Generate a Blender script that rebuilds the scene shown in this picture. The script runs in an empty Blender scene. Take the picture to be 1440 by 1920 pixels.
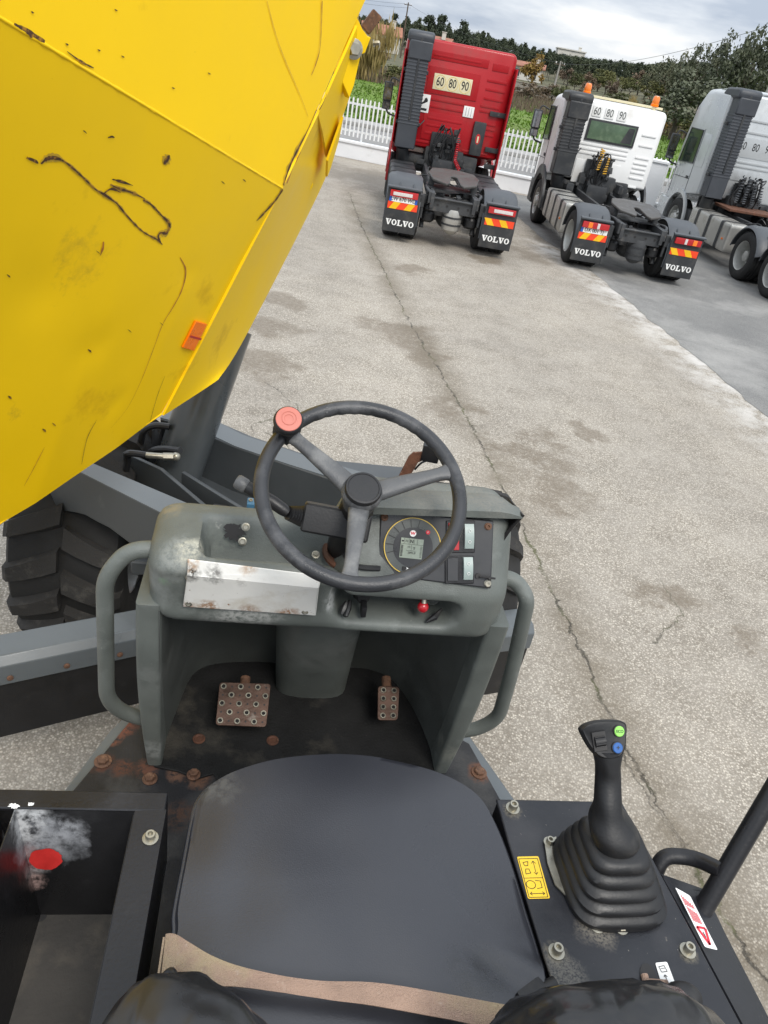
import bpy, bmesh, math, random
from mathutils import Vector, Matrix, Euler, noise as mnoise
R_ = math.radians
rnd = random.Random(7)
scene = bpy.context.scene
COL = scene.collection

# ------------------------------------------------------------------ camera
PITCH, ROLL, CAM_H, FPX = R_(31.62), R_(10.83), 3.15, 1400.0
_f = Vector((0, math.cos(PITCH), -math.sin(PITCH))); _r = Vector((1, 0, 0)); _u = _r.cross(_f)
CR = _r * math.cos(ROLL) + _u * math.sin(ROLL); CU = -_r * math.sin(ROLL) + _u * math.cos(ROLL)
cam_data = bpy.data.cameras.new('camera'); cam = bpy.data.objects.new('camera', cam_data); COL.objects.link(cam)
mw = Matrix.Identity(4)
for i, v in enumerate((CR, CU, -_f)):
    for j in range(3): mw[j][i] = v[j]
mw.translation = Vector((0, 0, CAM_H)); cam.matrix_world = mw
cam_data.sensor_fit = 'VERTICAL'; cam_data.sensor_height = 36.0; cam_data.lens = FPX / 1920.0 * 36.0
cam_data.clip_start = 0.02; cam_data.clip_end = 4000
scene.camera = cam
scene.render.resolution_x = 768; scene.render.resolution_y = 1024

# ------------------------------------------------------------------ world: overcast sky
SUN_EL, SUN_AZ = R_(50), R_(152)        # azimuth clockwise from +Y
world = bpy.data.worlds.new('World'); scene.world = world; world.use_nodes = True
nt = world.node_tree; nt.nodes.clear()
wo = nt.nodes.new('ShaderNodeOutputWorld'); bg = nt.nodes.new('ShaderNodeBackground')
sky = nt.nodes.new('ShaderNodeTexSky'); sky.sky_type = 'NISHITA'; sky.sun_disc = False
sky.sun_elevation = SUN_EL; sky.sun_rotation = SUN_AZ; sky.air_density = 1.0; sky.dust_density = 2.0
sc = nt.nodes.new('ShaderNodeVectorMath'); sc.operation = 'SCALE'; sc.inputs['Scale'].default_value = 0.10
nt.links.new(sky.outputs[0], sc.inputs[0])
tc = nt.nodes.new('ShaderNodeTexCoord'); mp = nt.nodes.new('ShaderNodeMapping')
mp.inputs['Scale'].default_value = (1.6, 1.6, 7.0); mp.inputs['Location'].default_value = (0.35, 0.2, 0.1)
nt.links.new(tc.outputs['Generated'], mp.inputs[0])
nz = nt.nodes.new('ShaderNodeTexNoise'); nz.inputs['Scale'].default_value = 2.3; nz.inputs['Detail'].default_value = 7
nz.inputs['Roughness'].default_value = 0.55
nt.links.new(mp.outputs[0], nz.inputs[0])
cr = nt.nodes.new('ShaderNodeValToRGB'); e = cr.color_ramp.elements
e[0].position = 0.40; e[0].color = (0.42, 0.48, 0.57, 1); e[1].position = 0.66; e[1].color = (0.92, 0.92, 0.90, 1)
m_ = e.new(0.53); m_.color = (0.64, 0.685, 0.74, 1)
nt.links.new(nz.outputs[0], cr.inputs[0])
cov = nt.nodes.new('ShaderNodeMapRange'); cov.inputs[1].default_value = 0.24; cov.inputs[2].default_value = 0.40
cov.inputs[3].default_value = 0.75; cov.inputs[4].default_value = 1.0
nt.links.new(nz.outputs[0], cov.inputs[0])
mx = nt.nodes.new('ShaderNodeMix'); mx.data_type = 'RGBA'
nt.links.new(cov.outputs[0], mx.inputs[0]); nt.links.new(sc.outputs[0], mx.inputs[6]); nt.links.new(cr.outputs[0], mx.inputs[7])
# overcast sky: cloud deck brightens evenly from the horizon to the zenith
sxyz = nt.nodes.new('ShaderNodeSeparateXYZ'); nt.links.new(tc.outputs['Generated'], sxyz.inputs[0])
zr = nt.nodes.new('ShaderNodeMapRange'); zr.inputs[1].default_value = 0.0; zr.inputs[2].default_value = 1.0; zr.inputs[3].default_value = 0.70; zr.inputs[4].default_value = 1.55
nt.links.new(sxyz.outputs[2], zr.inputs[0])
vsc = nt.nodes.new('ShaderNodeVectorMath'); vsc.operation = 'SCALE'; nt.links.new(mx.outputs[2], vsc.inputs[0]); nt.links.new(zr.outputs[0], vsc.inputs['Scale'])
nt.links.new(vsc.outputs[0], bg.inputs[0]); bg.inputs[1].default_value = 1.0
nt.links.new(bg.outputs[0], wo.inputs[0])

sd = bpy.data.lights.new('sun', 'SUN'); sd.energy = 1.5; sd.angle = R_(22); sd.color = (1.0, 0.95, 0.88)
so = bpy.data.objects.new('sun', sd); COL.objects.link(so)
sdir = Vector((math.sin(SUN_AZ) * math.cos(SUN_EL), math.cos(SUN_AZ) * math.cos(SUN_EL), math.sin(SUN_EL)))
so.rotation_euler = sdir.to_track_quat('Z', 'Y').to_euler()
vs = scene.view_settings; vs.view_transform = 'Standard'; vs.look = 'None'; vs.exposure = 0.72; vs.gamma = 1.0
vs.use_curve_mapping = False

# ------------------------------------------------------------------ measuring helpers (survey of the photograph)
PD = R_(-11.2)                     # heading of the dumper, clockwise from the camera's azimuth
def ray(u, v): return (_f * FPX + CR * (u - 720) + CU * (960 - v)).normalized()
def to_l(p): c, s = math.cos(PD), math.sin(PD); return Vector((p[0]*c - p[1]*s, p[0]*s + p[1]*c, p[2]))
def to_w(q): c, s = math.cos(PD), math.sin(PD); return Vector((q[0]*c + q[1]*s, -q[0]*s + q[1]*c, q[2]))
def L(u, v, z=None, x=None, y=None):            # a point of the dumper, in the dumper's own metres
    d = to_l(ray(u, v)); c0 = Vector((0, 0, CAM_H))
    t = (z - CAM_H) / d.z if z is not None else (y / d.y if y is not None else x / d.x)
    return c0 + d * t
def Lp(u, v, p0, n):                            # a point on a dumper panel through p0 with normal n
    d = to_l(ray(u, v)); c0 = Vector((0, 0, CAM_H)); return c0 + d * ((p0 - c0).dot(n) / d.dot(n))
def W(u, v, z=0.0):
    d = ray(u, v); return Vector((0, 0, CAM_H)) + d * ((z - CAM_H) / d.z)

# ------------------------------------------------------------------ mesh helpers
def lerp(a, b, t): return a + (b - a) * t
def sstep(a, b, x):
    t = min(1, max(0, (x - a) / (b - a))); return t * t * (3 - 2 * t)
class MB:
    def __init__(s): s.bm = bmesh.new()
    def add(s, V, F, mi=0):
        vs_ = [s.bm.verts.new(v) for v in V]
        for f in F:
            try:
                q = s.bm.faces.new([vs_[i] for i in f]); q.material_index = mi
            except ValueError: pass
        return s
    def box(s, c, size, rot=None, bev=0.0, seg=2, mi=0):
        t = bmesh.new(); bmesh.ops.create_cube(t, size=1.0)
        for v in t.verts: v.co = Vector((v.co.x * size[0], v.co.y * size[1], v.co.z * size[2]))
        if bev > 0: bmesh.ops.bevel(t, geom=list(t.edges), offset=bev, segments=seg, profile=0.7, affect='EDGES')
        m = (rot.to_matrix() if isinstance(rot, Euler) else rot) if rot is not None else Matrix.Identity(3)
        t.verts.index_update()
        s.add([m @ v.co + Vector(c) for v in t.verts], [[v.index for v in f.verts] for f in t.faces], mi); t.free(); return s
    def tube(s, pts, r, n=12, closed=False, cap=True, mi=0):
        P = [Vector(p) for p in pts]; m = len(P); rr = r if isinstance(r, (list, tuple)) else [r] * m
        T = []
        for i in range(m):
            a = P[(i - 1) % m] if (closed or i > 0) else P[i]; b = P[(i + 1) % m] if (closed or i < m - 1) else P[i]
            T.append((b - a).normalized())
        up = Vector((0, 0, 1)) if abs(T[0].z) < 0.9 else Vector((1, 0, 0)); N = T[0].cross(up).normalized()
        V = []
        for i in range(m):
            if i > 0:
                ax = T[i - 1].cross(T[i])
                if ax.length > 1e-7: N = Matrix.Rotation(T[i - 1].angle(T[i]), 3, ax.normalized()) @ N
                N = (N - T[i] * N.dot(T[i])).normalized()
            B = T[i].cross(N)
            for k in range(n):
                a = 2 * math.pi * k / n; V.append(P[i] + (N * math.cos(a) + B * math.sin(a)) * rr[i])
        F = []
        for i in range(m if closed else m - 1):
            for k in range(n):
                F.append([i * n + k, i * n + (k + 1) % n, ((i + 1) % m) * n + (k + 1) % n, ((i + 1) % m) * n + k])
        if cap and not closed: F.append(list(range(n - 1, -1, -1))); F.append([(m - 1) * n + k for k in range(n)])
        return s.add(V, F, mi)
    def lathe(s, prof, M=None, n=24, closed=False, mi=0, cap=True):
        M = M or Matrix.Identity(4); V = []; F = []; m = len(prof)
        for r, h in prof:
            for k in range(n):
                a = 2 * math.pi * k / n; V.append(M @ Vector((r * math.cos(a), r * math.sin(a), h)))
        for i in range(m if closed else m - 1):
            for k in range(n):
                j = (i + 1) % m; F.append([i * n + k, i * n + (k + 1) % n, j * n + (k + 1) % n, j * n + k])
        if not closed and cap:
            if prof[0][0] > 1e-6: F.append(list(range(n - 1, -1, -1)))
            if prof[-1][0] > 1e-6: F.append([(m - 1) * n + k for k in range(n)])
        return s.add(V, F, mi)
    def prism(s, pts, vec, mi=0):
        P = [Vector(p) for p in pts]; vec = Vector(vec); n = len(P)
        return s.add(P + [p + vec for p in P], [list(range(n - 1, -1, -1)), [n + i for i in range(n)]] + [[i, (i + 1) % n, n + (i + 1) % n, n + i] for i in range(n)], mi)
    def plate(s, pts, th, mi=0):
        P = [Vector(p) for p in pts]; nn = Vector()
        for i in range(len(P)): nn += (P[i] - P[0]).cross(P[(i + 1) % len(P)] - P[0])
        return s.prism(P, -nn.normalized() * th, mi)
    def grid(s, rows, cu=False, cv=False, mi=0):
        m, n = len(rows), len(rows[0]); V = [p for r in rows for p in r]; F = []
        for i in range(m if cu else m - 1):
            for j in range(n if cv else n - 1):
                F.append([i * n + j, i * n + (j + 1) % n, ((i + 1) % m) * n + (j + 1) % n, ((i + 1) % m) * n + j])
        return s.add(V, F, mi)
    def ball(s, c, r, sc_=(1, 1, 1), nu=16, nv=10, mi=0):
        c = Vector(c); rows = []
        for i in range(nv + 1):
            t = math.pi * i / nv; rows.append([c + Vector((sc_[0] * r * math.sin(t) * math.cos(2 * math.pi * j / nu), sc_[1] * r * math.sin(t) * math.sin(2 * math.pi * j / nu), sc_[2] * r * math.cos(t))) for j in range(nu)])
        return s.grid(rows, cv=True, mi=mi)
    def hexbolt(s, p, n, r=0.012, h=0.01, washer=True, mi=0):
        M = Matrix.Translation(Vector(p)) @ Vector(n).to_track_quat('Z', 'Y').to_matrix().to_4x4()
        if washer: s.lathe([(r * 1.45, 0), (r * 1.45, r * .2), (r * 1.3, r * .25)], M, 16, mi=mi)
        s.lathe([(r, r * .2), (r, h), (r * .85, h * 1.15)], M, 6, mi=mi); return s
    def capscrew(s, p, n, r=0.008, h=0.012, mi=0):
        M = Matrix.Translation(Vector(p)) @ Vector(n).to_track_quat('Z', 'Y').to_matrix().to_4x4()
        s.lathe([(r * 1.6, 0), (r * 1.6, .002), (r * 1.1, .0025)], M, 18, mi=mi)
        s.lathe([(r, .002), (r, h), (r * .92, h + .0015), (r * .55, h + .0015), (r * .5, h - .005), (0, h - .005)], M, 18, mi=mi); return s
def build(name, mb, mat, parent=None, off=None, smooth=35, bevel=0.0, solid=0.0, loc=None):
    bm = mb.bm; bmesh.ops.remove_doubles(bm, verts=bm.verts, dist=1e-6)
    bmesh.ops.recalc_face_normals(bm, faces=bm.faces)
    if off is not None:
        for v in bm.verts: v.co -= off
    me = bpy.data.meshes.new(name); bm.to_mesh(me); bm.free()
    for m in (mat if isinstance(mat, (list, tuple)) else [mat]): me.materials.append(m)
    if smooth:
        me.shade_smooth(); me.set_sharp_from_angle(angle=R_(smooth))
    o = bpy.data.objects.new(name, me); COL.objects.link(o)
    if parent is not None: o.parent = parent
    if loc is not None: o.location = loc
    if solid:
        md = o.modifiers.new('solid', 'SOLIDIFY'); md.thickness = solid; md.offset = 0
        if smooth: es = o.modifiers.new('split', 'EDGE_SPLIT'); es.split_angle = R_(max(smooth, 40)); es.use_edge_sharp = True
    if bevel:
        md = o.modifiers.new('bevel', 'BEVEL'); md.width = bevel; md.segments = 2; md.limit_method = 'ANGLE'; md.angle_limit = R_(40)
    return o
def tag(o, label=None, cat=None, group=None, kind=None):
    if label: o['label'] = label
    if cat: o['category'] = cat
    if group: o['group'] = group
    if kind: o['kind'] = kind
    return o
def empty(name, loc, rz=0):
    o = bpy.data.objects.new(name, None); COL.objects.link(o); o.location = loc; o.rotation_euler = (0, 0, rz); o.empty_display_size = .2
    return o
def copy_tree(o, parent=None):
    c = o.copy(); COL.objects.link(c); c.parent = parent
    for ch in o.children: copy_tree(ch, c)
    return c
def smooth_path(P, k=6, closed=False):
    P = [Vector(p) for p in P]; n = len(P); out = []
    rng = range(n) if closed else range(n - 1)
    for i in rng:
        p0 = P[(i - 1) % n] if closed or i > 0 else P[i]; p1 = P[i]; p2 = P[(i + 1) % n]
        p3 = P[(i + 2) % n] if closed or i < n - 2 else p2
        for j in range(k):
            t = j / k
            out.append(0.5 * ((2 * p1) + (p2 - p0) * t + (2 * p0 - 5 * p1 + 4 * p2 - p3) * t * t + (3 * p1 - p0 - 3 * p2 + p3) * t ** 3))
    if not closed: out.append(P[-1])
    return out
def fillet(P, r, k=5):
    P = [Vector(p) for p in P]; out = [P[0]]
    for i in range(1, len(P) - 1):
        a, b, c = P[i - 1], P[i], P[i + 1]; d1 = (a - b); d2 = (c - b); q = min(r, d1.length * .48, d2.length * .48)
        p1 = b + d1.normalized() * q; p2 = b + d2.normalized() * q
        for j in range(k + 1):
            t = j / k; out.append((1 - t) ** 2 * p1 + 2 * t * (1 - t) * b + t * t * p2)
    out.append(P[-1]); return out
def text_mesh(txt, size, depth=0.001, bold=0.0):
    cu = bpy.data.curves.new('lettering', 'FONT'); cu.body = txt; cu.size = size; cu.extrude = depth; cu.offset = bold
    cu.align_x = 'CENTER'; cu.align_y = 'CENTER'; cu.resolution_u = 4
    t = bpy.data.objects.new('lettering', cu); COL.objects.link(t)
    me = bpy.data.meshes.new_from_object(t.evaluated_get(bpy.context.evaluated_depsgraph_get()))
    bpy.data.objects.remove(t); bpy.data.curves.remove(cu); return me
def lettering(name, txt, size, M, mat, parent, sx=1.0, off=None, bold=0.0, depth=.001):
    me = text_mesh(txt, size, depth, bold); S = Matrix.Diagonal((sx, 1, 1, 1)); me.transform(M @ S)
    if off is not None: me.transform(Matrix.Translation(-off))
    me.materials.clear(); me.materials.append(mat)
    o = bpy.data.objects.new(name, me); COL.objects.link(o); o.parent = parent; return o
def frame_M(o, xdir, up):        # text plane: x along xdir, y along up
    x = Vector(xdir).normalized(); y = (Vector(up) - x * Vector(up).dot(x)).normalized(); z = x.cross(y)
    M = Matrix.Identity(4)
    for i, v in enumerate((x, y, z)):
        for j in range(3): M[j][i] = v[j]
    M.translation = Vector(o); return M

# ------------------------------------------------------------------ materials
def mat_new(name):
    m = bpy.data.materials.new(name); m.use_nodes = True; t = m.node_tree
    return m, t, t.nodes['Principled BSDF']
def nnode(t, typ, **kw):
    n = t.nodes.new(typ)
    for k, v in kw.items(): setattr(n, k, v)
    return n
def rgba(c): return (c[0], c[1], c[2], 1)
def add_noise(t, co, scale, detail=4, rough=.55, stretch=None, seed=0.0):
    n = nnode(t, 'ShaderNodeTexNoise'); n.inputs['Scale'].default_value = scale; n.inputs['Detail'].default_value = detail; n.inputs['Roughness'].default_value = rough
    mp_ = nnode(t, 'ShaderNodeMapping'); mp_.inputs['Location'].default_value = (seed, seed * 1.7, seed * .6)
    if stretch: mp_.inputs['Scale'].default_value = stretch
    t.links.new(co, mp_.inputs[0]); t.links.new(mp_.outputs[0], n.inputs[0]); return n.outputs[0]
def maprange(t, val, a, b, c=0., d=1.):
    n = nnode(t, 'ShaderNodeMapRange'); n.inputs[1].default_value = a; n.inputs[2].default_value = b; n.inputs[3].default_value = c; n.inputs[4].default_value = d
    t.links.new(val, n.inputs[0]); return n.outputs[0]
def mixc(t, fac, a, b, blend='MIX'):
    n = nnode(t, 'ShaderNodeMix'); n.data_type = 'RGBA'; n.blend_type = blend
    for k, x in ((0, fac), (6, a), (7, b)):
        if isinstance(x, (int, float)): n.inputs[k].default_value = x
        elif isinstance(x, tuple): n.inputs[k].default_value = rgba(x)
        else: t.links.new(x, n.inputs[k])
    return n.outputs[2]
def mathn(t, op, a, b=None):
    n = nnode(t, 'ShaderNodeMath', operation=op)
    for k, x in ((0, a), (1, b)):
        if x is None: continue
        if isinstance(x, (int, float)): n.inputs[k].default_value = x
        else: t.links.new(x, n.inputs[k])
    return n.outputs[0]
SEED = [0.0]
def pm(name, col, rough=.5, metal=0., var=.15, vs_=6., bump=0., bs=80., wear=(), coat=0., spec=.5, rvar=.12, stretch=None, blots=()):
    """painted / moulded / bare surface; wear = (colour, noise scale, lo, hi[, roughness[, stretch]]) patches"""
    m, t, b = mat_new(name); SEED[0] += 3.17
    co = nnode(t, 'ShaderNodeTexCoord').outputs['Object']
    n1 = add_noise(t, co, vs_, 5, .6, stretch, SEED[0])
    c = mixc(t, maprange(t, n1, .3, .7), tuple(x * (1 - var) for x in col), tuple(min(1, x * (1 + var)) for x in col))
    r = maprange(t, n1, .3, .7, max(.03, rough - rvar), min(1, rough + rvar))
    for i, wv in enumerate(wear):
        st = wv[5] if len(wv) > 5 else None
        f = maprange(t, add_noise(t, co, wv[1], 6, .65, st, SEED[0] + 5 + i * 2.3), wv[2], wv[3])
        c = mixc(t, f, c, tuple(wv[0]))
        if len(wv) > 4 and wv[4] is not None:
            q = nnode(t, 'ShaderNodeMix'); t.links.new(f, q.inputs[0]); t.links.new(r, q.inputs[2]); q.inputs[3].default_value = wv[4]; r = q.outputs[0]
    if blots:
        wn = nnode(t, 'ShaderNodeTexNoise'); wn.inputs['Scale'].default_value = 14; wn.inputs['Detail'].default_value = 6; wn.inputs['Roughness'].default_value = .7; t.links.new(co, wn.inputs[0])
        w0 = nnode(t, 'ShaderNodeVectorMath', operation='SUBTRACT'); t.links.new(wn.outputs['Color'], w0.inputs[0]); w0.inputs[1].default_value = (.5, .5, .5)
    for i, (ctr, rad, bcol, amt, nsc, brough) in enumerate(blots):
        w1 = nnode(t, 'ShaderNodeVectorMath', operation='SCALE'); t.links.new(w0.outputs[0], w1.inputs[0]); w1.inputs['Scale'].default_value = rad * 1.6
        w2 = nnode(t, 'ShaderNodeVectorMath', operation='ADD'); t.links.new(co, w2.inputs[0]); t.links.new(w1.outputs[0], w2.inputs[1])
        d = nnode(t, 'ShaderNodeVectorMath', operation='DISTANCE'); t.links.new(w2.outputs[0], d.inputs[0]); d.inputs[1].default_value = tuple(ctr)
        f = mathn(t, 'MULTIPLY', maprange(t, d.outputs['Value'], rad, rad * .45), maprange(t, add_noise(t, co, nsc, 5, .7, None, SEED[0] + 31 + i), .38, .55, 0, amt))
        c = mixc(t, f, c, tuple(bcol))
        q = nnode(t, 'ShaderNodeMix'); t.links.new(f, q.inputs[0]); t.links.new(r, q.inputs[2]); q.inputs[3].default_value = brough; r = q.outputs[0]
    t.links.new(c, b.inputs['Base Color']); t.links.new(r, b.inputs['Roughness'])
    b.inputs['Metallic'].default_value = metal; b.inputs['Coat Weight'].default_value = coat; b.inputs['Coat Roughness'].default_value = .08
    b.inputs['Specular IOR Level'].default_value = spec
    if bump:
        bn = nnode(t, 'ShaderNodeBump'); bn.inputs['Strength'].default_value = bump; bn.inputs['Distance'].default_value = .004
        t.links.new(add_noise(t, co, bs, 3, .5, None, SEED[0] + 1), bn.inputs['Height']); t.links.new(bn.outputs[0], b.inputs['Normal'])
    return m
OFF = Vector((.17, 1.6, 0))
RUST = (.16, .055, .022); DUST = (.34, .29, .23); BLK = (.012, .012, .013)
MT = {}
MT['yellow'] = pm('yellow_paint', (.90, .575, .002), .48, var=.035, vs_=1.6, bump=.03, bs=14, coat=.0, spec=.25, wear=[((.10, .055, .02), 34, .735, .755, .7), ((.60, .33, .004), 2.6, .62, .80, .6), ((.06, .035, .02), 90, .75, .765, .7)],
    blots=[(L(95, 440, y=2.28) - OFF, .17, (.40, .25, .02), .55, 26, .7), (L(40, 470, y=2.22) - OFF, .14, (.42, .26, .02), .5, 34, .7), (L(110, 520, y=2.3) - OFF, .10, (.38, .24, .02), .5, 44, .7), (L(5, 750, y=2.2) - OFF, .07, (.20, .12, .03), .7, 40, .7), (L(40, 320, y=2.2) - OFF, .10, (.24, .14, .02), .4, 120, .7)])
MT['yellow_worn'] = pm('yellow_scuffed', (.74, .43, .012), .45, var=.12, vs_=5, wear=[((.22, .13, .03), 9, .55, .7, .7), ((.05, .03, .02), 60, .68, .72, .7)])
MT['scratch'] = pm('scratch_dark', (.060, .026, .010), .8, var=.6, vs_=40, wear=[((.35, .17, .01), 60, .52, .62)])
MT['scratch_rust'] = pm('scratch_rust', (.36, .12, .02), .8, var=.4, vs_=30)
MT['scratch_pale'] = pm('scratch_pale', (.55, .34, .02), .7, var=.3, vs_=30)
MT['grey'] = pm('frame_grey_paint', (.052, .058, .062), .42, var=.12, vs_=3, bump=.06, bs=60, coat=.1, wear=[((.09, .10, .10), 5, .6, .75, .5), ((.02, .02, .02), 50, .72, .75, .7)])
MT['grey_lt'] = pm('frame_grey_light', (.095, .108, .116), .38, var=.1, vs_=4, bump=.05, bs=60, coat=.2, wear=[((.16, .07, .035), 6, .70, .73, .8), (RUST, 40, .74, .77, .8)])
DB = lambda u, v, z, rad, col, amt=1.0, nsc=60, ro=.8: (L(u, v, z=z) - OFF, rad, col, amt, nsc, ro)
MT['plastic'] = pm('dash_moulding', (.116, .128, .118), .5, var=.20, vs_=6, bump=.25, bs=420, wear=[((.20, .215, .205), 7, .56, .74, .6), ((.045, .05, .047), 3.5, .6, .78, .5), ((.26, .265, .245), 34, .68, .76, .8)],
    blots=[DB(352, 1036, 2.235, .034, (.50, .48, .38), .85, 110), DB(378, 1026, 2.24, .026, (.46, .45, .37), .8, 110), DB(335, 1040, 2.23, .05, (.24, .25, .23), .7, 90), DB(322, 1075, 2.18, .030, (.16, .30, .15), .8), DB(335, 1096, 2.16, .016, (.02, .02, .02)), DB(630, 1120, 2.15, .040, (.42, .43, .42), .9), DB(640, 1085, 2.20, .030, (.02, .022, .024), .9), DB(450, 1158, 2.08, .09, (.40, .40, .38), .7, 90), DB(320, 960, 2.25, .035, (.24, .20, .12), .7), DB(790, 935, 2.355, .09, (.20, .195, .175), .7, 200), DB(900, 935, 2.355, .09, (.20, .195, .175), .7, 200), DB(650, 1190, 1.95, .12, (.15, .155, .145), .6, 30), DB(610, 1235, 1.8, .12, (.15, .155, .145), .6, 30), DB(288, 1400, 1.58, .05, (.26, .27, .26), .6), DB(845, 1400, 1.6, .05, (.26, .26, .22), .6), DB(290, 1250, 1.85, .10, (.14, .15, .14), .7, 40), DB(420, 1010, 2.2, .06, (.17, .19, .17), .7, 30)])
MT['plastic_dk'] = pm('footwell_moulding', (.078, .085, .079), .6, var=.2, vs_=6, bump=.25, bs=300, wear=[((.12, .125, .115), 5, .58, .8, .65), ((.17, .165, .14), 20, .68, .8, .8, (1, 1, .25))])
MT['bleach'] = pm('dash_bleached', (.46, .45, .38), .75, var=.2, vs_=30)
MT['alloy'] = pm('bare_plate', (.76, .75, .71), .45, metal=.12, var=.08, vs_=5, bump=.08, bs=120, wear=[((.50, .44, .34), 5, .55, .75, .5), ((.22, .09, .03), 46, .68, .72, .8), ((.05, .035, .025), 90, .71, .73, .8)],
    blots=[DB(360, 1072, 2.215, .025, (.03, .025, .02), 1, 90), DB(400, 1074, 2.215, .03, (.03, .025, .02), .9, 90), DB(455, 1078, 2.213, .025, (.04, .03, .02), .8, 120), DB(352, 1128, 2.12, .03, (.26, .10, .03), 1, 80), DB(392, 1136, 2.12, .03, (.28, .12, .03), .9, 80), DB(470, 1142, 2.12, .03, (.25, .12, .05), .7, 100), DB(540, 1146, 2.12, .03, (.28, .12, .04), .9, 100), DB(590, 1130, 2.14, .025, (.28, .12, .04), .9, 100), DB(347, 1090, 2.18, .02, (.20, .08, .03), .9, 100), DB(350, 1052, 2.238, .03, (.42, .22, .08), .8, 80), DB(470, 1060, 2.238, .03, (.42, .24, .10), .7, 80)])
MT['black'] = pm('black_paint', (.014, .014, .016), .36, spec=.35, var=.25, vs_=5, bump=.12, bs=160, wear=[((.045, .045, .049), 5, .54, .76, .55), ((.18, .16, .13), 45, .71, .76, .8)])
MT['floorp'] = pm('floor_black_paint', (.022, .022, .024), .55, spec=.3, var=.25, vs_=5, bump=.15, bs=160, wear=[((.07, .068, .065), 5, .5, .74, .7), ((.18, .16, .13), 45, .70, .76, .8), ((.14, .06, .03), 9, .68, .74, .9)],
    blots=[DB(192, 1436, 1.5, .035, (.085, .035, .02)), DB(230, 1442, 1.5, .035, (.09, .04, .025)), DB(275, 1442, 1.5, .035, (.10, .045, .03)), DB(330, 1452, 1.5, .030, (.13, .07, .045)), DB(370, 1462, 1.5, .035, (.13, .07, .045)), DB(415, 1452, 1.5, .03, (.15, .10, .07), .8), DB(232, 1362, 1.5, .04, (.17, .065, .04)), DB(212, 1385, 1.5, .03, (.15, .06, .035)), DB(898, 1449, 1.5, .04, (.16, .07, .04)), DB(915, 1430, 1.5, .03, (.2, .09, .05), .8), DB(340, 1530, 1.5, .05, (.10, .05, .03), .6)])
MT['boxfl'] = pm('box_floor_dirt', (.045, .041, .036), .8, var=.35, vs_=6, bump=.3, bs=120, wear=[((.11, .095, .075), 6, .5, .72, .9), ((.20, .17, .12), 40, .68, .74, .9)])
MT['boxin'] = pm('box_inside_paint', (.010, .010, .011), .35, var=.3, vs_=6, bump=.1, bs=120, wear=[((.035, .035, .037), 5, .55, .8, .5), ((.14, .13, .11), 50, .72, .77, .9)],
    blots=[DB(85, 1560, 1.87, .075, (.24, .25, .27), 1, 26, .6), DB(60, 1530, 1.92, .05, (.50, .51, .52), 1, 40, .6), DB(120, 1545, 1.9, .05, (.30, .31, .33), .9, 40, .6), DB(55, 1600, 1.83, .045, (.33, .30, .30), .9, 40, .6), DB(62, 1640, 1.78, .03, (.36, .25, .23), .9, 50, .6), DB(15, 1600, 1.85, .06, (.16, .02, .02), .6, 20, .5)])
MT['console'] = pm('console_black', (.018, .019, .023), .33, spec=.4, var=.2, vs_=6, bump=.08, bs=200, wear=[((.042, .042, .046), 4, .5, .78, .5), ((.30, .27, .22), 22, .69, .78, .85), ((.40, .37, .32), 150, .69, .74, .9)],
    blots=[DB(961, 1520, 1.95, .022, (.26, .23, .17), .55, 160), DB(1043, 1790, 1.95, .025, (.26, .23, .17), .55, 160), DB(1289, 1788, 1.95, .020, (.26, .23, .17), .55, 160), DB(1120, 1745, 1.95, .04, (.28, .25, .20), .45, 220), DB(1060, 1840, 1.95, .05, (.28, .26, .22), .4, 300)])
MT['rubber'] = pm('black_rubber', (.010, .010, .011), .46, var=.25, vs_=9, bump=.1, bs=200, wear=[((.05, .047, .043), 8, .62, .85, .75)])
MT['mat'] = pm('floor_rubber', (.015, .015, .015), .75, spec=.25, var=.3, vs_=8, bump=.5, bs=140, wear=[((.075, .068, .055), 5, .55, .8, .9), ((.13, .11, .09), 60, .70, .78, .95)])
MT['rust'] = pm('rusty_steel', (.12, .050, .028), .85, var=.4, vs_=14, bump=.5, bs=120, wear=[((.07, .035, .02), 12, .5, .7), ((.33, .23, .16), 20, .66, .76)])
MT['rust_dk'] = pm('rusty_bolt', (.12, .06, .035), .8, var=.4, vs_=60, bump=.4, bs=200, wear=[((.22, .12, .07), 50, .55, .7)])
MT['pedal'] = pm('pedal_steel', (.105, .062, .046), .5, metal=.45, var=.40, vs_=16, bump=.2, bs=120, wear=[((.36, .33, .29), 12, .60, .74, .35)])
MT['steel'] = pm('zinc_steel', (.36, .34, .28), .38, metal=.8, var=.2, vs_=30)
MT['vinyl'] = pm('seat_vinyl', (.024, .025, .031), .30, var=.06, vs_=3, bump=.10, bs=420, spec=.65, rvar=.04, wear=[((.22, .215, .20), 75, .735, .755, .8), ((.16, .155, .15), 28, .74, .76, .8, (1, .15, 1))],
    blots=[DB(410, 1470, 1.955, .05, (.10, .095, .080), .5, 60), DB(900, 1820, 1.965, .06, (.012, .012, .013), .7, 20, .2)])
MT['vinyl_gl'] = pm('seat_vinyl_glossy', (.018, .018, .019), .22, var=.2, vs_=4, bump=.05, bs=60, wear=[((.10, .075, .02), 5, .62, .75, .4)])  # yellowish patches put the yellow reflections into the vinyl's colour
MT['belt'] = pm('seat_belt_webbing', (.36, .245, .185), .9, var=.16, vs_=16, bump=.9, bs=480, wear=[((.42, .35, .20), 3, .56, .72), ((.22, .14, .11), 22, .60, .78), ((.46, .36, .29), 60, .62, .74)])
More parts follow.
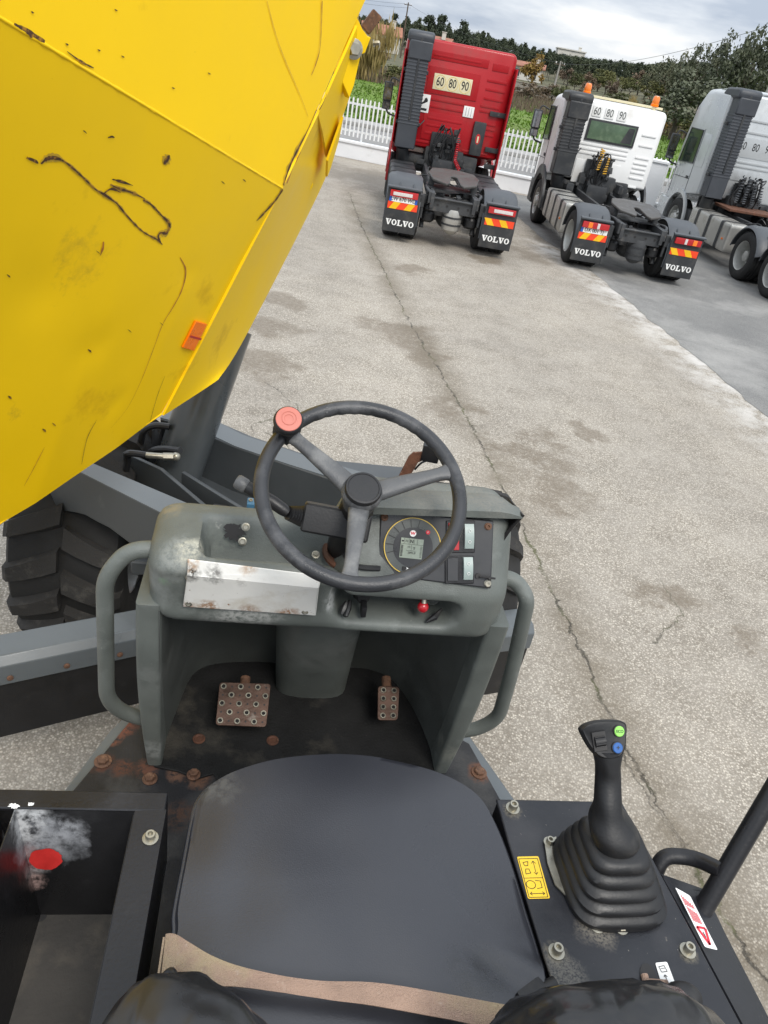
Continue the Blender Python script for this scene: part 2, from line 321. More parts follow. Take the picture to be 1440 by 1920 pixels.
MT['wheelgrip'] = pm('steering_rim', (.026, .027, .030), .36, var=.25, vs_=9, bump=.2, bs=380, wear=[((.095, .096, .100), 8, .50, .70, .5), ((.20, .20, .20), 50, .68, .74, .7), ((.05, .03, .015), 12, .66, .74, .6)])
MT['spoke'] = pm('steering_spoke', (.085, .087, .090), .5, var=.2, vs_=14, bump=.2, bs=300, wear=[((.19, .19, .185), 12, .50, .70, .6), ((.035, .036, .038), 9, .60, .72, .5)])
MT['knobred'] = pm('knob_coral', (.50, .15, .11), .45, var=.06, vs_=20)
MT['red'] = pm('red_plastic', (.42, .012, .020), .25, var=.1, vs_=20, coat=.4)
MT['redspray'] = pm('red_spray_paint', (.50, .025, .022), .5, var=.25, vs_=16)
MT['greyspray'] = pm('grey_filler', (.20, .215, .23), .6, var=.3, vs_=14, wear=[((.45, .46, .47), 16, .58, .7, .7), ((.05, .05, .055), 12, .6, .68)])
MT['white'] = pm('white_print', (.78, .78, .76), .5, var=.03)
MT['whitewall'] = pm('white_wall_paint', (.72, .73, .74), .75, var=.06, vs_=1.2, bump=.15, bs=30, wear=[((.50, .49, .46), 1.6, .62, .8, .8), ((.40, .38, .33), 9, .72, .8)])
MT['gloss_white'] = pm('fence_white', (.76, .77, .77), .45, var=.04, vs_=4)
MT['decal_yel'] = pm('decal_yellow', (.80, .53, .03), .45, var=.05, vs_=20, wear=[((.5, .42, .3), 60, .7, .76)])
MT['ink'] = pm('black_print', (.016, .015, .015), .6, var=.1)
MT['redink'] = pm('red_print', (.62, .03, .05), .55, var=.1)
MT['lcd'] = pm('lcd_screen', (.28, .32, .26), .25, var=.06, vs_=20)
MT['dial'] = pm('dial_grey', (.085, .092, .088), .35, var=.06, vs_=20)
MT['dial_dk'] = pm('dial_dark', (.030, .031, .034), .35, var=.06, vs_=20)
MT['gold'] = pm('dial_ring', (.70, .48, .08), .4, var=.05)
MT['rocker'] = pm('rocker_grey', (.30, .36, .34), .4, var=.08, vs_=30)
MT['blue'] = pm('blue_button', (.02, .10, .32), .3, var=.1)
MT['green'] = pm('green_button', (.25, .62, .10), .35, var=.05)
MT['orange'] = pm('orange_reflector', (.98, .20, .002), .30, var=.08, vs_=30, coat=.0, spec=.3, bump=.3, bs=300)
MT['cyl'] = pm('cylinder_grey', (.062, .069, .072), .33, var=.12, vs_=4, coat=.3, bump=.04, bs=40)
MT['hose'] = pm('hose_rubber', (.015, .015, .016), .42, var=.2, vs_=20)
MT['bluebox'] = pm('blue_fitting', (.04, .12, .20), .4, var=.2, vs_=30)
# tyres
MT['tyre'] = pm('tyre_rubber', (.011, .011, .011), .78, var=.25, vs_=6, bump=.3, bs=90, wear=[((.035, .033, .030), 5, .58, .82, .9)])
MT['lug'] = pm('tyre_lug_dusty', (.020, .019, .018), .85, var=.3, vs_=8, bump=.5, bs=110, wear=[((.055, .052, .047), 9, .54, .68, .95)])
MT['rim'] = pm('rim_silver', (.42, .42, .40), .42, metal=.5, var=.15, vs_=6, wear=[((.16, .13, .10), 6, .6, .75, .7)])

def ground_concrete():
    m, t, b = mat_new('concrete_yard'); tcn = nnode(t, 'ShaderNodeTexCoord'); co = tcn.outputs['Object']
    # exposed aggregate pebbles
    vo = nnode(t, 'ShaderNodeTexVoronoi'); vo.inputs['Scale'].default_value = 84; t.links.new(co, vo.inputs['Vector'])
    vo.inputs['Randomness'].default_value = 1
    sep = nnode(t, 'ShaderNodeSeparateColor'); t.links.new(vo.outputs['Color'], sep.inputs[0])
    peb = nnode(t, 'ShaderNodeValToRGB'); el = peb.color_ramp.elements
    el[0].position = 0; el[0].color = (.21, .180, .145, 1); el[1].position = 1; el[1].color = (.62, .57, .49, 1)
    q = el.new(.45); q.color = (.36, .33, .285, 1); q = el.new(.75); q.color = (.44, .40, .345, 1)
    t.links.new(sep.outputs[0], peb.inputs[0])
    gap = maprange(t, vo.outputs['Distance'], .30, .62)
    c = mixc(t, mathn(t, 'MULTIPLY', gap, .75), peb.outputs[0], (.17, .15, .12))
    big = add_noise(t, co, .55, 6, .62, None, 3.1)
    c = mixc(t, 1.0, c, mixc(t, maprange(t, big, .32, .68), (.80, .79, .78), (1.15, 1.14, 1.12)), 'MULTIPLY')
    med = add_noise(t, co, 2.6, 6, .7, None, 9.4)
    c = mixc(t, maprange(t, med, .35, .72, 0, .45), c, (.42, .385, .335))          # cement laitance left on top
    # smoother screeded patches
    # damp / organic stains following the crack and in blots
    stain_n = add_noise(t, co, 1.3, 12, .80, None, 21.0)
    blots = [(-.24, 9.7, .55), (.15, 9.0, .35), (1.25, 6.8, .55), (2.25, 4.6, .28), (2.8, 4.3, .2), (-1.85, 10.0, .35), (.65, 7.4, .45), (-1.6, 7.7, .45), (-1.75, 8.9, .4), (1.45, 6.0, .4), (2.0, 7.6, .18), (-.3, 13.1, .35), (2.3, 16.5, 1.0), (2.75, 18.2, .9), (-.6, 21.0, 2.2), (-2.6, 22.5, 1.6), (.6, 16.3, .5), (1.0, 14.9, .35)]
    warp = nnode(t, 'ShaderNodeTexNoise'); warp.inputs['Scale'].default_value = 2.2; warp.inputs['Detail'].default_value = 5; t.links.new(co, warp.inputs[0])
    wv = nnode(t, 'ShaderNodeVectorMath', operation='SUBTRACT'); t.links.new(warp.outputs['Color'], wv.inputs[0]); wv.inputs[1].default_value = (.5, .5, .5)
    ws = nnode(t, 'ShaderNodeVectorMath', operation='SCALE'); t.links.new(wv.outputs[0], ws.inputs[0]); ws.inputs['Scale'].default_value = .9
    wa = nnode(t, 'ShaderNodeVectorMath', operation='ADD'); t.links.new(co, wa.inputs[0]); t.links.new(ws.outputs[0], wa.inputs[1])
    acc = None
    for x, y, r in blots:
        d = nnode(t, 'ShaderNodeVectorMath', operation='DISTANCE'); t.links.new(wa.outputs[0], d.inputs[0]); d.inputs[1].default_value = (x, y, 0)
        k = maprange(t, d.outputs['Value'], r * 1.35, r * .5)
        acc = k if acc is None else mathn(t, 'MAXIMUM', acc, k)
    st = maprange(t, mathn(t, 'MULTIPLY', acc, maprange(t, stain_n, .36, .56)), .22, .62)
    st2 = mathn(t, 'MULTIPLY', maprange(t, stain_n, .60, .66), .40)
    st = mathn(t, 'MAXIMUM', st, st2)
    c = mixc(t, mathn(t, 'MULTIPLY', st, maprange(t, add_noise(t, co, 22, 5, .7, None, 6.0), .3, .62, .35, .78)), c, (.135, .104, .068))
    # cracks: distance to a warped polyline
    wj = nnode(t, 'ShaderNodeTexNoise'); wj.inputs['Scale'].default_value = 5; wj.inputs['Detail'].default_value = 6; wj.inputs['Roughness'].default_value = .7; t.links.new(co, wj.inputs[0])
    w2 = nnode(t, 'ShaderNodeVectorMath', operation='SUBTRACT'); t.links.new(wj.outputs['Color'], w2.inputs[0]); w2.inputs[1].default_value = (.5, .5, .5)
    w3 = nnode(t, 'ShaderNodeVectorMath', operation='SCALE'); t.links.new(w2.outputs[0], w3.inputs[0]); w3.inputs['Scale'].default_value = .22
    w4 = nnode(t, 'ShaderNodeVectorMath', operation='ADD'); t.links.new(co, w4.inputs[0]); t.links.new(w3.outputs[0], w4.inputs[1])
    sx = nnode(t, 'ShaderNodeSeparateXYZ'); t.links.new(w4.outputs[0], sx.inputs[0])
    def segdist(a, b_):
        ax, ay = a; dx, dy = b_[0] - ax, b_[1] - ay; ln2 = dx * dx + dy * dy
        px = mathn(t, 'SUBTRACT', sx.outputs[0], ax); py = mathn(t, 'SUBTRACT', sx.outputs[1], ay)
        tt = mathn(t, 'DIVIDE', mathn(t, 'ADD', mathn(t, 'MULTIPLY', px, dx), mathn(t, 'MULTIPLY', py, dy)), ln2)
        cl = nnode(t, 'ShaderNodeClamp'); t.links.new(tt, cl.inputs[0])
        ex = mathn(t, 'SUBTRACT', px, mathn(t, 'MULTIPLY', cl.outputs[0], dx)); ey = mathn(t, 'SUBTRACT', py, mathn(t, 'MULTIPLY', cl.outputs[0], dy))
        return mathn(t, 'SQRT', mathn(t, 'ADD', mathn(t, 'MULTIPLY', ex, ex), mathn(t, 'MULTIPLY', ey, ey)))
    main = [(-2.29, 19.41), (-1.8, 16.97), (-1.07, 13.88), (-.17, 10.23), (.30, 8.58), (.70, 7.21), (1.16, 5.2), (1.44, 3.91), (1.59, 3.16), (1.80, 2.5), (2.05, 1.8), (2.6, .2)]
    side = [[(1.52, 3.3), (1.62, 2.9), (1.82, 2.4)], [(-1.0, 6.6), (-1.35, 6.2), (-1.2, 5.6)], [(-1.1, 6.4), (-.6, 6.3)], [(-1.45, 7.2), (-1.0, 6.7)], [(-1.2, 6.1), (-.75, 5.7)], [(2.2, 5.0), (2.3, 4.5), (2.0, 4.1)]]
    dm = None
    for a, b_ in zip(main[:-1], main[1:]):
        d = segdist(a, b_); dm = d if dm is None else mathn(t, 'MINIMUM', dm, d)
    ds = None
    for ln in side:
        for a, b_ in zip(ln[:-1], ln[1:]):
            d = segdist(a, b_); ds = d if ds is None else mathn(t, 'MINIMUM', ds, d)
    halo = mathn(t, 'MULTIPLY', maprange(t, dm, .34, .03), maprange(t, stain_n, .36, .56))
    c = mixc(t, mathn(t, 'MULTIPLY', halo, .62), c, (.125, .10, .066))
    crk = mathn(t, 'MAXIMUM', maprange(t, dm, .014, .004), mathn(t, 'MULTIPLY', maprange(t, ds, .010, .003), .8))
    moss = mixc(t, maprange(t, add_noise(t, co, 3, 3, .5, None, 2.0), .45, .6), (.035, .030, .022), (.07, .075, .022))
    crk = mathn(t, 'MULTIPLY', crk, maprange(t, add_noise(t, co, 4.5, 4, .6, None, 12.0), .36, .55, .25, 1.0))
    c = mixc(t, mathn(t, 'MULTIPLY', crk, .85), c, moss)
    # pale dust along the asphalt joint
    dj = None
    jt = [(5.0, 5), (4.5, 9.02), (4.11, 11.19), (3.68, 13.13), (3.2, 15.3), (2.4, 17.3)]
    for a, b_ in zip(jt[:-1], jt[1:]):
        d = segdist(a, b_); dj = d if dj is None else mathn(t, 'MINIMUM', dj, d)
    pale = mathn(t, 'MULTIPLY', maprange(t, dj, .75, .05), maprange(t, med, .40, .60))
    c = mixc(t, mathn(t, 'MULTIPLY', pale, .7), c, (.60, .58, .55))
    t.links.new(c, b.inputs['Base Color'])
    rr = mixc(t, st, (.85, .85, .85), (.62, .62, .62)); t.links.new(rr, b.inputs['Roughness'])
    bn = nnode(t, 'ShaderNodeBump'); bn.inputs['Strength'].default_value = .55; bn.inputs['Distance'].default_value = .006
    hh = mathn(t, 'SUBTRACT', mathn(t, 'SUBTRACT', 1.0, vo.outputs['Distance']), mathn(t, 'MULTIPLY', crk, 1.5))
    t.links.new(hh, bn.inputs['Height']); t.links.new(bn.outputs[0], b.inputs['Normal'])
    return m
MT['concrete'] = ground_concrete()
def speckle(name, c0, c1, scale, big, stains=None, rough=.9, bump=.4):
    m, t, b = mat_new(name); co = nnode(t, 'ShaderNodeTexCoord').outputs['Object']
    c = mixc(t, maprange(t, add_noise(t, co, scale, 3, .6, None, 1.0), .3, .7), c0, c1)
    c = mixc(t, 1.0, c, mixc(t, maprange(t, add_noise(t, co, big, 6, .65, None, 4.0), .3, .7), (.75, .75, .76), (1.2, 1.19, 1.17)), 'MULTIPLY')
    if stains: c = mixc(t, maprange(t, add_noise(t, co, stains[1], 6, .7, None, 8.0), stains[2], stains[3], 0, stains[4]), c, stains[0])
    t.links.new(c, b.inputs['Base Color']); b.inputs['Roughness'].default_value = rough
    if bump:
        bn = nnode(t, 'ShaderNodeBump'); bn.inputs['Strength'].default_value = bump; bn.inputs['Distance'].default_value = .01
        t.links.new(add_noise(t, co, scale, 3, .6, None, 1.0), bn.inputs['Height']); t.links.new(bn.outputs[0], b.inputs['Normal'])
    return m
MT['asphalt'] = speckle('asphalt_lane', (.125, .124, .120), (.235, .232, .222), 55, .6, ((.36, .35, .33), .5, .50, .70, .6))
MT['road'] = speckle('road_asphalt', (.17, .165, .16), (.25, .245, .24), 30, .3)
MT['kerb'] = speckle('kerb_concrete', (.27, .265, .26), (.36, .355, .345), 10, .5)
MT['grass'] = speckle('meadow_grass', (.065, .125, .009), (.120, .200, .016), 5, .16, ((.18, .19, .055), .16, .5, .7, .6), .95, .5)
MT['terrain'] = speckle('rough_ground', (.055, .065, .028), (.13, .115, .065), .5, .02, ((.16, .13, .085), .05, .5, .65, .7), .95, .5)
MT['blade'] = pm('grass_blade', (.075, .135, .016), .9, var=.35, vs_=.4, spec=.1)

# ================================================================== THE SETTING
def sheet(name, poly, z, mat, kind='structure', label=None):
    mb = MB(); mb.add([(x, y, z) for x, y in poly], [list(range(len(poly)))]); o = build(name, mb, mat, smooth=0); o['kind'] = kind; return o
def terrain_z(x, y):
    t = sstep(70, 300, y); z = 5.0 * t + 9 * sstep(260, 900, y)
    z += (mnoise.noise(Vector((x * .012, y * .012, 0))) * 1.6) * sstep(80, 220, y)
    z += 2.6 * sstep(60, 160, y) * sstep(.10, .30, x / max(y, 1))
    return z - .035
FENCE_Y = lambda x: 25.0 - .10 * x                                 # the yard's front boundary
mb = MB(); ys = [25.2 + 1.0 * i for i in range(13)] + [38 + 4 * i for i in range(18)] + [115 + 14 * i for i in range(16)] + [345 + 60 * i for i in range(14)] + [1300, 2600]
rows = []
for y in [-60, 0, 20] + ys:
    hw = 140 + y * .9
    rows.append([Vector((lerp(-hw, hw, k / 60), y, terrain_z(lerp(-hw, hw, k / 60), y))) for k in range(61)])
mb.grid(rows); tag(build('ground', mb, MT['terrain'], smooth=60), kind='structure')
sheet('concrete_yard', [(-60, -40), (60, -40), (60, FENCE_Y(60) + .1), (-60, FENCE_Y(-60) + .1)], 0.0, MT['concrete'])
edge = [(5.3, -40), (5.05, 5), (4.5, 9.02), (4.11, 11.19), (3.68, 13.13), (3.32, 15.06), (3.0, 16.39), (2.41, 18.02), (2.08, 19.64), (1.83, 21.3), (1.6, 24.6)]
ragged = []
for (a, b_) in zip(edge[:-1], edge[1:]):
    n = max(2, int(math.dist(a, b_) / .18))
    for k in range(n):
        t = k / n; x = lerp(a[0], b_[0], t); y = lerp(a[1], b_[1], t); ragged.append((x + .07 * mnoise.noise(Vector((x * 3, y * 3, 1))) + .03 * mnoise.noise(Vector((x * 11, y * 11, 5))), y))
sheet('asphalt_lane', ragged + [edge[-1], (60, FENCE_Y(60)), (60, -40)], 0.004, MT['asphalt'])
sheet('grass_verge', [(-60, FENCE_Y(-60) + .3), (60, FENCE_Y(60) + .3), (60, FENCE_Y(60) + 2.0), (-60, FENCE_Y(-60) + 2.0)], 0.0, MT['grass'])
sheet('road', [(-80, FENCE_Y(-80) + 2.0), (80, FENCE_Y(80) + 2.0), (80, 35.0), (-80, 36.2)], 0.004, MT['road'])
mb = MB(); mb.box((0, 36.6, .07), (180, 1.6, .16), Euler((0, 0, R_(-.4))), bev=.02); tag(build('pavement', mb, MT['kerb']), kind='structure')
mb = MB(); rows = []
for i in range(40):
    y = 37.4 + i * 1.7; rows.append([Vector((lerp(-70, 90, k / 50), y + 3 * mnoise.noise(Vector((k * .35, i * .1, 2))) * (i / 39), terrain_z(lerp(-70, 90, k / 50), y) + .06 + .25 * sstep(38, 70, y))) for k in range(51)])
mb.grid(rows); tag(build('meadow', mb, MT['grass'], smooth=60), kind='structure')
# grass tufts on the meadow (uncountable)
mb = MB()
V = []; F = []
for i in range(26000):
    y = 37.6 + 62 * rnd.random() ** 1.6; x = rnd.uniform(-.22, .42) * y; z = terrain_z(x, y) + .05 + .25 * sstep(38, 70, y)
    h = rnd.uniform(.05, .14) * (1.5 if mnoise.noise(Vector((x * .2, y * .2, 0))) > .1 else .8); a = rnd.uniform(0, math.pi); w = rnd.uniform(.03, .09)
    dx, dy = math.cos(a) * w, math.sin(a) * w; lx, ly = rnd.uniform(-.1, .1), rnd.uniform(-.1, .1); k = len(V)
    V += [(x - dx, y - dy, z), (x + dx, y + dy, z), (x + lx, y + ly, z + h)]; F.append((k, k + 1, k + 2))
me = bpy.data.meshes.new('meadow_grass'); me.from_pydata(V, [], F); me.materials.append(MT['blade'])
o = bpy.data.objects.new('meadow_grass', me); COL.objects.link(o); tag(o, 'short green meadow grass beyond the road', 'grass', kind='stuff')

# ---- low wall and picket fence
wall = empty('boundary_wall', (0, FENCE_Y(0), 0), math.atan(-.10)); tag(wall, 'low white rendered wall carrying the picket fence', 'wall')
mb = MB(); mb.box((4, .12, .21), (44, .22, .42)); build('wall_face', mb, MT['whitewall'], wall, bevel=.01)
mb = MB(); mb.box((4, .12, .46), (44, .30, .075)); build('coping', mb, MT['whitewall'], wall, bevel=.012)
fence = empty('picket_fence', (0, FENCE_Y(0), 0), math.atan(-.10)); tag(fence, 'white metal picket fence standing on the low white wall', 'fence')
pk = None; rp = MB()
for i in range(150):
    x = -8 + .132 * i
    if pk is None:
        mb = MB(); mb.prism([(-.022, -.016, 0), (.022, -.016, 0), (.022, -.016, 1.02), (0, -.016, 1.06), (-.022, -.016, 1.02)], (0, .032, 0)); pk = build('picket', mb, MT['gloss_white'], fence, smooth=0); o = pk
    else: o = pk.copy(); COL.objects.link(o)
    o.location = (x, .12 - .055, .62 + rnd.uniform(-.004, .004))
for zz in (.76, 1.50): mb = MB(); mb.box((1.9, .14, zz), (19.9, .04, .06)); build('rail', mb, MT['gloss_white'], fence, bevel=.004)
ps = None
for i in range(9):
    x = -7.2 + .72 * 3 * i * 1.0
    if ps is None: mb = MB(); mb.box((0, 0, .5), (.06, .05, 1.0)); ps = build('post', mb, MT['gloss_white'], fence, bevel=.004); o = ps
    else: o = ps.copy(); COL.objects.link(o)
    o.location = (x, .16, .49)
gp = empty('gate_pillar', (5.95, FENCE_Y(5.95) , 0), math.atan(-.10)); tag(gp, 'square white rendered gate pillar beside the white truck cab', 'pillar')
mb = MB(); mb.box((0, .1, .77), (.45, .40, 1.54)); build('shaft', mb, MT['whitewall'], gp, bevel=.01)
mb = MB(); mb.box((0, .1, 1.58), (.53, .48, .07)); build('cap', mb, MT['whitewall'], gp, bevel=.01)

# ---- trees
def leafmat(name, a, b_):
    m, t, bs = mat_new(name); oi = nnode(t, 'ShaderNodeObjectInfo'); co = nnode(t, 'ShaderNodeTexCoord').outputs['Object']
    n = add_noise(t, co, 1.3, 4, .6, None, 2.0)
    c = mixc(t, maprange(t, n, .3, .7), a, b_)
    c = mixc(t, 1.0, c, mixc(t, oi.outputs['Random'], (.75, .78, .8), (1.25, 1.18, 1.05)), 'MULTIPLY')
    t.links.new(c, bs.inputs['Base Color']); bs.inputs['Roughness'].default_value = .7; bs.inputs['Specular IOR Level'].default_value = .2
    return m
MT['pine'] = leafmat('pine_needles', (.036, .052, .034), (.080, .095, .062)); MT['euca'] = leafmat('hazed_leaves', (.058, .070, .046), (.125, .135, .092))  # grove leaf colour is lightened to paint in distance haze
MT['olive'] = leafmat('olive_leaves', (.075, .088, .055), (.17, .18, .125)); MT['shrub'] = leafmat('shrub_leaves', (.065, .080, .030), (.15, .15, .07))
MT['dry'] = leafmat('dry_reeds', (.17, .13, .055), (.34, .27, .13)); MT['autumn'] = leafmat('autumn_leaves', (.12, .085, .025), (.26, .18, .06)); MT['brush'] = leafmat('bare_brush', (.12, .085, .062), (.22, .17, .125))
MT['bark'] = pm('bark', (.07, .055, .042), .9, var=.4, vs_=5, bump=.6, bs=20)
def crown_mesh(name, seed, n, shape, leaf, mat):
    r = random.Random(seed); V = []; F = []; cl = []
    if shape == 'pine':
        for k in range(30): h = r.random() ** .8; rad = (.34 * (1 - h) ** .7 + .05) * r.uniform(.4, 1.1); a = r.uniform(0, 6.28); cl.append((rad * math.cos(a), rad * math.sin(a), .28 + .70 * h, .10 * (1.2 - h * .6), .07))
    elif shape == 'umbrella':
        for k in range(26): a = r.uniform(0, 6.28); rad = .38 * math.sqrt(r.random()); cl.append((rad * math.cos(a), rad * math.sin(a), .62 + .30 * r.random() * (1 - rad), .13, .09))
    elif shape == 'reed':
        for k in range(26): a = r.uniform(0, 6.28); rad = .5 * math.sqrt(r.random()); cl.append((rad * math.cos(a), rad * math.sin(a), r.uniform(.1, .85), .14, .2))
    else:
        for k in range(26): a = r.uniform(0, 6.28); b = math.acos(r.uniform(-.6, 1)); q = .42 * r.uniform(.45, 1.15); cl.append((q * math.sin(b) * math.cos(a), q * math.sin(b) * math.sin(a), .54 + .95 * q * math.cos(b), .13 * r.uniform(.5, 1.2), .085))
    for i in range(n):
        c = cl[i % len(cl)]; g = [r.gauss(0, .5) for _ in range(3)]
        p = Vector((c[0] + g[0] * c[3], c[1] + g[1] * c[3], c[2] + g[2] * c[4])); s = leaf * r.uniform(.6, 1.4)
        if shape == 'reed': d1 = Vector((r.gauss(0, .15), r.gauss(0, .15), 1)).normalized() * s * 4; d2 = Vector((r.uniform(-1, 1), r.uniform(-1, 1), 0)).normalized() * s * .35
        else:
            d1 = Vector((r.gauss(0, 1), r.gauss(0, 1), r.gauss(0, .7))).normalized() * s; d2 = d1.orthogonal().normalized() * s * .7; d2.rotate(Matrix.Rotation(r.uniform(0, 6.28), 3, d1.normalized()))
        k = len(V); V += [p - d1, p + d2, p + d1, p - d2]; F.append((k, k + 1, k + 2, k + 3))
    me = bpy.data.meshes.new(name); me.from_pydata(V, [], F); me.materials.append(mat)
    return me
def trunk_mesh(seed, r0, top, mat):
    r = random.Random(seed); mb = MB(); pts = [Vector((0, 0, -.02))]
    for k in range(1, 6): pts.append(Vector((r.uniform(-.02, .02) * k, r.uniform(-.02, .02) * k, top * k / 5)))
    mb.tube(pts, [r0 * (1 - .14 * k) for k in range(6)], 7)
    for k in range(5):
        i = r.randint(2, 4); a = r.uniform(0, 6.28); e_ = pts[i] + Vector((math.cos(a) * .26, math.sin(a) * .26, r.uniform(.1, .24))); mb.tube([pts[i], pts[i].lerp(e_, .5) + Vector((0, 0, -.02)), e_], [r0 * .5, r0 * .35, r0 * .15], 5)
    o = build('trunk', mb, mat); me = o.data; bpy.data.objects.remove(o); return me
LIB = {'pine': [(crown_mesh('crown', 10 + k, 1500, 'pine', .034, MT['pine']), trunk_mesh(k, .018, .8, MT['bark'])) for k in range(4)],
       'umbrella': [(crown_mesh('crown', 20 + k, 1400, 'umbrella', .034, MT['pine']), trunk_mesh(k + 9, .02, .8, MT['bark'])) for k in range(3)],
       'euca': [(crown_mesh('crown', 30 + k, 1500, 'round', .024, MT['euca']), trunk_mesh(k + 20, .024, .75, MT['bark'])) for k in range(4)],
       'olive': [(crown_mesh('crown', 40 + k, 3600, 'round', .022, MT['olive']), trunk_mesh(k + 30, .04, .6, MT['bark'])) for k in range(2)],
       'shrub': [(crown_mesh('crown', 50 + k, 1500, 'round', .034, MT['shrub']), trunk_mesh(k + 40, .03, .5, MT['bark'])) for k in range(3)],
       'autumn': [(crown_mesh('crown', 60 + k, 1500, 'round', .034, MT['autumn']), trunk_mesh(k + 50, .03, .6, MT['bark'])) for k in range(2)],
       'brush': [(crown_mesh('crown', 70 + k, 1500, 'round', .034, MT['brush']), trunk_mesh(k + 60, .03, .5, MT['bark'])) for k in range(2)],
       'reed': [(crown_mesh('crown', 80 + k, 1600, 'reed', .035, MT['dry']), None) for k in range(2)]}
KIND = {'pine': ('pine_tree', 'tree', 'dark pine tree in the wood on the far hill'), 'umbrella': ('umbrella_pine', 'tree', 'flat topped dark pine in the wood on the far hill'),
        'euca': ('broadleaf_tree', 'tree', 'tall dark leafy tree in the grove behind the grey truck'), 'olive': ('olive_tree', 'tree', 'broad grey green olive tree on the meadow'),
        'shrub': ('shrub', 'shrub', 'olive green shrub in the rough strip above the meadow'), 'autumn': ('autumn_tree', 'tree', 'yellowing tree in front of the pine wood'),
        'brush': ('bare_shrub', 'shrub', 'bare reddish brown brushwood above the meadow'), 'reed': ('dry_reed_clump', 'plant', 'clump of dry straw coloured reeds above the meadow')}
GRP = {'pine': 'pines on the far hill', 'umbrella': 'umbrella pines on the far hill', 'euca': 'leafy trees of the right grove', 'olive': 'olive trees', 'shrub': 'green shrubs of the rough strip', 'autumn': 'yellowing trees', 'brush': 'bare shrubs of the rough strip', 'reed': 'reed clumps'}
def plant(kind, az, d, h, wide=1.0, label=None, group=True, zoff=0.0):
    x, y = d * math.sin(R_(az)), d * math.cos(R_(az)); nm, cat, lb = KIND[kind]
    cm, tm = rnd.choice(LIB[kind]); t = empty(nm, (x, y, terrain_z(x, y) + zoff), rnd.uniform(0, 6.28)); t.scale = (h * wide, h * wide, h)
    o = bpy.data.objects.new('crown', cm); COL.objects.link(o); o.parent = t
    if tm: o = bpy.data.objects.new('trunk', tm); COL.objects.link(o); o.parent = t
    tag(t, label or lb, cat, GRP[kind] if group else None); return t
def el_h(az, d, el):       # height that reaches elevation el seen from the dumper
    x, y = d * math.sin(R_(az)), d * math.cos(R_(az)); return CAM_H + d * math.tan(R_(el)) - terrain_z(x, y)
sky_el = [(-9, .6), (-6.5, 1.0), (-5, 1.5), (-3, 1.9), (-1, 1.85), (1, 1.7), (3, 1.5), (5, 1.0), (7, .95), (9, 1.35), (10.5, 1.3), (12, 1.6), (14, 2.0), (20, 2.2)]
def sky_at(az):
    for (a, e0), (b_, e1) in zip(sky_el[:-1], sky_el[1:]):
        if a <= az <= b_: return lerp(e0, e1, (az - a) / (b_ - a))
    return 1.2
az = -9.0
while az < 14.5:
    for (d, k) in ((240, 1.0), (222, .95), (200, .75), (180, .42)):
        a = az + rnd.uniform(-.2, .2); kind = 'umbrella' if (rnd.random() < .25 or a > 5.5) and d > 200 else 'pine'
        e_ = sky_at(a) * k + rnd.uniform(-.55, .42); plant(kind, a, d + rnd.uniform(-8, 8), max(4.5, el_h(a, d, e_)), rnd.uniform(.62, 1.05) if kind == 'pine' else rnd.uniform(.75, 1.05))
    az += .46
for a, d, el, w in ((12.6, 126, 2.3, .8), (13.4, 118, 2.9, .62), (14.1, 112, 3.2, .62), (14.9, 120, 3.5, .62), (15.6, 108, 3.9, .62), (16.3, 116, 4.3, .62), (17.1, 106, 4.6, .62), (17.9, 114, 4.3, .66), (18.8, 104, 4.5, .66), (19.8, 110, 4.2, .7), (11.8, 135, 1.8, .8), (13.0, 140, 2.0, 1.0), (15.2, 138, 2.6, .9), (16.8, 142, 3.0, .9), (18.4, 138, 3.0, 1.0), (21.3, 108, 4.0, .8), (23.2, 112, 3.8, .8), (25.2, 110, 3.6, .9)):
    plant('euca', a, d, el_h(a, d, el), w)
plant('olive', 13.9, 72, 5.6, 1.25, 'broad grey green olive tree standing on the meadow behind the grey truck', False)
plant('olive', 17.0, 80, 4.2, 1.1, 'smaller grey green olive tree beside the large one', False)
plant('olive', 19.2, 78, 3.8, 1.1, 'low grey green olive tree by the leaning pole', False)
plant('autumn', 4.2, 120, 4.6, .8, 'yellowing tree rising between the white house and the pine wood', False)
plant('autumn', -3.0, 140, 4.4, 1.0, 'rusty yellow tree beside the red roofed house', False)
plant('autumn', 12.9, 78, 2.3, .9, 'small yellowing tree at the foot of the leafy grove', False)
plant('reed', -6.9, 74, 4.6, .95, 'tall clump of dry straw coloured reeds left of the red truck', False, .1)
plant('reed', -8.3, 78, 3.4, 1.0, 'lower clump of dry reeds behind the raised yellow skip', False, .1)
plant('reed', 10.9, 84, 2.4, .45, 'slim tuft of dry reeds behind the white truck', False, .1)
for i in range(58):
    a = -10 + i * .55 + rnd.uniform(-.25, .25); d = rnd.uniform(78, 118); h = rnd.uniform(1.1, 2.3)
    if a > 13 and d > 95: continue
    plant('brush' if rnd.random() < .5 else 'shrub', a, d, h, rnd.uniform(1.0, 1.8))
for i in range(16):
    a = 6.5 + i * .5; plant('shrub' if i % 3 else 'brush', a, rnd.uniform(125, 160), rnd.uniform(2.4, 4.0), rnd.uniform(1.0, 1.5))
plant('shrub', 9.6, 80, 2.0, 1.0, 'round dark green shrub behind the cab of the white truck', False)
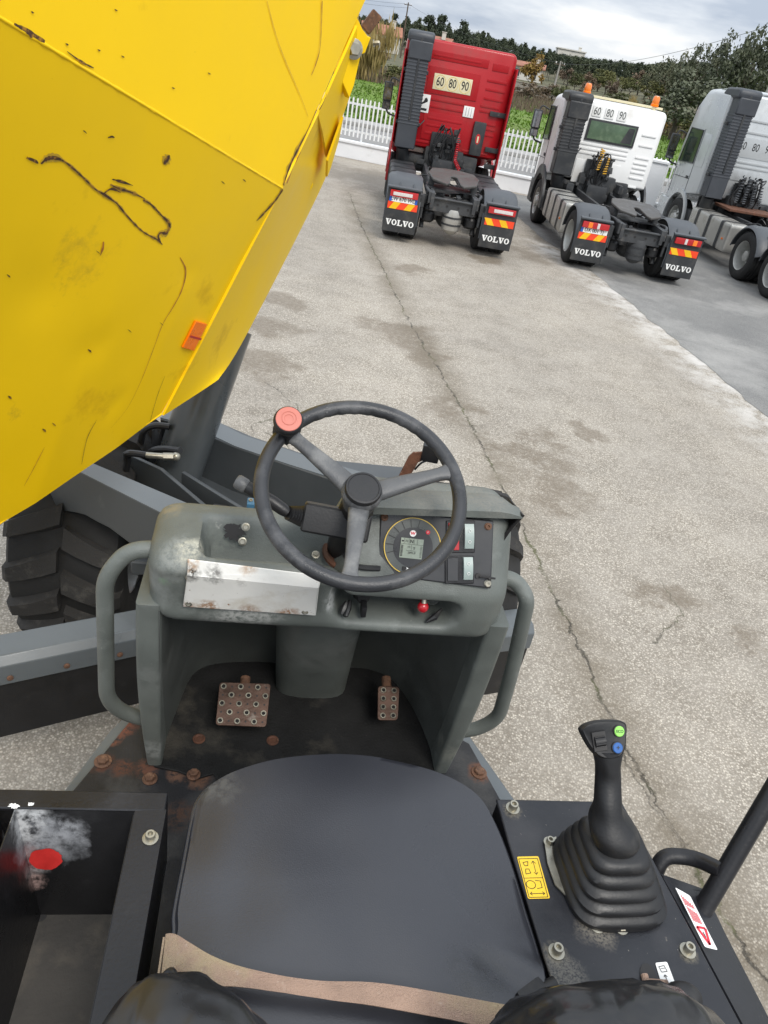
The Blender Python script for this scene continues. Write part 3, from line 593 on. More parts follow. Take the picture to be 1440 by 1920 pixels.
# dry weeds at the top of the meadow (uncountable)
V = []; F = []
for i in range(16000):
    y = rnd.uniform(72, 100); x = rnd.uniform(-.24, .42) * y; z = terrain_z(x, y) + .1; h = rnd.uniform(.3, 1.1); a = rnd.uniform(0, math.pi); w = rnd.uniform(.03, .10); k = len(V)
    V += [(x - math.cos(a) * w, y - math.sin(a) * w, z), (x + math.cos(a) * w, y + math.sin(a) * w, z), (x + rnd.uniform(-.25, .25), y + rnd.uniform(-.25, .25), z + h)]; F.append((k, k + 1, k + 2))
me = bpy.data.meshes.new('dry_weeds'); me.from_pydata(V, [], F); me.materials.append(MT['brush'])
o = bpy.data.objects.new('dry_weeds', me); COL.objects.link(o); tag(o, 'brown dry weeds along the top of the meadow', 'weeds', kind='stuff')

# ---- houses, poles
MT['render'] = pm('house_render', (.55, .53, .48), .85, var=.08, vs_=.6); MT['rtile'] = pm('roof_tiles', (.30, .13, .085), .85, var=.25, vs_=.9, bump=.5, bs=5)
MT['gwall'] = pm('old_block_wall', (.24, .22, .19), .9, var=.2, vs_=.6); MT['hglass'] = pm('dark_window', (.04, .05, .06), .15, var=.1)
MT['pole'] = pm('concrete_pole', (.30, .28, .26), .85, var=.15, vs_=2); MT['wood'] = pm('wooden_pole', (.10, .075, .055), .85, var=.2, vs_=2)
def house(az, d, w, dp, h, rh, label, rz=0, roof='rtile', base=None):
    x, y = d * math.sin(R_(az)), d * math.cos(R_(az)); t = empty('house', (x, y, terrain_z(x, y) if base is None else base), R_(rz)); tag(t, label, 'house')
    mb = MB(); mb.box((0, 0, h / 2), (w, dp, h)); build('wall', mb, MT['render'], t)
    mb = MB()
    if rh > 0:
        e_ = .35; mb.prism([(-w / 2 - e_, -dp / 2 - e_, h), (w / 2 + e_, -dp / 2 - e_, h), (w / 2 + e_, 0, h + rh), (-w / 2 - e_, 0, h + rh)], (0, 0, .18)); mb.prism([(-w / 2 - e_, dp / 2 + e_, h), (w / 2 + e_, dp / 2 + e_, h), (w / 2 + e_, 0, h + rh), (-w / 2 - e_, 0, h + rh)], (0, 0, .18))
        mb.prism([(-w / 2, -dp / 2, h), (-w / 2, dp / 2, h), (-w / 2, 0, h + rh)], (w, 0, 0), 1)
    else: mb.box((0, 0, h + .12), (w + .5, dp + .5, .24))
    r = build('roof', mb, [MT[roof], MT['render']], t, smooth=0)
    mb = MB(); mb.box((w * .3, -dp * .2, h + rh + .35), (.7, .6, 1.2)); mb.box((w * .3, -dp * .2, h + rh + 1.0), (.9, .8, .12)); build('chimney', mb, MT['render'], r)
    n = max(2, int(w / 3))
    for k in range(n):
        mb = MB(); mb.box((-w / 2 + w * (k + .5) / n, -dp / 2 - .01, h * .52), (1.0, .06, 1.1)); q = build('window', mb, MT['hglass'], t)
        mb = MB(); mb.box((-w / 2 + w * (k + .5) / n, -dp / 2 - .04, h * .52 - .62), (1.25, .16, .1)); build('sill', mb, MT['render'], q)
house(-6.0, 165, 7, 6, 2.6, 1.5, 'small house with a red tiled roof seen left of the red cab', 8)
house(-2.6, 172, 7, 6, 2.6, 1.3, 'house with a red tiled roof rising over the red cab', -6)
house(3.7, 158, 6, 5, 2.0, .7, 'long low white house with a faded tiled roof right of the red cab', -5)
house(6.2, 232, 7, 6, 3.2, 0, 'flat roofed white house on the hilltop among the pines', 0, 'render', 6.2)
house(8.0, 240, 10, 6, 2.4, 0, 'long flat roofed white house at the end of the hilltop', 0, 'render', 5.6)
for a, d, w_, lb in ((5.3, 110, 12, 'grey block wall running beside the low white house'),):
    x, y = d * math.sin(R_(a)), d * math.cos(R_(a)); mb = MB(); mb.box((0, 0, .7), (w_, .2, 1.4)); mb.box((0, 0, 1.44), (w_, .3, .08)); o = build('garden_wall', mb, MT['gwall'], bevel=.01); o.location = (x, y, terrain_z(x, y)); tag(o, lb, 'wall')
def pole(az, d, el, lean, r, label, mat, wood=False):
    x, y = d * math.sin(R_(az)), d * math.cos(R_(az)); h = el_h(az, d, el); t = empty('utility_pole', (x, y, terrain_z(x, y))); t.rotation_euler = (0, R_(lean), 0); tag(t, label, 'pole')
    mb = MB(); mb.tube([(0, 0, -.2), (0, 0, h)], [r, r * .6], 8); build('shaft', mb, MT[mat], t)
    mb = MB(); mb.box((0, 0, h - .35), (1.3, .1, .1)); q = build('crossarm', mb, MT['wood'], t)
    for k in (-.5, 0, .5): mb = MB(); mb.lathe([(.02, 0), (.05, .04), (.03, .08), (.05, .12), (0, .16)], Matrix.Translation((k, 0, h - .29)), 8); build('insulator', mb, MT['white'], q)
    return Vector((x, y, terrain_z(x, y) + h - .2))
p1 = pole(-4.55, 150, 2.45, 0, .16, 'dark wooden utility pole standing against the sky over the red cab', 'wood'); p0 = pole(-14, 150, 2.6, 0, .16, 'dark wooden utility pole hidden behind the raised skip', 'wood')
p2 = pole(5.7, 105, .9, 1.0, .15, 'pale concrete utility pole beside the low white house', 'pole')
p3 = pole(18.2, 52, 5.2, 4.0, .17, 'thick concrete utility pole leaning over the grey truck', 'pole')
for k, (a, b_) in enumerate(((p0, p1), (p0 + Vector((.5, 0, -.5)), p1 + Vector((.5, 0, -.5))), (p1, p2), (p2, p3))):
    pts = [a.lerp(b_, i / 12) - Vector((0, 0, 4 * .9 * (i / 12) * (1 - i / 12))) for i in range(13)]
    mb = MB(); mb.tube(pts, .014, 4); o = build('power_line', mb, MT['hose']); tag(o, ['power line running from the skip to the wooden pole', 'lower power line running from the skip to the wooden pole', 'power line between the wooden pole and the pale concrete pole', 'power line between the pale pole and the leaning pole'][k], 'cable')

# ================================================================== THE DUMPER
dumper = empty('site_dumper', to_w(OFF), -PD)
tag(dumper, 'site dumper with raised yellow skip, grey dashboard, black seat and steering wheel', 'dumper')
def part(name, mb, mat, parent=None, **kw): return build(name, mb, MT[mat] if isinstance(mat, str) else mat, parent or dumper, off=OFF, **kw)

# ---- skip (swivelled to the left and tipped)
C_ = L(0, 985, z=1.56); D_ = L(305, 778, z=1.74); B_ = L(527, 352, y=2.96)
n_low = (D_ - C_).cross(B_ - D_).normalized()
low = lambda u, v: Lp(u, v, D_, n_low)
A_ = low(0, 34)
E_ = L(690, -18, y=3.45); n_up = (A_ - B_).cross(E_ - B_).normalized()
upp = lambda u, v: Lp(u, v, B_, n_up)
ext = (A_ - B_).normalized(); A2 = A_ + ext * .45; C2 = C_ + (C_ - D_).normalized() * .45
Etop = B_ + (E_ - B_) * 1.45; Atop = A2 + (E_ - B_) * 1.45
fw = Vector((-.78, .55, .25)).normalized()                       # towards the tipped mouth
skip = None
mb = MB(); th = .008
def bent(p0, p1, q0, q1, n, m, off_):                            # panel between two edges with press bends
    return [[p0.lerp(p1, i / n).lerp(q0.lerp(q1, i / n), j / m) + off_(i / n, j / m) for j in range(m + 1)] for i in range(n + 1)]
nl = n_low if n_low.dot(Vector((0, -1, 0))) > 0 else -n_low
nu = n_up if n_up.dot(Vector((0, -1, 0))) > 0 else -n_up
def low_off(s, t):
    s0 = .36 + .16 * t; d = 0.0
    if s > s0: d -= .10 * (s - s0) * sstep(0, .60, t)              # pressed bend: the outer part leans back
    s1 = .16 + .05 * t
    if s < s1: d -= .06 * (s1 - s) * sstep(0, .4, t)
    d += .003 * mnoise.noise(Vector((s * 4, t * 3, 1))) * sstep(0, .4, t)
    for cs, ct, rr, a in ((.45, .55, .05, -.006), (.30, .78, .04, -.004), (.62, .40, .06, -.006), (.2, .35, .035, -.003)):
        q_ = math.hypot(s - cs, (t - ct) * .9) / rr; d += a * math.exp(-q_ * q_) if q_ < 3 else 0      # dents
    return nl * d
mb.grid(bent(B_, A2, D_, C2, 90, 44, low_off))
skip = part('skip', mb, 'yellow', smooth=30, solid=.012); skip['label'] = 'raised yellow skip with scratched and chipped paint'
mb = MB(); mb.grid(bent(B_, A2, Etop, Atop, 50, 30, lambda s, t: nu * (.003 * mnoise.noise(Vector((s * 3, t * 3, 7))) * sstep(0, .5, t))))
part('upper_panel', mb, 'yellow', skip, smooth=40, solid=.012)
# right side: stiffening cheek, curved gusset, bracket
cheek = [D_, B_, upp(594, 214), L(600, 212, y=3.10), L(613, 291, y=3.22), L(609, 330, y=3.22), L(596, 352, y=3.22), L(532, 478, y=3.22), L(467, 606, y=3.22), L(461, 637, y=3.22), L(408, 712, y=3.05)]
mb = MB(); ctr = sum(cheek, Vector()) / len(cheek); n = len(cheek)
outer = [D_, D_.lerp(B_, .5), B_, B_.lerp(upp(594, 214), .5), upp(594, 214)]
o_r = [L(408, 712, y=3.16), L(463, 622, y=3.46), L(600, 352, y=3.95), L(613, 294, y=3.90), upp(594, 214) + Vector((.014, .10, -.015))]
rows = []
for a, b_ in zip(smooth_path(outer, 8), smooth_path(o_r, 8)): rows.append([a.lerp(b_, j / 8) for j in range(9)])
mb.grid(rows); part('side_cheek', mb, 'yellow', skip, smooth=45, solid=.010)
mb = MB(); low_tri = [D_, L(408, 712, y=3.02), D_.lerp(L(408, 712, y=3.02), .5) + Vector((0, .15, -.02))]
e0 = [upp(594, 214), upp(616, 165), upp(640, 112), upp(668, 48)]
e1 = [L(611, 294, y=3.62), L(628, 250, y=3.60), L(647, 200, y=3.58), L(664, 150, y=3.56), ]
rows = []
for i, (a, b_) in enumerate(zip(smooth_path(e0, 6), smooth_path(e1, 6))): rows.append([a.lerp(b_, j / 6) + Vector((0, -1, .4)).normalized() * .03 * math.sin(math.pi * j / 6) * (1 - i / 19) for j in range(7)])
mb.grid(rows); part('gusset', mb, 'yellow', skip, smooth=60, solid=.010)
mb = MB(); mb.plate([L(611, 300, y=3.50), L(640, 218, y=3.50), L(632, 260, y=3.75), L(617, 312, y=3.75), L(610, 330, y=3.62)], .01); part('side_web', mb, 'yellow', skip)
brk = [upp(640, 112), L(655, 100, y=3.38), L(660, 178, y=3.40), L(667, 165, y=3.42), L(676, 104, y=3.42), L(686, 98, y=3.42), L(696, 70, y=3.42), L(682, 55, y=3.42), L(671, 40, y=3.42)]
mb = MB(); mb.plate([L(632, 130, y=3.36), L(655, 185, y=3.43), L(664, 160, y=3.43), L(677, 103, y=3.43), L(685, 99, y=3.43), L(696, 70, y=3.43), L(690, 68, y=3.43), L(680, 55, y=3.43), L(670, 33, y=3.42), L(655, 60, y=3.38)], .03)
br = part('pivot_bracket', mb, 'yellow', skip, bevel=.003)
mb = MB(); mb.hexbolt(L(663, 92, y=3.40), (.25, -1, .1), .025, .022); part('bolt', mb, 'steel', br)
mb = MB(); mb.hexbolt(L(700, 81, y=3.44), (1, -.3, .2), .009, .022); part('bolt', mb, 'steel', br)
mb = MB(); mb.plate([L(677, 48, y=3.46), L(692, 66, y=3.46), L(717, 33, y=3.46), L(701, 16, y=3.46)], .05); part('stop_block', mb, 'rust_dk', br, bevel=.004)
# far walls of the skip (closing the hopper)
far = fw * 1.25
mb = MB()
mb.grid([[D_ + fw * .003, C2 + fw * .003], [D_ + far * .5 + Vector((0, 0, .25)), C2 + far * .5 + Vector((0, 0, .25))], [D_ + far + Vector((0, 0, .85)), C2 + far + Vector((0, 0, .85))]])
mb.grid([[C2, A2, Atop], [C2 + far * .5 + Vector((0, 0, .25)), A2 + far * .6, Atop + far * .5], [C2 + far + Vector((0, 0, .85)), A2 + far * .95, Atop + far * .7]])
part('hopper_wall', mb, 'yellow', skip, solid=.010)
# weld bead along the fold, edge strip
mb = MB(); pts = [B_.lerp(A2, i / 120) + (nl + nu).normalized() * (.004 + .0015 * mnoise.noise(Vector((i * .9, 0, 0)))) for i in range(121)]
mb.tube(pts, [.0042 + .0025 * abs(mnoise.noise(Vector((i * .7, 3, 0)))) for i in range(121)], 6); part('weld_bead', mb, 'yellow', skip, smooth=60)
def strip(px, w, surf, mat, nrm, name='scratch', lift=.0085, jag=.35):
    P = [surf(u, v) for u, v in px]; P = smooth_path(P, 5); m = len(P); V = []; F = []
    ww = w if isinstance(w, (list, tuple)) else [w] * 2
    for i, p in enumerate(P):
        t = (P[min(i + 1, m - 1)] - P[max(i - 1, 0)]).normalized(); sd_ = t.cross(nrm).normalized(); k = i / (m - 1) * (len(ww) - 1); j = min(int(k), len(ww) - 2)
        q = lerp(ww[j], ww[j + 1], k - j) * .30 * (1 + jag * rnd.uniform(-1, 1)); V += [p + nrm * lift + sd_ * q, p + nrm * lift - sd_ * q]
    F = [(2 * i, 2 * i + 1, 2 * i + 3, 2 * i + 2) for i in range(m - 1)]
    if mat == 'scratch' and name == 'scratch' and m > 12:
        H_ = [];
        for i in range(m): c_ = (V[2 * i] + V[2 * i + 1]) * .5; k_ = 1.7 + .9 * rnd.random(); H_ += [c_ + (V[2 * i] - c_) * k_ - nrm * .0012, c_ + (V[2 * i + 1] - c_) * k_ - nrm * .0012]
        q = MB(); q.add(H_, F); part('scratch_edge', q, 'scratch_pale', skip, smooth=0)
    q = MB(); q.add(V, F); return part(name, q, mat, skip, smooth=0)
def pix(p):
    w_ = to_w(p) - Vector((0, 0, CAM_H)); z_ = w_.dot(_f); return 720 + FPX * w_.dot(CR) / z_, 960 - FPX * w_.dot(CU) / z_
def lowS(s, t): return B_.lerp(A2, s).lerp(D_.lerp(C2, s), t) + low_off(s, t)
def lowb(u, v):          # point of the bent lower panel seen at (u, v)
    s, t = .4, .5
    for it in range(25):
        a = pix(lowS(s, t)); b_ = pix(lowS(s + .004, t)); c_ = pix(lowS(s, t + .004))
        j11, j21, j12, j22 = (b_[0] - a[0]) / .004, (b_[1] - a[1]) / .004, (c_[0] - a[0]) / .004, (c_[1] - a[1]) / .004
        du, dv = u - a[0], v - a[1]; det = j11 * j22 - j12 * j21
        ds, dt = (du * j22 - dv * j12) / det, (dv * j11 - du * j21) / det; k = min(1, .3 / max(abs(ds), abs(dt), 1e-6)); s += ds * k; t += dt * k
        if abs(du) + abs(dv) < .05: break
    return lowS(s, t)
strip([(45, 292), (60, 298), (67, 303)], [.008, .012, .004], lowb, 'scratch', nl)
strip([(72, 304), (84, 294), (100, 293), (120, 302), (150, 328), (175, 352), (192, 362), (215, 378)], [.004, .018, .014, .008, .006, .006, .010, .006], lowb, 'scratch', nl)
strip([(215, 378), (240, 408), (265, 432), (290, 446), (301, 456)], [.006, .006, .005, .007, .003], lowb, 'scratch', nl)
strip([(265, 372), (280, 381), (298, 400), (312, 414), (314, 424), (308, 434), (297, 434), (293, 442), (298, 452)], [.004, .008, .006, .012, .016, .018, .010, .012, .004], lowb, 'scratch', nl)
for px in ([(206, 333), (225, 338), (245, 345)], [(203, 343), (220, 351), (243, 358), (268, 370)], [(190, 360), (205, 351), (222, 358)]): strip(px, [.004, .012, .003], lowb, 'scratch', nl)
strip([(303, 305), (307, 299), (311, 293), (314, 288)], [.004, .034, .030, .003], lowb, 'scratch', nl)
strip([(184, 476), (189, 462), (190, 450)], [.004, .014, .004], lowb, 'scratch_rust', nl)
strip([(198, 255), (205, 253), (210, 255)], [.004, .010, .004], lowb, 'scratch', nl)
strip([(334, 480), (345, 505), (338, 540), (322, 572), (302, 605), (285, 650), (262, 710), (236, 762), (205, 800)], [.003, .010, .008, .006, .004, .004, .003, .002, .001], lowb, 'scratch_rust', nl)
strip([(306, 703), (292, 740), (278, 790)], [.002, .004, .002], lowb, 'scratch', nl)
strip([(178, 785), (160, 820), (150, 868)], [.002, .005, .002], lowb, 'scratch', nl)
strip([(80, 836), (60, 875), (42, 908)], [.002, .004, .002], lowb, 'scratch_rust', nl)
for u, v, w in ((165, 655, .02), (80, 804, .018), (98, 793, .014), (12, 514, .012), (155, 244, .01), (15, 742, .02), (180, 470, .006), (240, 618, .006), (300, 605, .005), (415, 340, .008), (455, 336, .009)):
    strip([(u - 4, v - 3), (u, v), (u + 3, v + 3)], [.001, w * .6, .001], lowb, 'scratch', nl, 'paint_chip')
strip([(527, 353), (512, 375), (494, 395), (478, 412)], [.012, .016, .016, .004], lowb, 'scratch', nl)
strip([(528, 346), (540, 310), (553, 282), (575, 240), (590, 205)], [.014, .024, .016, .006, .003], upp, 'scratch', nu)
strip([(534, 343), (549, 306), (560, 284)], [.010, .016, .004], upp, 'scratch_rust', nu)
strip([(595, 205), (604, 188), (612, 165)], [.010, .006, .002], upp, 'scratch', nu)
strip([(600, 0), (599, 40), (596, 90), (588, 120), (580, 140)], [.008, .008, .006, .008, .004], upp, 'scratch_rust', nu)
strip([(496, 0), (520, 85), (560, 180), (574, 218)], [.004, .005, .004, .002], upp, 'scratch_pale', nu)
strip([(20, 43), (45, 57), (78, 77)], [.006, .018, .010], lambda u, v: upp(u, v) , 'scratch', nu)
strip([(120, 95), (146, 114), (170, 126)], [.003, .009, .003], upp, 'scratch', nu)
for u, v in ((180, 93), (120, 82), (225, 105), (388, 137), (320, 164), (55, 22), (212, 18), (52, 68)):
    strip([(u - 3, v - 2), (u, v), (u + 3, v + 1)], [.001, .006, .001], upp, 'scratch', nu, 'paint_chip')
# scuffed dirty patch, reflector, plug
mb = MB(); V = [lowb(40, 420)]; ring = []
for k in range(24):
    a = 2 * math.pi * k / 24; q = 1 + .22 * mnoise.noise(Vector((math.cos(a) * 2, math.sin(a) * 2, 4))); ring.append(lowb(45 + 62 * q * math.cos(a), 440 + 105 * q * math.sin(a)))
mb = MB(); rf = [lowb(362, 598), lowb(383, 604), lowb(358, 654), lowb(337, 648)]
mb.prism([p + nl * .008 for p in rf], nl * .008); rfo = part('reflector', mb, 'orange', skip, bevel=.002)
mb = MB(); mb.prism([lowb(351, 624) + nl * .0165, lowb(372, 630) + nl * .0165, lowb(370.5, 633.5) + nl * .0165, lowb(349.5, 627.5) + nl * .0165], nl * .001); part('divider', mb, 'redspray', rfo)
mb = MB(); c = L(573, 344, y=3.62); mb.lathe([(.032, 0), (.032, .008), (.028, .010), (0, .010)], Matrix.Translation(c) @ (Vector((.3, -1, -.1))).to_track_quat('Z', 'Y').to_matrix().to_4x4(), 24); part('plug', mb, 'yellow', skip)
mb = MB(); c = L(408, 650, y=3.16); mb.lathe([(.018, 0), (.018, .008), (.014, .010), (0, .010)], Matrix.Translation(c) @ (Vector((.3, -1, -.1))).to_track_quat('Z', 'Y').to_matrix().to_4x4(), 20); part('plug', mb, 'yellow', skip)

# ---- tipping cylinder and swivelled tipping frame
c0 = L(322, 915, y=3.46); c1 = L(416, 645, y=3.74); ax = (c1 - c0).normalized()
mb = MB(); mb.tube([c0 - ax * .04, c0, c1 + ax * .10], [.10, .125, .125], 32); cyl = part('hydraulic_cylinder', mb, 'cyl')
mb = MB(); mb.tube([c0 - ax * .005, c0 + ax * .01], [.131, .131], 32); part('collar', mb, 'cyl', cyl)
fit0 = L(330, 856, y=3.30)
mb = MB(); mb.tube([fit0, fit0 + Vector((-.06, -.01, .0))], .018, 6); mb.tube([fit0 + Vector((-.06, -.01, 0)), fit0 + Vector((-.14, -.02, .004))], .015, 12); mb.ball(fit0, .022); part('hose_fitting', mb, 'steel', cyl)
mb = MB(); a = fit0 + Vector((-.14, -.02, .004)); mb.tube(smooth_path([a, a + Vector((-.08, 0, .0)), L(240, 862, y=3.30), L(236, 890, y=3.30), L(244, 915, y=3.34)], 6), .017, 10); part('hose', mb, 'hose', cyl)
mb = MB(); mb.tube(smooth_path([L(338, 845, y=3.32), L(310, 842, y=3.38), L(285, 846, y=3.42), L(270, 870, y=3.5)], 6), .017, 10); mb.tube(smooth_path([L(318, 800, y=3.5), L(290, 798, y=3.5), L(270, 808, y=3.5), L(264, 832, y=3.5)], 6), .017, 10); part('hose', mb, 'hose', cyl)
tf = None
def beam(name, top, th, depth, mat, par=None, bev=.006):
    """top edge polyline (dumper metres), plate thickness to the far side, depth downward"""
    mb = MB(); P = [Vector(p) for p in top]; V = []; F = []
    for i, p in enumerate(P):
        t = (P[min(i + 1, len(P) - 1)] - P[max(i - 1, 0)]); t.z = 0; t.normalize(); s = Vector((-t.y, t.x, 0)); d = depth[i] if isinstance(depth, (list, tuple)) else depth
        V += [p, p + s * th, p + s * th - Vector((0, 0, d)), p - Vector((0, 0, d))]
    for i in range(len(P) - 1):
        for k in range(4): F.append((4 * i + k, 4 * i + (k + 1) % 4, 4 * i + 4 + (k + 1) % 4, 4 * i + 4 + k))
    F += [(3, 2, 1, 0), tuple(4 * (len(P) - 1) + k for k in range(4))]
    mb.add(V, F); return part(name, mb, mat, par, bevel=bev)
ZB = 1.30
T1, T2 = L(153, 887, z=ZB), L(318, 970, z=ZB); bn_ = (T2 - T1).cross(Vector((0, 0, 1))).normalized(); fp = lambda u, v: Lp(u, v, T1, bn_)
if bn_.y > 0: bn_ = -bn_
face = [fp(95, 858), fp(153, 887), fp(318, 970), fp(450, 1037), fp(450, 1160), fp(330, 1085), fp(245, 1020), fp(205, 990), fp(181, 978), fp(160, 966), fp(140, 961), fp(116, 958), fp(104, 948), fp(94, 925), fp(80, 890)]
mb = MB(); mb.prism(face, -bn_ * .03); tf = part('tipping_frame', mb, 'grey', bevel=.004)
mb = MB(); mb.plate([L(110, 864, z=ZB + .003), L(153, 886, z=ZB + .003), L(318, 969, z=ZB + .003), L(450, 1036, z=ZB + .003), L(480, 1006, z=ZB + .003), L(374, 953, z=ZB + .003), L(175, 869, z=ZB + .003), L(130, 848, z=ZB + .003)], .006); part('flange', mb, 'grey_lt', tf)
beam('web_plate', [L(230, 848, z=1.24), L(300, 880, z=1.24), L(400, 965, z=1.24), L(470, 1020, z=1.24)], .02, .35, 'grey', tf, .003)
beam('web_plate', [L(340, 885, z=1.24), L(420, 935, z=1.24), L(520, 995, z=1.24)], .02, .35, 'grey', tf, .003)
beam('far_beam', [L(300, 785, z=1.18), L(355, 800, z=1.18), L(440, 838, z=1.18), L(540, 872, z=1.18), L(700, 925, z=1.18), L(780, 950, z=1.18)], .17, .34, 'grey', tf)
mb = MB(); mb.plate([L(300, 783, z=1.184), L(360, 798, z=1.184), L(440, 836, z=1.184), L(540, 870, z=1.184), L(720, 926, z=1.184), L(728, 900, z=1.184), L(560, 850, z=1.184), L(455, 815, z=1.184), L(392, 782, z=1.184), L(330, 760, z=1.184)], .005); part('flange', mb, 'grey_lt', tf)
mb = MB(); mb.box((.17, 3.55, .86), (1.5, 1.2, .08)); mb.box((.17, 3.1, .62), (.6, 1.9, .40)); mb.box((.1, 3.75, .58), (1.6, .3, .24)); part('chassis', mb, 'grey', bevel=.01)
mb = MB(); mb.box((.17, 2.3, .75), (.5, 1.2, .35)); part('articulation_yoke', mb, 'grey', bevel=.01)
mb = MB(); mb.box(L(470, 948, z=1.25), (.035, .06, .05), bev=.005); fb = part('hose_clamp', mb, 'bluebox', tf)
mb = MB(); mb.capscrew(L(470, 940, z=1.27), (0, -.3, 1), .010, .01); part('bolt', mb, 'steel', fb)
mb = MB(); mb.tube([L(400, 955, z=1.2), L(520, 975, z=1.2)], .03, 8); part('hose', mb, 'hose', tf)

# ---- big wheels
def big_tyre(R, Wd, nl_):
    mb = MB(); h = Wd / 2
    prof = [(R * .56, -h * .80), (R * .62, -h * .98), (R * .74, -h * 1.04), (R * .86, -h * 1.02), (R * .91, -h * .94), (R * .925, -h * .6), (R * .93, 0), (R * .925, h * .6), (R * .91, h * .94), (R * .86, h * 1.02), (R * .74, h * 1.04), (R * .62, h * .98), (R * .56, h * .80)]
    Mx = Matrix.Rotation(math.pi / 2, 4, 'Y'); mb.lathe(prof, Mx, 64, cap=False)
    lug = MB()
    def pt(a, x, r): return Vector((x, r * math.cos(a), r * math.sin(a)))
    for i in range(nl_):
        for sgn in (-1, 1):
            a0 = 2 * math.pi * (i + (0.5 if sgn > 0 else 0)) / nl_; path = [(.04, .30, R * .92), (.30, .16, R * .915), (.62, .02, R * .91), (.92, -.10, R * .90), (1.03, -.14, R * .82)]
            V = []; F = []
            for (fx, da, rb) in path:
                a = a0 - da * .40; hw = .050 + .020 * (1 - fx); x = sgn * fx * h; ro = R * (1.0 if fx < .8 else .985 if fx < 1 else .93)
                V += [pt(a - hw / R, x, rb), pt(a - hw * .75 / R, x, ro), pt(a + hw * .75 / R, x, ro), pt(a + hw / R, x, rb)]
            m = len(path)
            for k in range(m - 1):
                for j in range(3): F.append((4 * k + j, 4 * k + j + 1, 4 * k + 5 + j, 4 * k + 4 + j))
            F += [(0, 1, 2, 3), (4 * m - 1, 4 * m - 2, 4 * m - 3, 4 * m - 4)]; lug.add(V, F)
    rim = MB(); rim.lathe([(R * .57, -h * .82), (R * .585, -h * .80), (R * .55, -h * .7), (R * .50, -h * .55), (R * .30, -h * .2), (R * .30, h * .1), (R * .48, h * .2), (R * .55, h * .7), (R * .585, h * .80), (R * .57, h * .82)], Mx, 40, cap=False)
    rim.lathe([(0, h * .25), (R * .22, h * .25), (R * .24, h * .1), (R * .3, h * .1)], Mx, 24)
    return mb, lug, rim
tilt = R_(-4)
TB = big_tyre(.64, .54, 17); wl = empty('front_wheel', (0, 0, 0)); wl.parent = dumper; wl.location = Vector((-.875, 3.60, .64)) - OFF; wl.rotation_euler = (0, 0, tilt)
ty = build('tyre', TB[0], MT['tyre'], wl); build('lug_tread', TB[1], MT['lug'], wl); build('rim', TB[2], MT['rim'], wl)
wr = copy_tree(wl, dumper); wr.location = Vector((1.13, 3.34, .59)) - OFF; wr.scale = (.92, .92, .92)
for xx in (-.72, 1.05):
    w3 = copy_tree(wl, dumper); w3.name = 'rear_wheel'; w3.location = Vector((xx, .25, .64)) - OFF; w3.rotation_euler = (0, 0, 0)
# ---- mudguard beams with rubber flaps
def mudguard(a, b_, drop):
    a = Vector(a); b_ = Vector(b_); t = (b_ - a).normalized(); s = Vector((-t.y, t.x, 0)).normalized(); mb = MB()
    prof = [(0, -.10), (0, 0), (.03, .035), (.14, .05), (.16, .03), (.16, 0.02), (.03, .015), (.012, -.02), (.012, -.10)]
    mb.prism([a + s * y + Vector((0, 0, z)) for y, z in prof], b_ - a); g = part('mudguard', mb, 'grey_lt', bevel=.004)
    mb = MB(); q = [a + s * .016 + Vector((0, 0, -.05)), b_ + s * .016 + Vector((0, 0, -.05)), b_ + s * .02 + Vector((0, 0, -drop)), a + s * .02 + Vector((0, 0, -drop))]; mb.prism(q, s * .012); part('rubber_flap', mb, 'rubber', g)
    n = max(2, int((b_ - a).length / .19))
    for k in range(n):
        mb = MB(); mb.lathe([(.013, 0), (.013, .004), (.008, .007), (0, .007)], Matrix.Translation(a.lerp(b_, (k + .5) / n) + Vector((0, 0, -.065)) - s * .001) @ (-s).to_track_quat('Z', 'Y').to_matrix().to_4x4(), 12); part('rivet', mb, 'rust_dk', g)
    return g
mudguard(L(-160, 1285, z=.80), L(272, 1196, z=.80), .42)
mudguard(L(700, 1228, z=.80), L(1003, 1188, z=.80), .42)
# ---- lamp on its bracket at the right front
lb0 = L(752, 905, z=1.05); lb1 = L(776, 858, z=1.22); lb2 = L(800, 853, z=1.25)
mb = MB(); mb.prism([lb0 + Vector((-.03, 0, 0)), lb1 + Vector((-.03, 0, 0)), lb1 + Vector((-.01, 0, .03)), lb2 + Vector((0, 0, .02)), lb2 + Vector((0, 0, -.03)), lb1 + Vector((.03, 0, -.03)), lb0 + Vector((.03, 0, 0))], (0, .012, 0)); lmp = part('lamp_bracket', mb, 'rust', bevel=.002)
mb = MB(); mb.box(L(808, 848, z=1.26), (.10, .07, .10), Euler((0, 0, -.2)), bev=.012); part('work_lamp', mb, 'rubber', lmp)
mb = MB(); mb.tube(smooth_path([L(806, 862, z=1.2), L(790, 868, z=1.18), L(778, 880, z=1.12)], 5), .006, 6); part('cable', mb, 'hose', lmp)

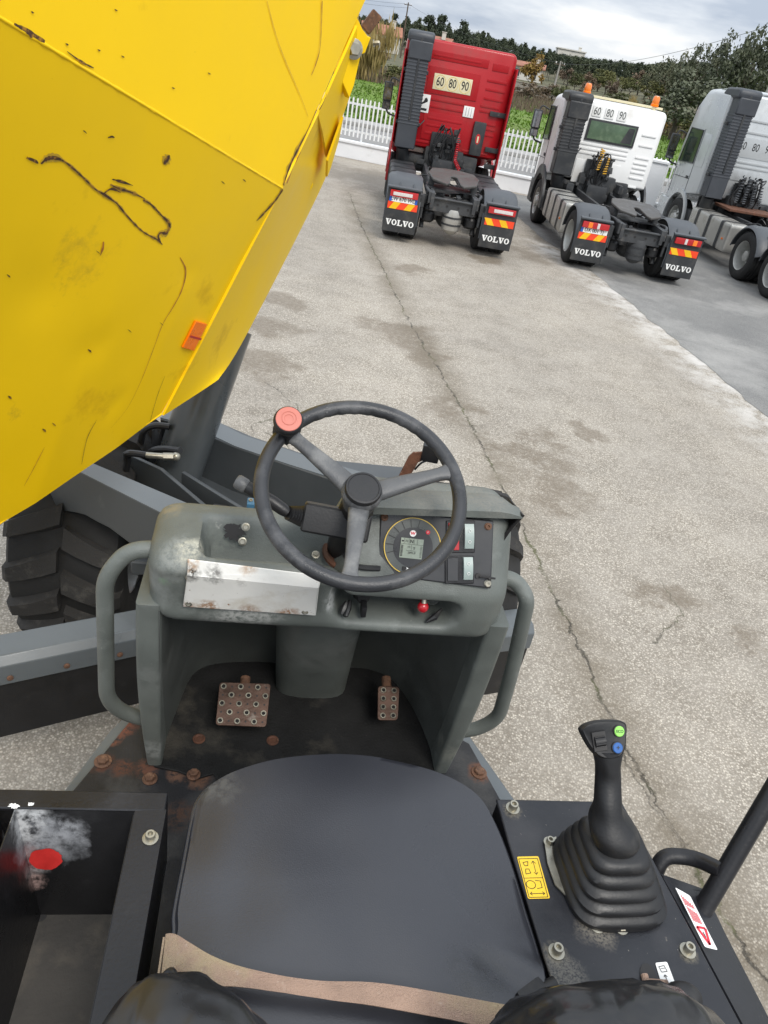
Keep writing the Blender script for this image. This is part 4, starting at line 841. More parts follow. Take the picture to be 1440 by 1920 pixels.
# ---- dashboard moulding
PF = [(1.48, 2.00), (1.27, 2.05), (1.238, 2.063), (1.225, 2.085), (1.222, 2.12), (1.214, 2.16), (1.209, 2.19), (1.205, 2.215), (1.222, 2.234), (1.24, 2.243), (1.26, 2.250), (1.30, 2.256), (1.335, 2.260), (1.36, 2.262), (1.40, 2.25), (1.45, 2.16), (1.47, 1.9)]
PT = list(PF); PT[9] = (1.240, 2.225); PT[10] = (1.250, 2.165); PT[11] = (1.305, 2.162); PT[12] = (1.338, 2.245)
PR = [(1.50, 2.00), (1.27, 2.05), (1.24, 2.06), (1.228, 2.075), (1.243, 2.092), (1.33, 2.10), (1.33, 2.158), (1.236, 2.165), (1.220, 2.182), (1.228, 2.205), (1.26, 2.255), (1.300, 2.315), (1.32, 2.335), (1.37, 2.35), (1.44, 2.33), (1.50, 2.16), (1.50, 1.9)]
PRF = list(PR); PRF[4] = (1.224, 2.10); PRF[5] = (1.222, 2.12); PRF[6] = (1.221, 2.14); PRF[7] = (1.220, 2.16)
XS = (-.212, .560)
def dash_profile(x):
    st = [(-1, PF), (-.112, PF), (-.088, PT), (.150, PT), (.212, PR), (.415, PR), (.455, PRF), (2, PRF)]
    for (xa, a), (xb, b_) in zip(st[:-1], st[1:]):
        if xa <= x <= xb:
            t = sstep(xa, xb, x); P = [(lerp(p[0], q[0], t), lerp(p[1], q[1], t)) for p, q in zip(a, b_)]; break
    d = min(x - XS[0], XS[1] - x); k = 1.0
    if d < .075: k = (1 - (1 - max(d, .0015) / .075) ** 2.6) ** (1 / 2.6)
    k = .55 + .45 * k; cy, cz = 1.40, 2.13
    return [Vector((x, cy + (p[0] - cy) * k, cz + (p[1] - cz) * k)) for p in P]
xs = []
x = XS[0]
while x < XS[1] + 1e-6:
    xs.append(min(x, XS[1])); x += .004 if min(x - XS[0], XS[1] - x) < .08 else .010
rows = [smooth_path(dash_profile(x), 4) for x in xs]
mb = MB(); mb.grid(rows)
for r in (rows[0], rows[-1]):
    mb.add(r, [list(range(len(r)))])
dash = part('dashboard', mb, 'plastic', smooth=50); dash['label'] = 'weathered dark grey moulded dashboard'
# footwell shell
fl = [(-.205, 1.31), (-.195, 1.40), (-.178, 1.52), (-.155, 1.63), (-.09, 1.685), (.06, 1.705), (.22, 1.71), (.38, 1.695), (.455, 1.65), (.50, 1.56), (.528, 1.45), (.548, 1.31)]
tp = [(-.190, 1.235), (-.186, 1.28), (-.178, 1.36), (-.155, 1.43), (-.09, 1.48), (.06, 1.50), (.22, 1.50), (.38, 1.50), (.455, 1.47), (.505, 1.40), (.530, 1.31), (.540, 1.235)]
fa = smooth_path([(x, y, 1.505) for x, y in fl], 4); ta = smooth_path([(x, y, 2.085) for x, y in tp], 4)
rows = [[a.lerp(b_, j / 14) for j in range(15)] for a, b_ in zip(fa, ta)]
mb = MB(); mb.grid(rows); part('footwell', mb, 'plastic_dk', dash, smooth=60, solid=.012)
# side legs of the dashboard
for sx, lab in ((-1, 'l'), (1, 'r')):
    x0 = -.212 if sx < 0 else .555; rows = []
    for i in range(25):
        t = i / 24; z = lerp(1.508, 2.10, t); yf = lerp(1.303, 1.232, t) ; yb = yf + .16 + .05 * t; w = lerp(.018, .026, t) + .004 * math.sin(math.pi * t); xc = x0 + sx * (-.004 + .006 * math.sin(math.pi * t)); r_ = .010
        loop = []
        for (cx_, cy_, a0) in ((xc - w + r_, yf + r_, 180), (xc + w - r_, yf + r_, 270), (xc + w - r_, yb - r_, 0), (xc - w + r_, yb - r_, 90)):
            for k in range(5): a = R_(a0 + 22.5 * k); loop.append(Vector((cx_ + r_ * math.cos(a), cy_ + r_ * math.sin(a), z)))
        rows.append(loop)
    mb = MB(); mb.grid(rows, cv=True); mb.add(rows[0], [list(range(len(rows[0])))]); mb.add(rows[-1], [list(range(len(rows[-1])))]); part('side_leg', mb, 'plastic', dash, smooth=50)
# steering column shroud in the footwell
rows = []
for i in range(15):
    t = i / 14; z = lerp(2.075, 1.508, t); yf = lerp(1.285, 1.560, t ** .9); xa = lerp(.055, .095, t); xb = lerp(.290, .300, t); loop = []
    for k in range(13):
        s = k / 12; a = (s - .5) * math.pi; xx = lerp(xa, xb, .5 + .5 * math.copysign(abs(math.sin(a)) ** .75, math.sin(a))); yy = yf + (1.66 - yf) * (1 - math.cos(a) ** .35 if abs(math.cos(a)) > 1e-4 else 1); loop.append(Vector((xx, yy, z)))
    rows.append(loop)
mb = MB(); mb.grid(rows); part('column_shroud', mb, 'plastic', dash, smooth=60, solid=.006)
# bare metal plate with its bent top
pl = [L(344, 1131, z=2.118), L(592, 1148, z=2.118), L(598, 1096, z=2.212), L(352, 1072, z=2.216), ]
pt_ = [L(352, 1047, z=2.243), L(604, 1078, z=2.243)]
fr = Vector((0, -.012, 0)); mb = MB()
mb.prism([p + fr for p in (pl[0], pl[1], pl[2], pl[3])], (0, .005, 0)); mb.prism([pl[3] + fr, pl[2] + fr, pt_[1] + Vector((0, -.004, .002)), pt_[0] + Vector((0, -.004, .002))], (0, .004, -.003)); dp = part('cover_plate', mb, 'alloy', dash, bevel=.002); dp['label'] = 'bare scuffed metal cover plate with rusty edges'
for u, v, z in ((357, 1077, 2.205), (585, 1097, 2.195), (355, 1124, 2.13), (572, 1139, 2.13)):
    mb = MB(); p = L(u, v, z=z); p.y = lerp(1.2, 1.21, 0) - .0045 if False else p.y - .010; mb.lathe([(.009, 0), (.008, .003), (.005, .005), (.002, .004), (0, .004)], Matrix.Translation(p) @ Vector((0, -1, .1)).to_track_quat('Z', 'Y').to_matrix().to_4x4(), 14); part('screw', mb, 'steel', dp)
# bleached and chipped spots of the moulding
def blot(name, u, v, ru, rv, z, mat, n=30, seed=0, lift=(0, -.004, .003), par=None, jag=.35, surf=None):
    mb = MB(); P = []
    for k in range(n):
        a = 2 * math.pi * k / n; q = 1 + jag * mnoise.noise(Vector((math.cos(a) * 2.3, math.sin(a) * 2.3, seed))) + jag * .5 * mnoise.noise(Vector((math.cos(a) * 7, math.sin(a) * 7, seed)))
        uu, vv = u + ru * q * math.cos(a), v + rv * q * math.sin(a); P.append((surf(uu, vv) if surf else L(uu, vv, z=z)) + Vector(lift))
    mb.add(P, [list(range(n))]); return part(name, mb, mat, par or dash, smooth=0)
# jagged hole and two bolts in the tray's back wall
wall_y = lambda u, v: Lp(u, v, Vector((0, 1.318, 2.20)), Vector((0, -.93, .37)))
blot('torn_hole', 439, 997, 19, 15, 0, 'ink', 40, 3, (0, -.0125, .009), dash, .75, wall_y)
for u, v in ((461, 988), (455, 1015)):
    mb = MB(); mb.hexbolt(wall_y(u, v) + Vector((0, -.012, .008)), (0, -.93, .5), .0062, .008); part('bolt', mb, 'steel', dash)
mb = MB(); mb.hexbolt(L(592, 1040, z=2.215), (0, -.5, .8), .006, .006); part('bolt', mb, 'steel', dash)
# grab handles
hl = fillet([L(312, 1030, y=1.31), L(242, 1030, y=1.30), L(196, 1082, y=1.29), L(200, 1310, y=1.31), L(232, 1338, y=1.33), L(292, 1352, y=1.34)], .09, 8)
mb = MB(); mb.tube(hl, .0185, 18); part('grab_handle', mb, 'plastic', dash, smooth=60)
hr = fillet([L(905, 1085, y=1.34), L(962, 1082, y=1.33), L(990, 1120, y=1.31), L(962, 1250, y=1.31), L(935, 1345, y=1.33), L(895, 1368, y=1.34), L(845, 1372, y=1.35)], .08, 8)
mb = MB(); mb.tube(hr, .0185, 18); part('grab_handle', mb, 'plastic', dash, smooth=60)
# instrument panel
q0, q1, q2, q3 = L(706, 1078, z=2.207), L(922, 1104, z=2.207), L(924, 976, z=2.326), L(713, 957, z=2.326)
ipn = (q1 - q0).cross(q3 - q0).normalized(); ipn = ipn if ipn.y < 0 else -ipn
pc = (q0 + q1 + q2 + q3) / 4 + ipn * .019; ipx = ((q1 - q0) + (q2 - q3)).normalized(); ipu = ipn.cross(ipx).normalized(); ipu = ipu if ipu.z > 0 else -ipu
IP = lambda u, v, h=0.0: Lp(u, v, pc, ipn) + ipn * h
mb = MB(); mb.prism([IP(u, v, -.026) for u, v in ((707, 1078), (921, 1104), (926, 977), (714, 956))], ipn * .026); ip = part('instrument_panel', mb, 'dial_dk', dash, bevel=.003)
def disc(name, u, v, r, h0, h1, mat, par, n=40, r_in=0.0):
    M = Matrix.Translation(IP(u, v, h0)) @ ipn.to_track_quat('Z', 'Y').to_matrix().to_4x4(); q = MB()
    if r_in: q.lathe([(r_in, 0), (r, 0), (r, h1 - h0), (r_in, h1 - h0)], M, n, closed=True)
    else: q.lathe([(r, 0), (r, h1 - h0), (0, h1 - h0)], M, n)
    return part(name, q, mat, par)
GU, GV = 773, 1024
g = disc('gauge', GU, GV, .0590, 0, .003, 'dial', ip); disc('bezel', GU, GV, .0605, 0, .0042, 'gold', ip, 48, .0588); disc('inner_face', GU + 1, GV + 2, .0420, .003, .0036, 'dial_dk', ip)
gc = IP(GU, GV, .0037)
for k in range(12):
    a = R_(-20 + k * 20); d = ipx * math.cos(a) + ipu * math.sin(a); s = ipn.cross(d); mb = MB(); mb.add([gc + d * .040 + s * .0006, gc + d * .056 + s * .0006, gc + d * .056 - s * .0006, gc + d * .040 - s * .0006], [(0, 1, 2, 3)]); part('tick', mb, 'ink', ip, smooth=0)
mb = MB(); lc = IP(771, 1028, .0040)
mb.prism([lc - ipx * .024 - ipu * .021, lc + ipx * .024 - ipu * .021, lc + ipx * .024 + ipu * .021, lc - ipx * .024 + ipu * .021], ipn * .001); lcd = part('screen', mb, 'lcd', ip)
def ptext(nm, s, c, size, mat, par, sx=1.0, bold=0.): return lettering(nm, s, size, frame_M(c, ipx, ipu), MT[mat], par, sx, OFF, bold, .0003)
ptext('screen_letter', 'N', lc + ipn * .0013 - ipx * .001 + ipu * .0145, .0105, 'ink', lcd, 1, .0002)
ptext('screen_letter', 'H', lc + ipn * .0013 - ipx * .0115 + ipu * .0145, .0085, 'ink', lcd)
ptext('screen_letter', '2893.8', lc + ipn * .0013 + ipx * .001 - ipu * .0095, .0062, 'ink', lcd)
mb = MB()
def lrect(mb, cx_, cy_, w, h): c_ = lc + ipn * .0013 + ipx * cx_ + ipu * cy_; mb.add([c_ - ipx * w - ipu * h, c_ + ipx * w - ipu * h, c_ + ipx * w + ipu * h, c_ - ipx * w + ipu * h], [(0, 1, 2, 3)])
lrect(mb, 0, .0085, .0235, .0003); lrect(mb, -.017, .0145, .0003, .006); lrect(mb, -.0065, .0145, .0003, .006); lrect(mb, .0045, .0145, .0003, .006); lrect(mb, .011, .0145, .0003, .006); lrect(mb, -.020, .0145, .0022, .0016); lrect(mb, -.0005, .001, .0003, .006); lrect(mb, -.001, -.005, .010, .0003)
for k in range(9): lrect(mb, -.0205, .005 - k * .0027, .0025, .0009); lrect(mb, .0205, .005 - k * .0027, .0020, .0005)
lrect(mb, -.006, .002, .003, .0004); lrect(mb, -.006, .004, .003, .0004); lrect(mb, .0055, .002, .003, .0004); lrect(mb, .0055, .0005, .0006, .003)
part('screen_segments', mb, 'ink', lcd, smooth=0)
disc('badge', 774, 1000, .0068, .003, .0042, 'white', ip, 24); ptext('badge_letter', 'W', IP(774, 1000, .0045), .0085, 'redink', ip, 1.1, .0004)
disc('warning_light', 802, 998, .0045, .003, .0041, 'redink', ip, 20); ptext('warning_letter', 'P', IP(802, 998, .0043), .005, 'white', ip)
mb = MB(); c_ = IP(764, 1066, .0040); mb.prism([c_ - ipx * .012 - ipu * .004, c_ + ipx * .010 - ipu * .004, c_ + ipx * .010 + ipu * .004, c_ - ipx * .012 + ipu * .004], ipn * .001); kb = part('gauge_button', mb, 'ink', ip, bevel=.001)
mb = MB(); c_ = IP(789, 1069, .0040); mb.prism([c_ - ipx * .010 - ipu * .004, c_ + ipx * .012 - ipu * .004, c_ + ipx * .012 + ipu * .004, c_ - ipx * .010 + ipu * .004], ipn * .001); part('gauge_button', mb, 'ink', ip, bevel=.001)
mb = MB(); c_ = IP(763, 1065, .0055); mb.add([c_ - ipx * .003 + ipu * .003, c_ + ipx * .003, c_ - ipx * .003 - ipu * .003, c_ - ipx * .0005], [(0, 1, 3), (1, 2, 3)]); part('arrow_mark', mb, 'white', kb, smooth=0)
# rocker switches in their frames
def quad_box(u0, v0, u1, v1, h0, h1): c_ = [IP(u0, v0, h0), IP(u1, v0, h0), IP(u1, v1, h0), IP(u0, v1, h0)]; q = MB(); q.prism(c_, ipn * (h1 - h0)); return q
for (u0, v0, u1, v1, lit) in ((836, 976, 890, 1036, True), (834, 1042, 888, 1094, False)):
    fr_ = part('switch_frame', quad_box(u0, v0, u1, v1, 0, .004), 'black', ip, bevel=.0015)
    part('blank_switch', quad_box(u0 + 4, v0 + 4, u0 + 24, v1 - 5, .004, .007), 'red' if lit else 'dial_dk', fr_, bevel=.001)
    ua, va, ub, vb = u0 + 33, v0 + (6 if lit else 2), u0 + 52, v1 - (8 if lit else 8)
    rows = []
    for i in range(11):
        t = i / 10; hgt = .008 + .008 * (1 - (2 * t - 1) ** 2) * .6; v = lerp(va, vb, t); rows.append([IP(ua, v, .003), IP(ua + 1, v, hgt), IP(ub - 1, v, hgt), IP(ub, v, .003)])
    q = MB(); q.grid(rows); q.add(rows[0], [(0, 1, 2, 3)]); q.add(rows[-1], [(0, 1, 2, 3)]); rk = part('rocker', q, 'rocker', fr_)
    for dv in (.28, .72): q = MB(); c_ = IP((ua + ub) / 2, lerp(va, vb, dv), .0132); q.tube([c_ + (ipx * math.cos(a) + ipu * math.sin(a)) * .003 for a in [R_(40 * k) for k in range(9)]], .0005, 4, closed=True); part('switch_symbol', q, 'white', rk)
for u, v in ((721, 970), (915, 987), (914, 1094)):
    M = Matrix.Translation(IP(u, v, 0)) @ ipn.to_track_quat('Z', 'Y').to_matrix().to_4x4(); q = MB(); q.lathe([(.008, 0), (.008, .002), (.006, .003), (.006, .006), (.003, .006), (.0028, .003), (0, .003)], M, 16); part('screw', q, 'rust_dk' if v < 1000 else 'steel', ip)
q = MB(); q.tube([IP(896, 1080, 0), IP(896, 1080, .004)], .006, 14); q.tube([IP(898, 1080, .010), IP(926, 1083, .014)], .0022, 8); q.ball(IP(915, 1084, .012), .004); part('key_loop', q, 'ink', ip)
# sun hood
q = MB(); hf0, hf1 = L(690, 953, z=2.362), L(980, 963, z=2.362); hb0, hb1 = L(716, 914, z=2.352), L(958, 928, z=2.352)
rows = []
for i in range(13):
    t = i / 12; a = hf0.lerp(hf1, t); b_ = hb0.lerp(hb1, t); dpz = .0 if t < .8 else .012 * ((t - .8) / .2) ** 2
    rows.append([a + Vector((0, 0, -.012)), a + Vector((0, .0, .002 - dpz)), a.lerp(b_, .35) + Vector((0, 0, .008 - dpz)), a.lerp(b_, .8) + Vector((0, 0, .006 - dpz * 2)), b_ + Vector((0, .012, -.012 - dpz * 2)), b_ + Vector((0, .035, -.07))])
q.grid(rows); q.add(rows[-1], [list(range(6))]); hd = part('sun_hood', q, 'plastic', dash, smooth=50, solid=.006)
q = MB(); q.plate([hf1 + Vector((.0, 0, -.002)), hb1 + Vector((.004, .02, -.02)), L(948, 1000, z=2.30), L(934, 1030, z=2.268), L(930, 1016, z=2.278)], .006); part('hood_cheek', q, 'ink', hd)
# key switch, red knob, slot panel
q = MB(); q.plate([Vector((.215, 1.322, 2.10)), Vector((.415, 1.322, 2.10)), Vector((.415, 1.322, 2.158)), Vector((.215, 1.322, 2.158))], .003); sp = part('slot_panel', q, 'ink', dash)
kc = L(681, 1130, z=2.13); q = MB(); q.lathe([(.022, 0), (.022, .006), (.017, .010), (.015, .028), (.011, .032), (0, .032)], Matrix.Translation(kc + Vector((0, .04, .0))) @ Vector((0, -1, .15)).to_track_quat('Z', 'Y').to_matrix().to_4x4(), 20)
q.box(kc + Vector((.002, -.005, -.012)), (.012, .03, .028), bev=.004); kk = part('ignition_switch', q, 'rubber', dash)
q = MB()
for a, b_, w in (((650, 1128), (640, 1152), .009), ((656, 1126), (648, 1156), .008)):
    p, r2 = L(*a, z=2.13), L(*b_, z=2.11); q.tube([p, p.lerp(r2, .5), r2], [w * .5, w, w * .6], 8)
part('key_tag', q, 'rubber', kk)
rb = L(793, 1138, z=2.135); q = MB(); q.ball(rb, .0125, (1, 1, 1.05), 20, 14); q.tube([rb, rb + Vector((0, .06, .01))], .004, 8); rk = part('pull_knob', q, 'red', dash)
q = MB(); q.tube([rb + Vector((0, -.002, .011)), rb + Vector((0, .006, .022))], .006, 12); part('ferrule', q, 'steel', rk)
rs = L(815, 1137, z=2.13); q = MB(); q.lathe([(.016, 0), (.016, .004), (.012, .006), (.010, .003), (0, .003)], Matrix.Translation(rs + Vector((0, .03, 0))) @ Vector((0, -1, .2)).to_track_quat('Z', 'Y').to_matrix().to_4x4(), 20); part('socket', q, 'dial', dash)
q = MB(); a, b_ = L(828, 1142, z=2.12), L(800, 1166, z=2.10); q.tube([a, a.lerp(b_, .5) + Vector((0, -.006, .0)), b_], [.003, .008, .003], 8); part('cap_strap', q, 'rubber', dash)

# ---- steering wheel
SWn = Vector((0, -.50, .866)).normalized(); SWc = L(680, 920, z=2.437); SWx = Vector((1, 0, 0)); SWy = SWn.cross(SWx).normalized()
SWR = .190
def swp(a, r, h=0.0): return SWc + (SWx * math.cos(a) + SWy * math.sin(a)) * r + SWn * h
q = MB(); N = 128; rows = []
for i in range(N):
    a = 2 * math.pi * i / N; grip = .0007 * math.sin(a * 46) if (.55 < a < 2.2) else 0; loop = []
    for k in range(16):
        b_ = 2 * math.pi * k / 16; rr = .0142; inner = grip * (1.6 if math.cos(b_) < -.2 else 0); loop.append(swp(a, SWR + (rr + inner) * math.cos(b_), rr * math.sin(b_) * .95))
    rows.append(loop)
q.grid(rows, cu=True, cv=True); sw = part('steering_wheel', q, 'wheelgrip', smooth=80)
sw['label'] = 'black three spoke steering wheel with a coral spinner knob'
def px_angle(u, v): p = Lp(u, v, SWc, SWn) - SWc; return math.atan2(p.dot(SWy), p.dot(SWx))
for (u, v) in ((541, 812), (862, 880), (655, 1085)):
    a = px_angle(u, v); rows = []; t_ = SWx * -math.sin(a) + SWy * math.cos(a)
    for i in range(13):
        s = i / 12; r = lerp(.028, SWR - .004, s); w = lerp(.021, .0135, min(1, s * 1.4)) + (.012 * ((s - .86) / .14) ** 2 if s > .86 else 0); h = lerp(-.018, 0, s ** .7); th_ = lerp(.013, .009, s)
        rows.append([swp(a, r, h) + t_ * w * math.cos(b_) + SWn * th_ * math.copysign(abs(math.sin(b_)) ** .6, math.sin(b_)) for b_ in [2 * math.pi * k / 14 for k in range(14)]])
    q = MB(); q.grid(rows, cv=True); part('spoke', q, 'spoke', sw, smooth=70)
HM = Matrix.Translation(SWc) @ SWn.to_track_quat('Z', 'Y').to_matrix().to_4x4()
q = MB(); q.lathe([(.030, -.07), (.034, -.03), (.039, -.014), (.039, -.004), (.034, .002), (0, .002)], HM, 36); part('hub', q, 'spoke', sw, smooth=45)
q = MB(); q.lathe([(.0345, .001), (.0355, .008), (.0335, .012), (.030, .0125), (.029, .0112), (0, .0118)], HM, 40); part('hub_cap', q, 'rubber', sw, smooth=40)
ka = px_angle(541, 810); kp = L(550, 774, z=SWc.z + .165)
kp = swp(ka, SWR + .006, .055); q = MB(); cl = swp(ka, SWR, 0)
q.box(cl + SWn * .004, (.040, .044, .034), Matrix.Rotation(ka + .0, 3, SWn) @ HM.to_3x3(), bev=.009); part('knob_clamp', q, 'rubber', sw)
KM = Matrix.Translation(cl) @ (SWn + Vector((0, -.25, .0))).normalized().to_track_quat('Z', 'Y').to_matrix().to_4x4()
q = MB(); q.lathe([(.010, .012), (.010, .028), (.022, .030), (.0275, .038), (.0285, .048), (.0265, .055), (.023, .057)], KM, 32); kn = part('spinner_knob', q, 'rubber', sw, smooth=45)
q = MB(); q.lathe([(.0242, .0555), (.0242, .0578), (.0235, .0585), (.0145, .0587), (.0142, .0575), (.0125, .0575), (.0122, .0587), (.0085, .0587), (.0082, .0578), (0, .0582)], KM, 36); part('knob_cap', q, 'knobred', kn, smooth=35)
# column, switch box and lever
cdn = -SWn
q = MB(); q.tube([SWc + cdn * .02, SWc + cdn * .10, SWc + cdn * .30], [.030, .036, .038], 24); col_ = part('steering_column', q, 'rubber', smooth=50)
bx = [L(560, 985, z=2.335), L(690, 985, z=2.335)]
q = MB(); cB = L(630, 978, z=2.335); q.box(cB, (.135, .072, .058), Euler((R_(-28), R_(3), R_(-6))), bev=.010, seg=3); part('switch_box', q, 'rubber', col_)
l0 = L(566, 968, z=2.345); l1 = L(540, 962, z=2.357); l2 = L(512, 942, z=2.372); l3 = L(458, 910, z=2.392)
q = MB(); d_ = (l1 - l0)
pts = []; rad = []
for k in range(25): pts.append(l0.lerp(l1, k / 24)); rad.append(lerp(.019, .012, k / 24) + .0022 * math.cos(k * 2 * math.pi / 4))
q.tube(pts, rad, 18); part('bellows', q, 'rubber', col_, smooth=60)
q = MB(); q.tube([l1, l1.lerp(l2, .3), l2, l2.lerp(l3, .45), l3.lerp(l2, .15), l3], [.010, .0125, .0130, .0125, .0125, .011], 16); lv = part('direction_lever', q, 'rubber', col_, smooth=50)
q = MB(); ax_ = (l3 - l2).normalized(); q.lathe([(.0125, 0), (.0145, .004), (.0145, .020), (.012, .024), (0, .024)], Matrix.Translation(l3 - ax_ * .006) @ ax_.to_track_quat('Z', 'Y').to_matrix().to_4x4(), 18); part('lever_tip', q, 'spoke', lv, smooth=50)
hc = L(636, 1040, z=2.215); q = MB(); q.lathe([(.046, 0), (.044, .006), (.036, .008), (.034, -.004), (0, -.004)], Matrix.Translation(hc + Vector((.01, .02, -.004))) @ SWn.to_track_quat('Z', 'Y').to_matrix().to_4x4(), 28); part('column_seal', q, 'rust', col_)
q = MB(); q.tube(smooth_path([L(640, 1030, z=2.23), L(665, 1060, z=2.235), L(712, 1066, z=2.23)], 6), .006, 8); part('cable', q, 'hose', col_)

# ---- floor, pedals, bolts
ZF = 1.5
base_poly = [L(60, 1560, z=ZF - .02), L(150, 1442, z=ZF - .02), L(205, 1370, z=ZF - .02), L(280, 1300, z=ZF - .02), Vector((-.12, 1.78, ZF - .02)), Vector((.45, 1.78, ZF - .02)), L(862, 1350, z=ZF - .02), L(890, 1392, z=ZF - .02), L(975, 1512, z=ZF - .02), Vector((.80, .3, ZF - .02)), Vector((-.50, .3, ZF - .02))]
q = MB(); q.prism(base_poly, (0, 0, -.05)); flo = part('floor_frame', q, 'grey_lt', bevel=.006)
tread = [L(96, 1530, z=ZF), L(172, 1440, z=ZF), L(228, 1370, z=ZF), L(262, 1330, z=ZF), Vector((-.14, 1.75, ZF)), Vector((.44, 1.75, ZF)), L(855, 1380, z=ZF), L(880, 1394, z=ZF), L(918, 1462, z=ZF), L(950, 1520, z=ZF), Vector((.78, .32, ZF)), Vector((-.48, .32, ZF))]
q = MB(); q.prism(tread, (0, 0, -.016)); part('floor_plate', q, 'floorp', flo, bevel=.003)
mt = [L(288, 1436, z=ZF + .008), L(300, 1392, z=ZF + .008), L(340, 1290, z=ZF + .008), Vector((-.13, 1.70, ZF + .008)), Vector((.44, 1.69, ZF + .008)), L(800, 1330, z=ZF + .008), L(836, 1444, z=ZF + .008), L(700, 1452, z=ZF + .008), Vector((.3, 1.1, ZF + .008)), Vector((.05, 1.1, ZF + .008)), L(400, 1450, z=ZF + .008), L(368, 1460, z=ZF + .008), L(335, 1446, z=ZF + .008)]
q = MB(); q.prism(mt, (0, 0, -.007)); part('floor_mat', q, 'mat', flo, bevel=.002)
# rust eating the edge of the floor plates
def rust_strip(px, w, z, name='rust_edge', mat='rust'):
    P = smooth_path([L(u, v, z=z) for u, v in px], 8); V = []; m = len(P)
    for i, p in enumerate(P):
        t = (P[min(i + 1, m - 1)] - P[max(i - 1, 0)]).normalized(); s = Vector((-t.y, t.x, 0)); a = w * (.5 + .9 * abs(mnoise.noise(Vector((i * .37, w * 50, px[0][0] * .1))))); b_ = w * (.4 + .9 * abs(mnoise.noise(Vector((i * .33, 9, px[0][1] * .1))))); V += [p + s * a, p - s * b_]
    q = MB(); q.add(V, [(2 * i, 2 * i + 1, 2 * i + 3, 2 * i + 2) for i in range(m - 1)]); return part(name, q, mat, flo, smooth=0)
for u, v, z, r in ((193, 1428, ZF + .001, .015), (281, 1461, ZF + .001, .013), (363, 1453, ZF + .009, .012), (898, 1449, ZF + .001, .015)):
    q = MB(); q.hexbolt(L(u, v, z=z), (0, 0, 1), r, .012); part('floor_bolt', q, 'rust_dk', flo)
for u, v in ((373, 1386), (511, 1389)):
    q = MB(); q.lathe([(.0165, 0), (.0165, .003), (.013, .004), (.010, .001), (0, .001)], Matrix.Translation(L(u, v, z=ZF + .0085)), 22); part('floor_screw', q, 'rust', flo)
def pedal(name, c4, nx, ny, r, label):
    P = [Vector(p) for p in c4]; nn = (P[1] - P[0]).cross(P[3] - P[0]).normalized(); nn = nn if nn.z > 0 else -nn
    q = MB(); q.prism([p - nn * .006 for p in fillet_loop(P, .010)], nn * .006); pd = part(name, q, 'pedal', smooth=30, bevel=.001); pd['label'] = label
    for i in range(nx):
        for j in range(ny):
            if (i + j) % 2 == 0 or nx < 3:
                s, t = (i + .5) / nx, (j + .5) / ny; p = P[0].lerp(P[1], s).lerp(P[3].lerp(P[2], s), t) + nn * .0005
                q = MB(); q.lathe([(r * 1.15, 0), (r, .003), (r * .7, .003), (r * .62, .0005)], Matrix.Translation(p) @ nn.to_track_quat('Z', 'Y').to_matrix().to_4x4(), 16); st_ = part('stud', q, 'steel', pd)
                q = MB(); q.lathe([(r * .62, .0006), (0, .0006)], Matrix.Translation(p) @ nn.to_track_quat('Z', 'Y').to_matrix().to_4x4(), 14); part('stud_hole', q, 'ink', pd)
            elif nx > 3:
                s, t = (i + .5) / nx, (j + .5) / ny; p = P[0].lerp(P[1], s).lerp(P[3].lerp(P[2], s), t) + nn * .0006; q = MB(); q.lathe([(r * .35, 0), (0, .0001)], Matrix.Translation(p) @ nn.to_track_quat('Z', 'Y').to_matrix().to_4x4(), 10); part('drain_hole', q, 'ink', pd)
    c_ = sum(P, Vector()) / 4; q = MB(); q.tube([c_ - nn * .008, c_ + Vector((0, .05, -.06)), c_ + Vector((0, .06, -.12))], .010, 10); q.tube([c_ - nn * .007 + Vector((0, .05, .01)), c_ - nn * .007 + Vector((0, .082, .018))], .014, 12); part('pedal_arm', q, 'rust_dk', pd)
    return pd
def fillet_loop(P, r, k=4):
    out = []; n = len(P)
    for i in range(n):
        a, b_, c = P[i - 1], P[i], P[(i + 1) % n]; p1 = b_ + (a - b_).normalized() * r; p2 = b_ + (c - b_).normalized() * r
        for j in range(k + 1): t = j / k; out.append((1 - t) ** 2 * p1 + 2 * t * (1 - t) * b_ + t * t * p2)
    return out
pedal('brake_pedal', [L(412, 1279, z=1.635), L(508, 1282, z=1.635), L(499, 1363, z=1.585), L(404, 1359, z=1.585)], 6, 5, .0075, 'wide rusty brake pedal plate with raised studs')
pedal('throttle_pedal', [L(709, 1286, z=1.625), L(749, 1288, z=1.625), L(746, 1350, z=1.585), L(708, 1350, z=1.585)], 2, 4, .0075, 'narrow worn metal throttle pedal')

# ---- seat
ZS = 1.955
out_px = [(318, 1800), (330, 1700), (347, 1610), (362, 1530), (374, 1492), (400, 1464), (450, 1440), (530, 1420), (620, 1411), (700, 1416), (780, 1432), (850, 1458), (900, 1492), (930, 1540), (958, 1610), (985, 1700), (1010, 1780), (1026, 1850)]
outl = [L(u, v, z=ZS) for u, v in out_px] + [Vector((.46, .30, ZS)), Vector((.17, .27, ZS)), Vector((-.12, .30, ZS))]
lp = smooth_path(outl, 6, closed=True); cen = Vector((.165, .72, ZS))
def seat_z(p, t):      # t = 0 centre, 1 rim
    z = .012 * (1 - t * t) + .006 * mnoise.noise(Vector((p.x * 7, p.y * 7, 3))) + .0011 * mnoise.noise(Vector((p.x * 16, p.y * 8, 8))) 
    ang = math.atan2(p.y - .5, p.x - .42)
    if p.x > .33 and p.y < .62: z += .010 * math.sin((p.x * .8 + p.y) * 60) * sstep(.33, .42, p.x) * sstep(.62, .52, p.y)      # puckered corner
    return z
rows = []
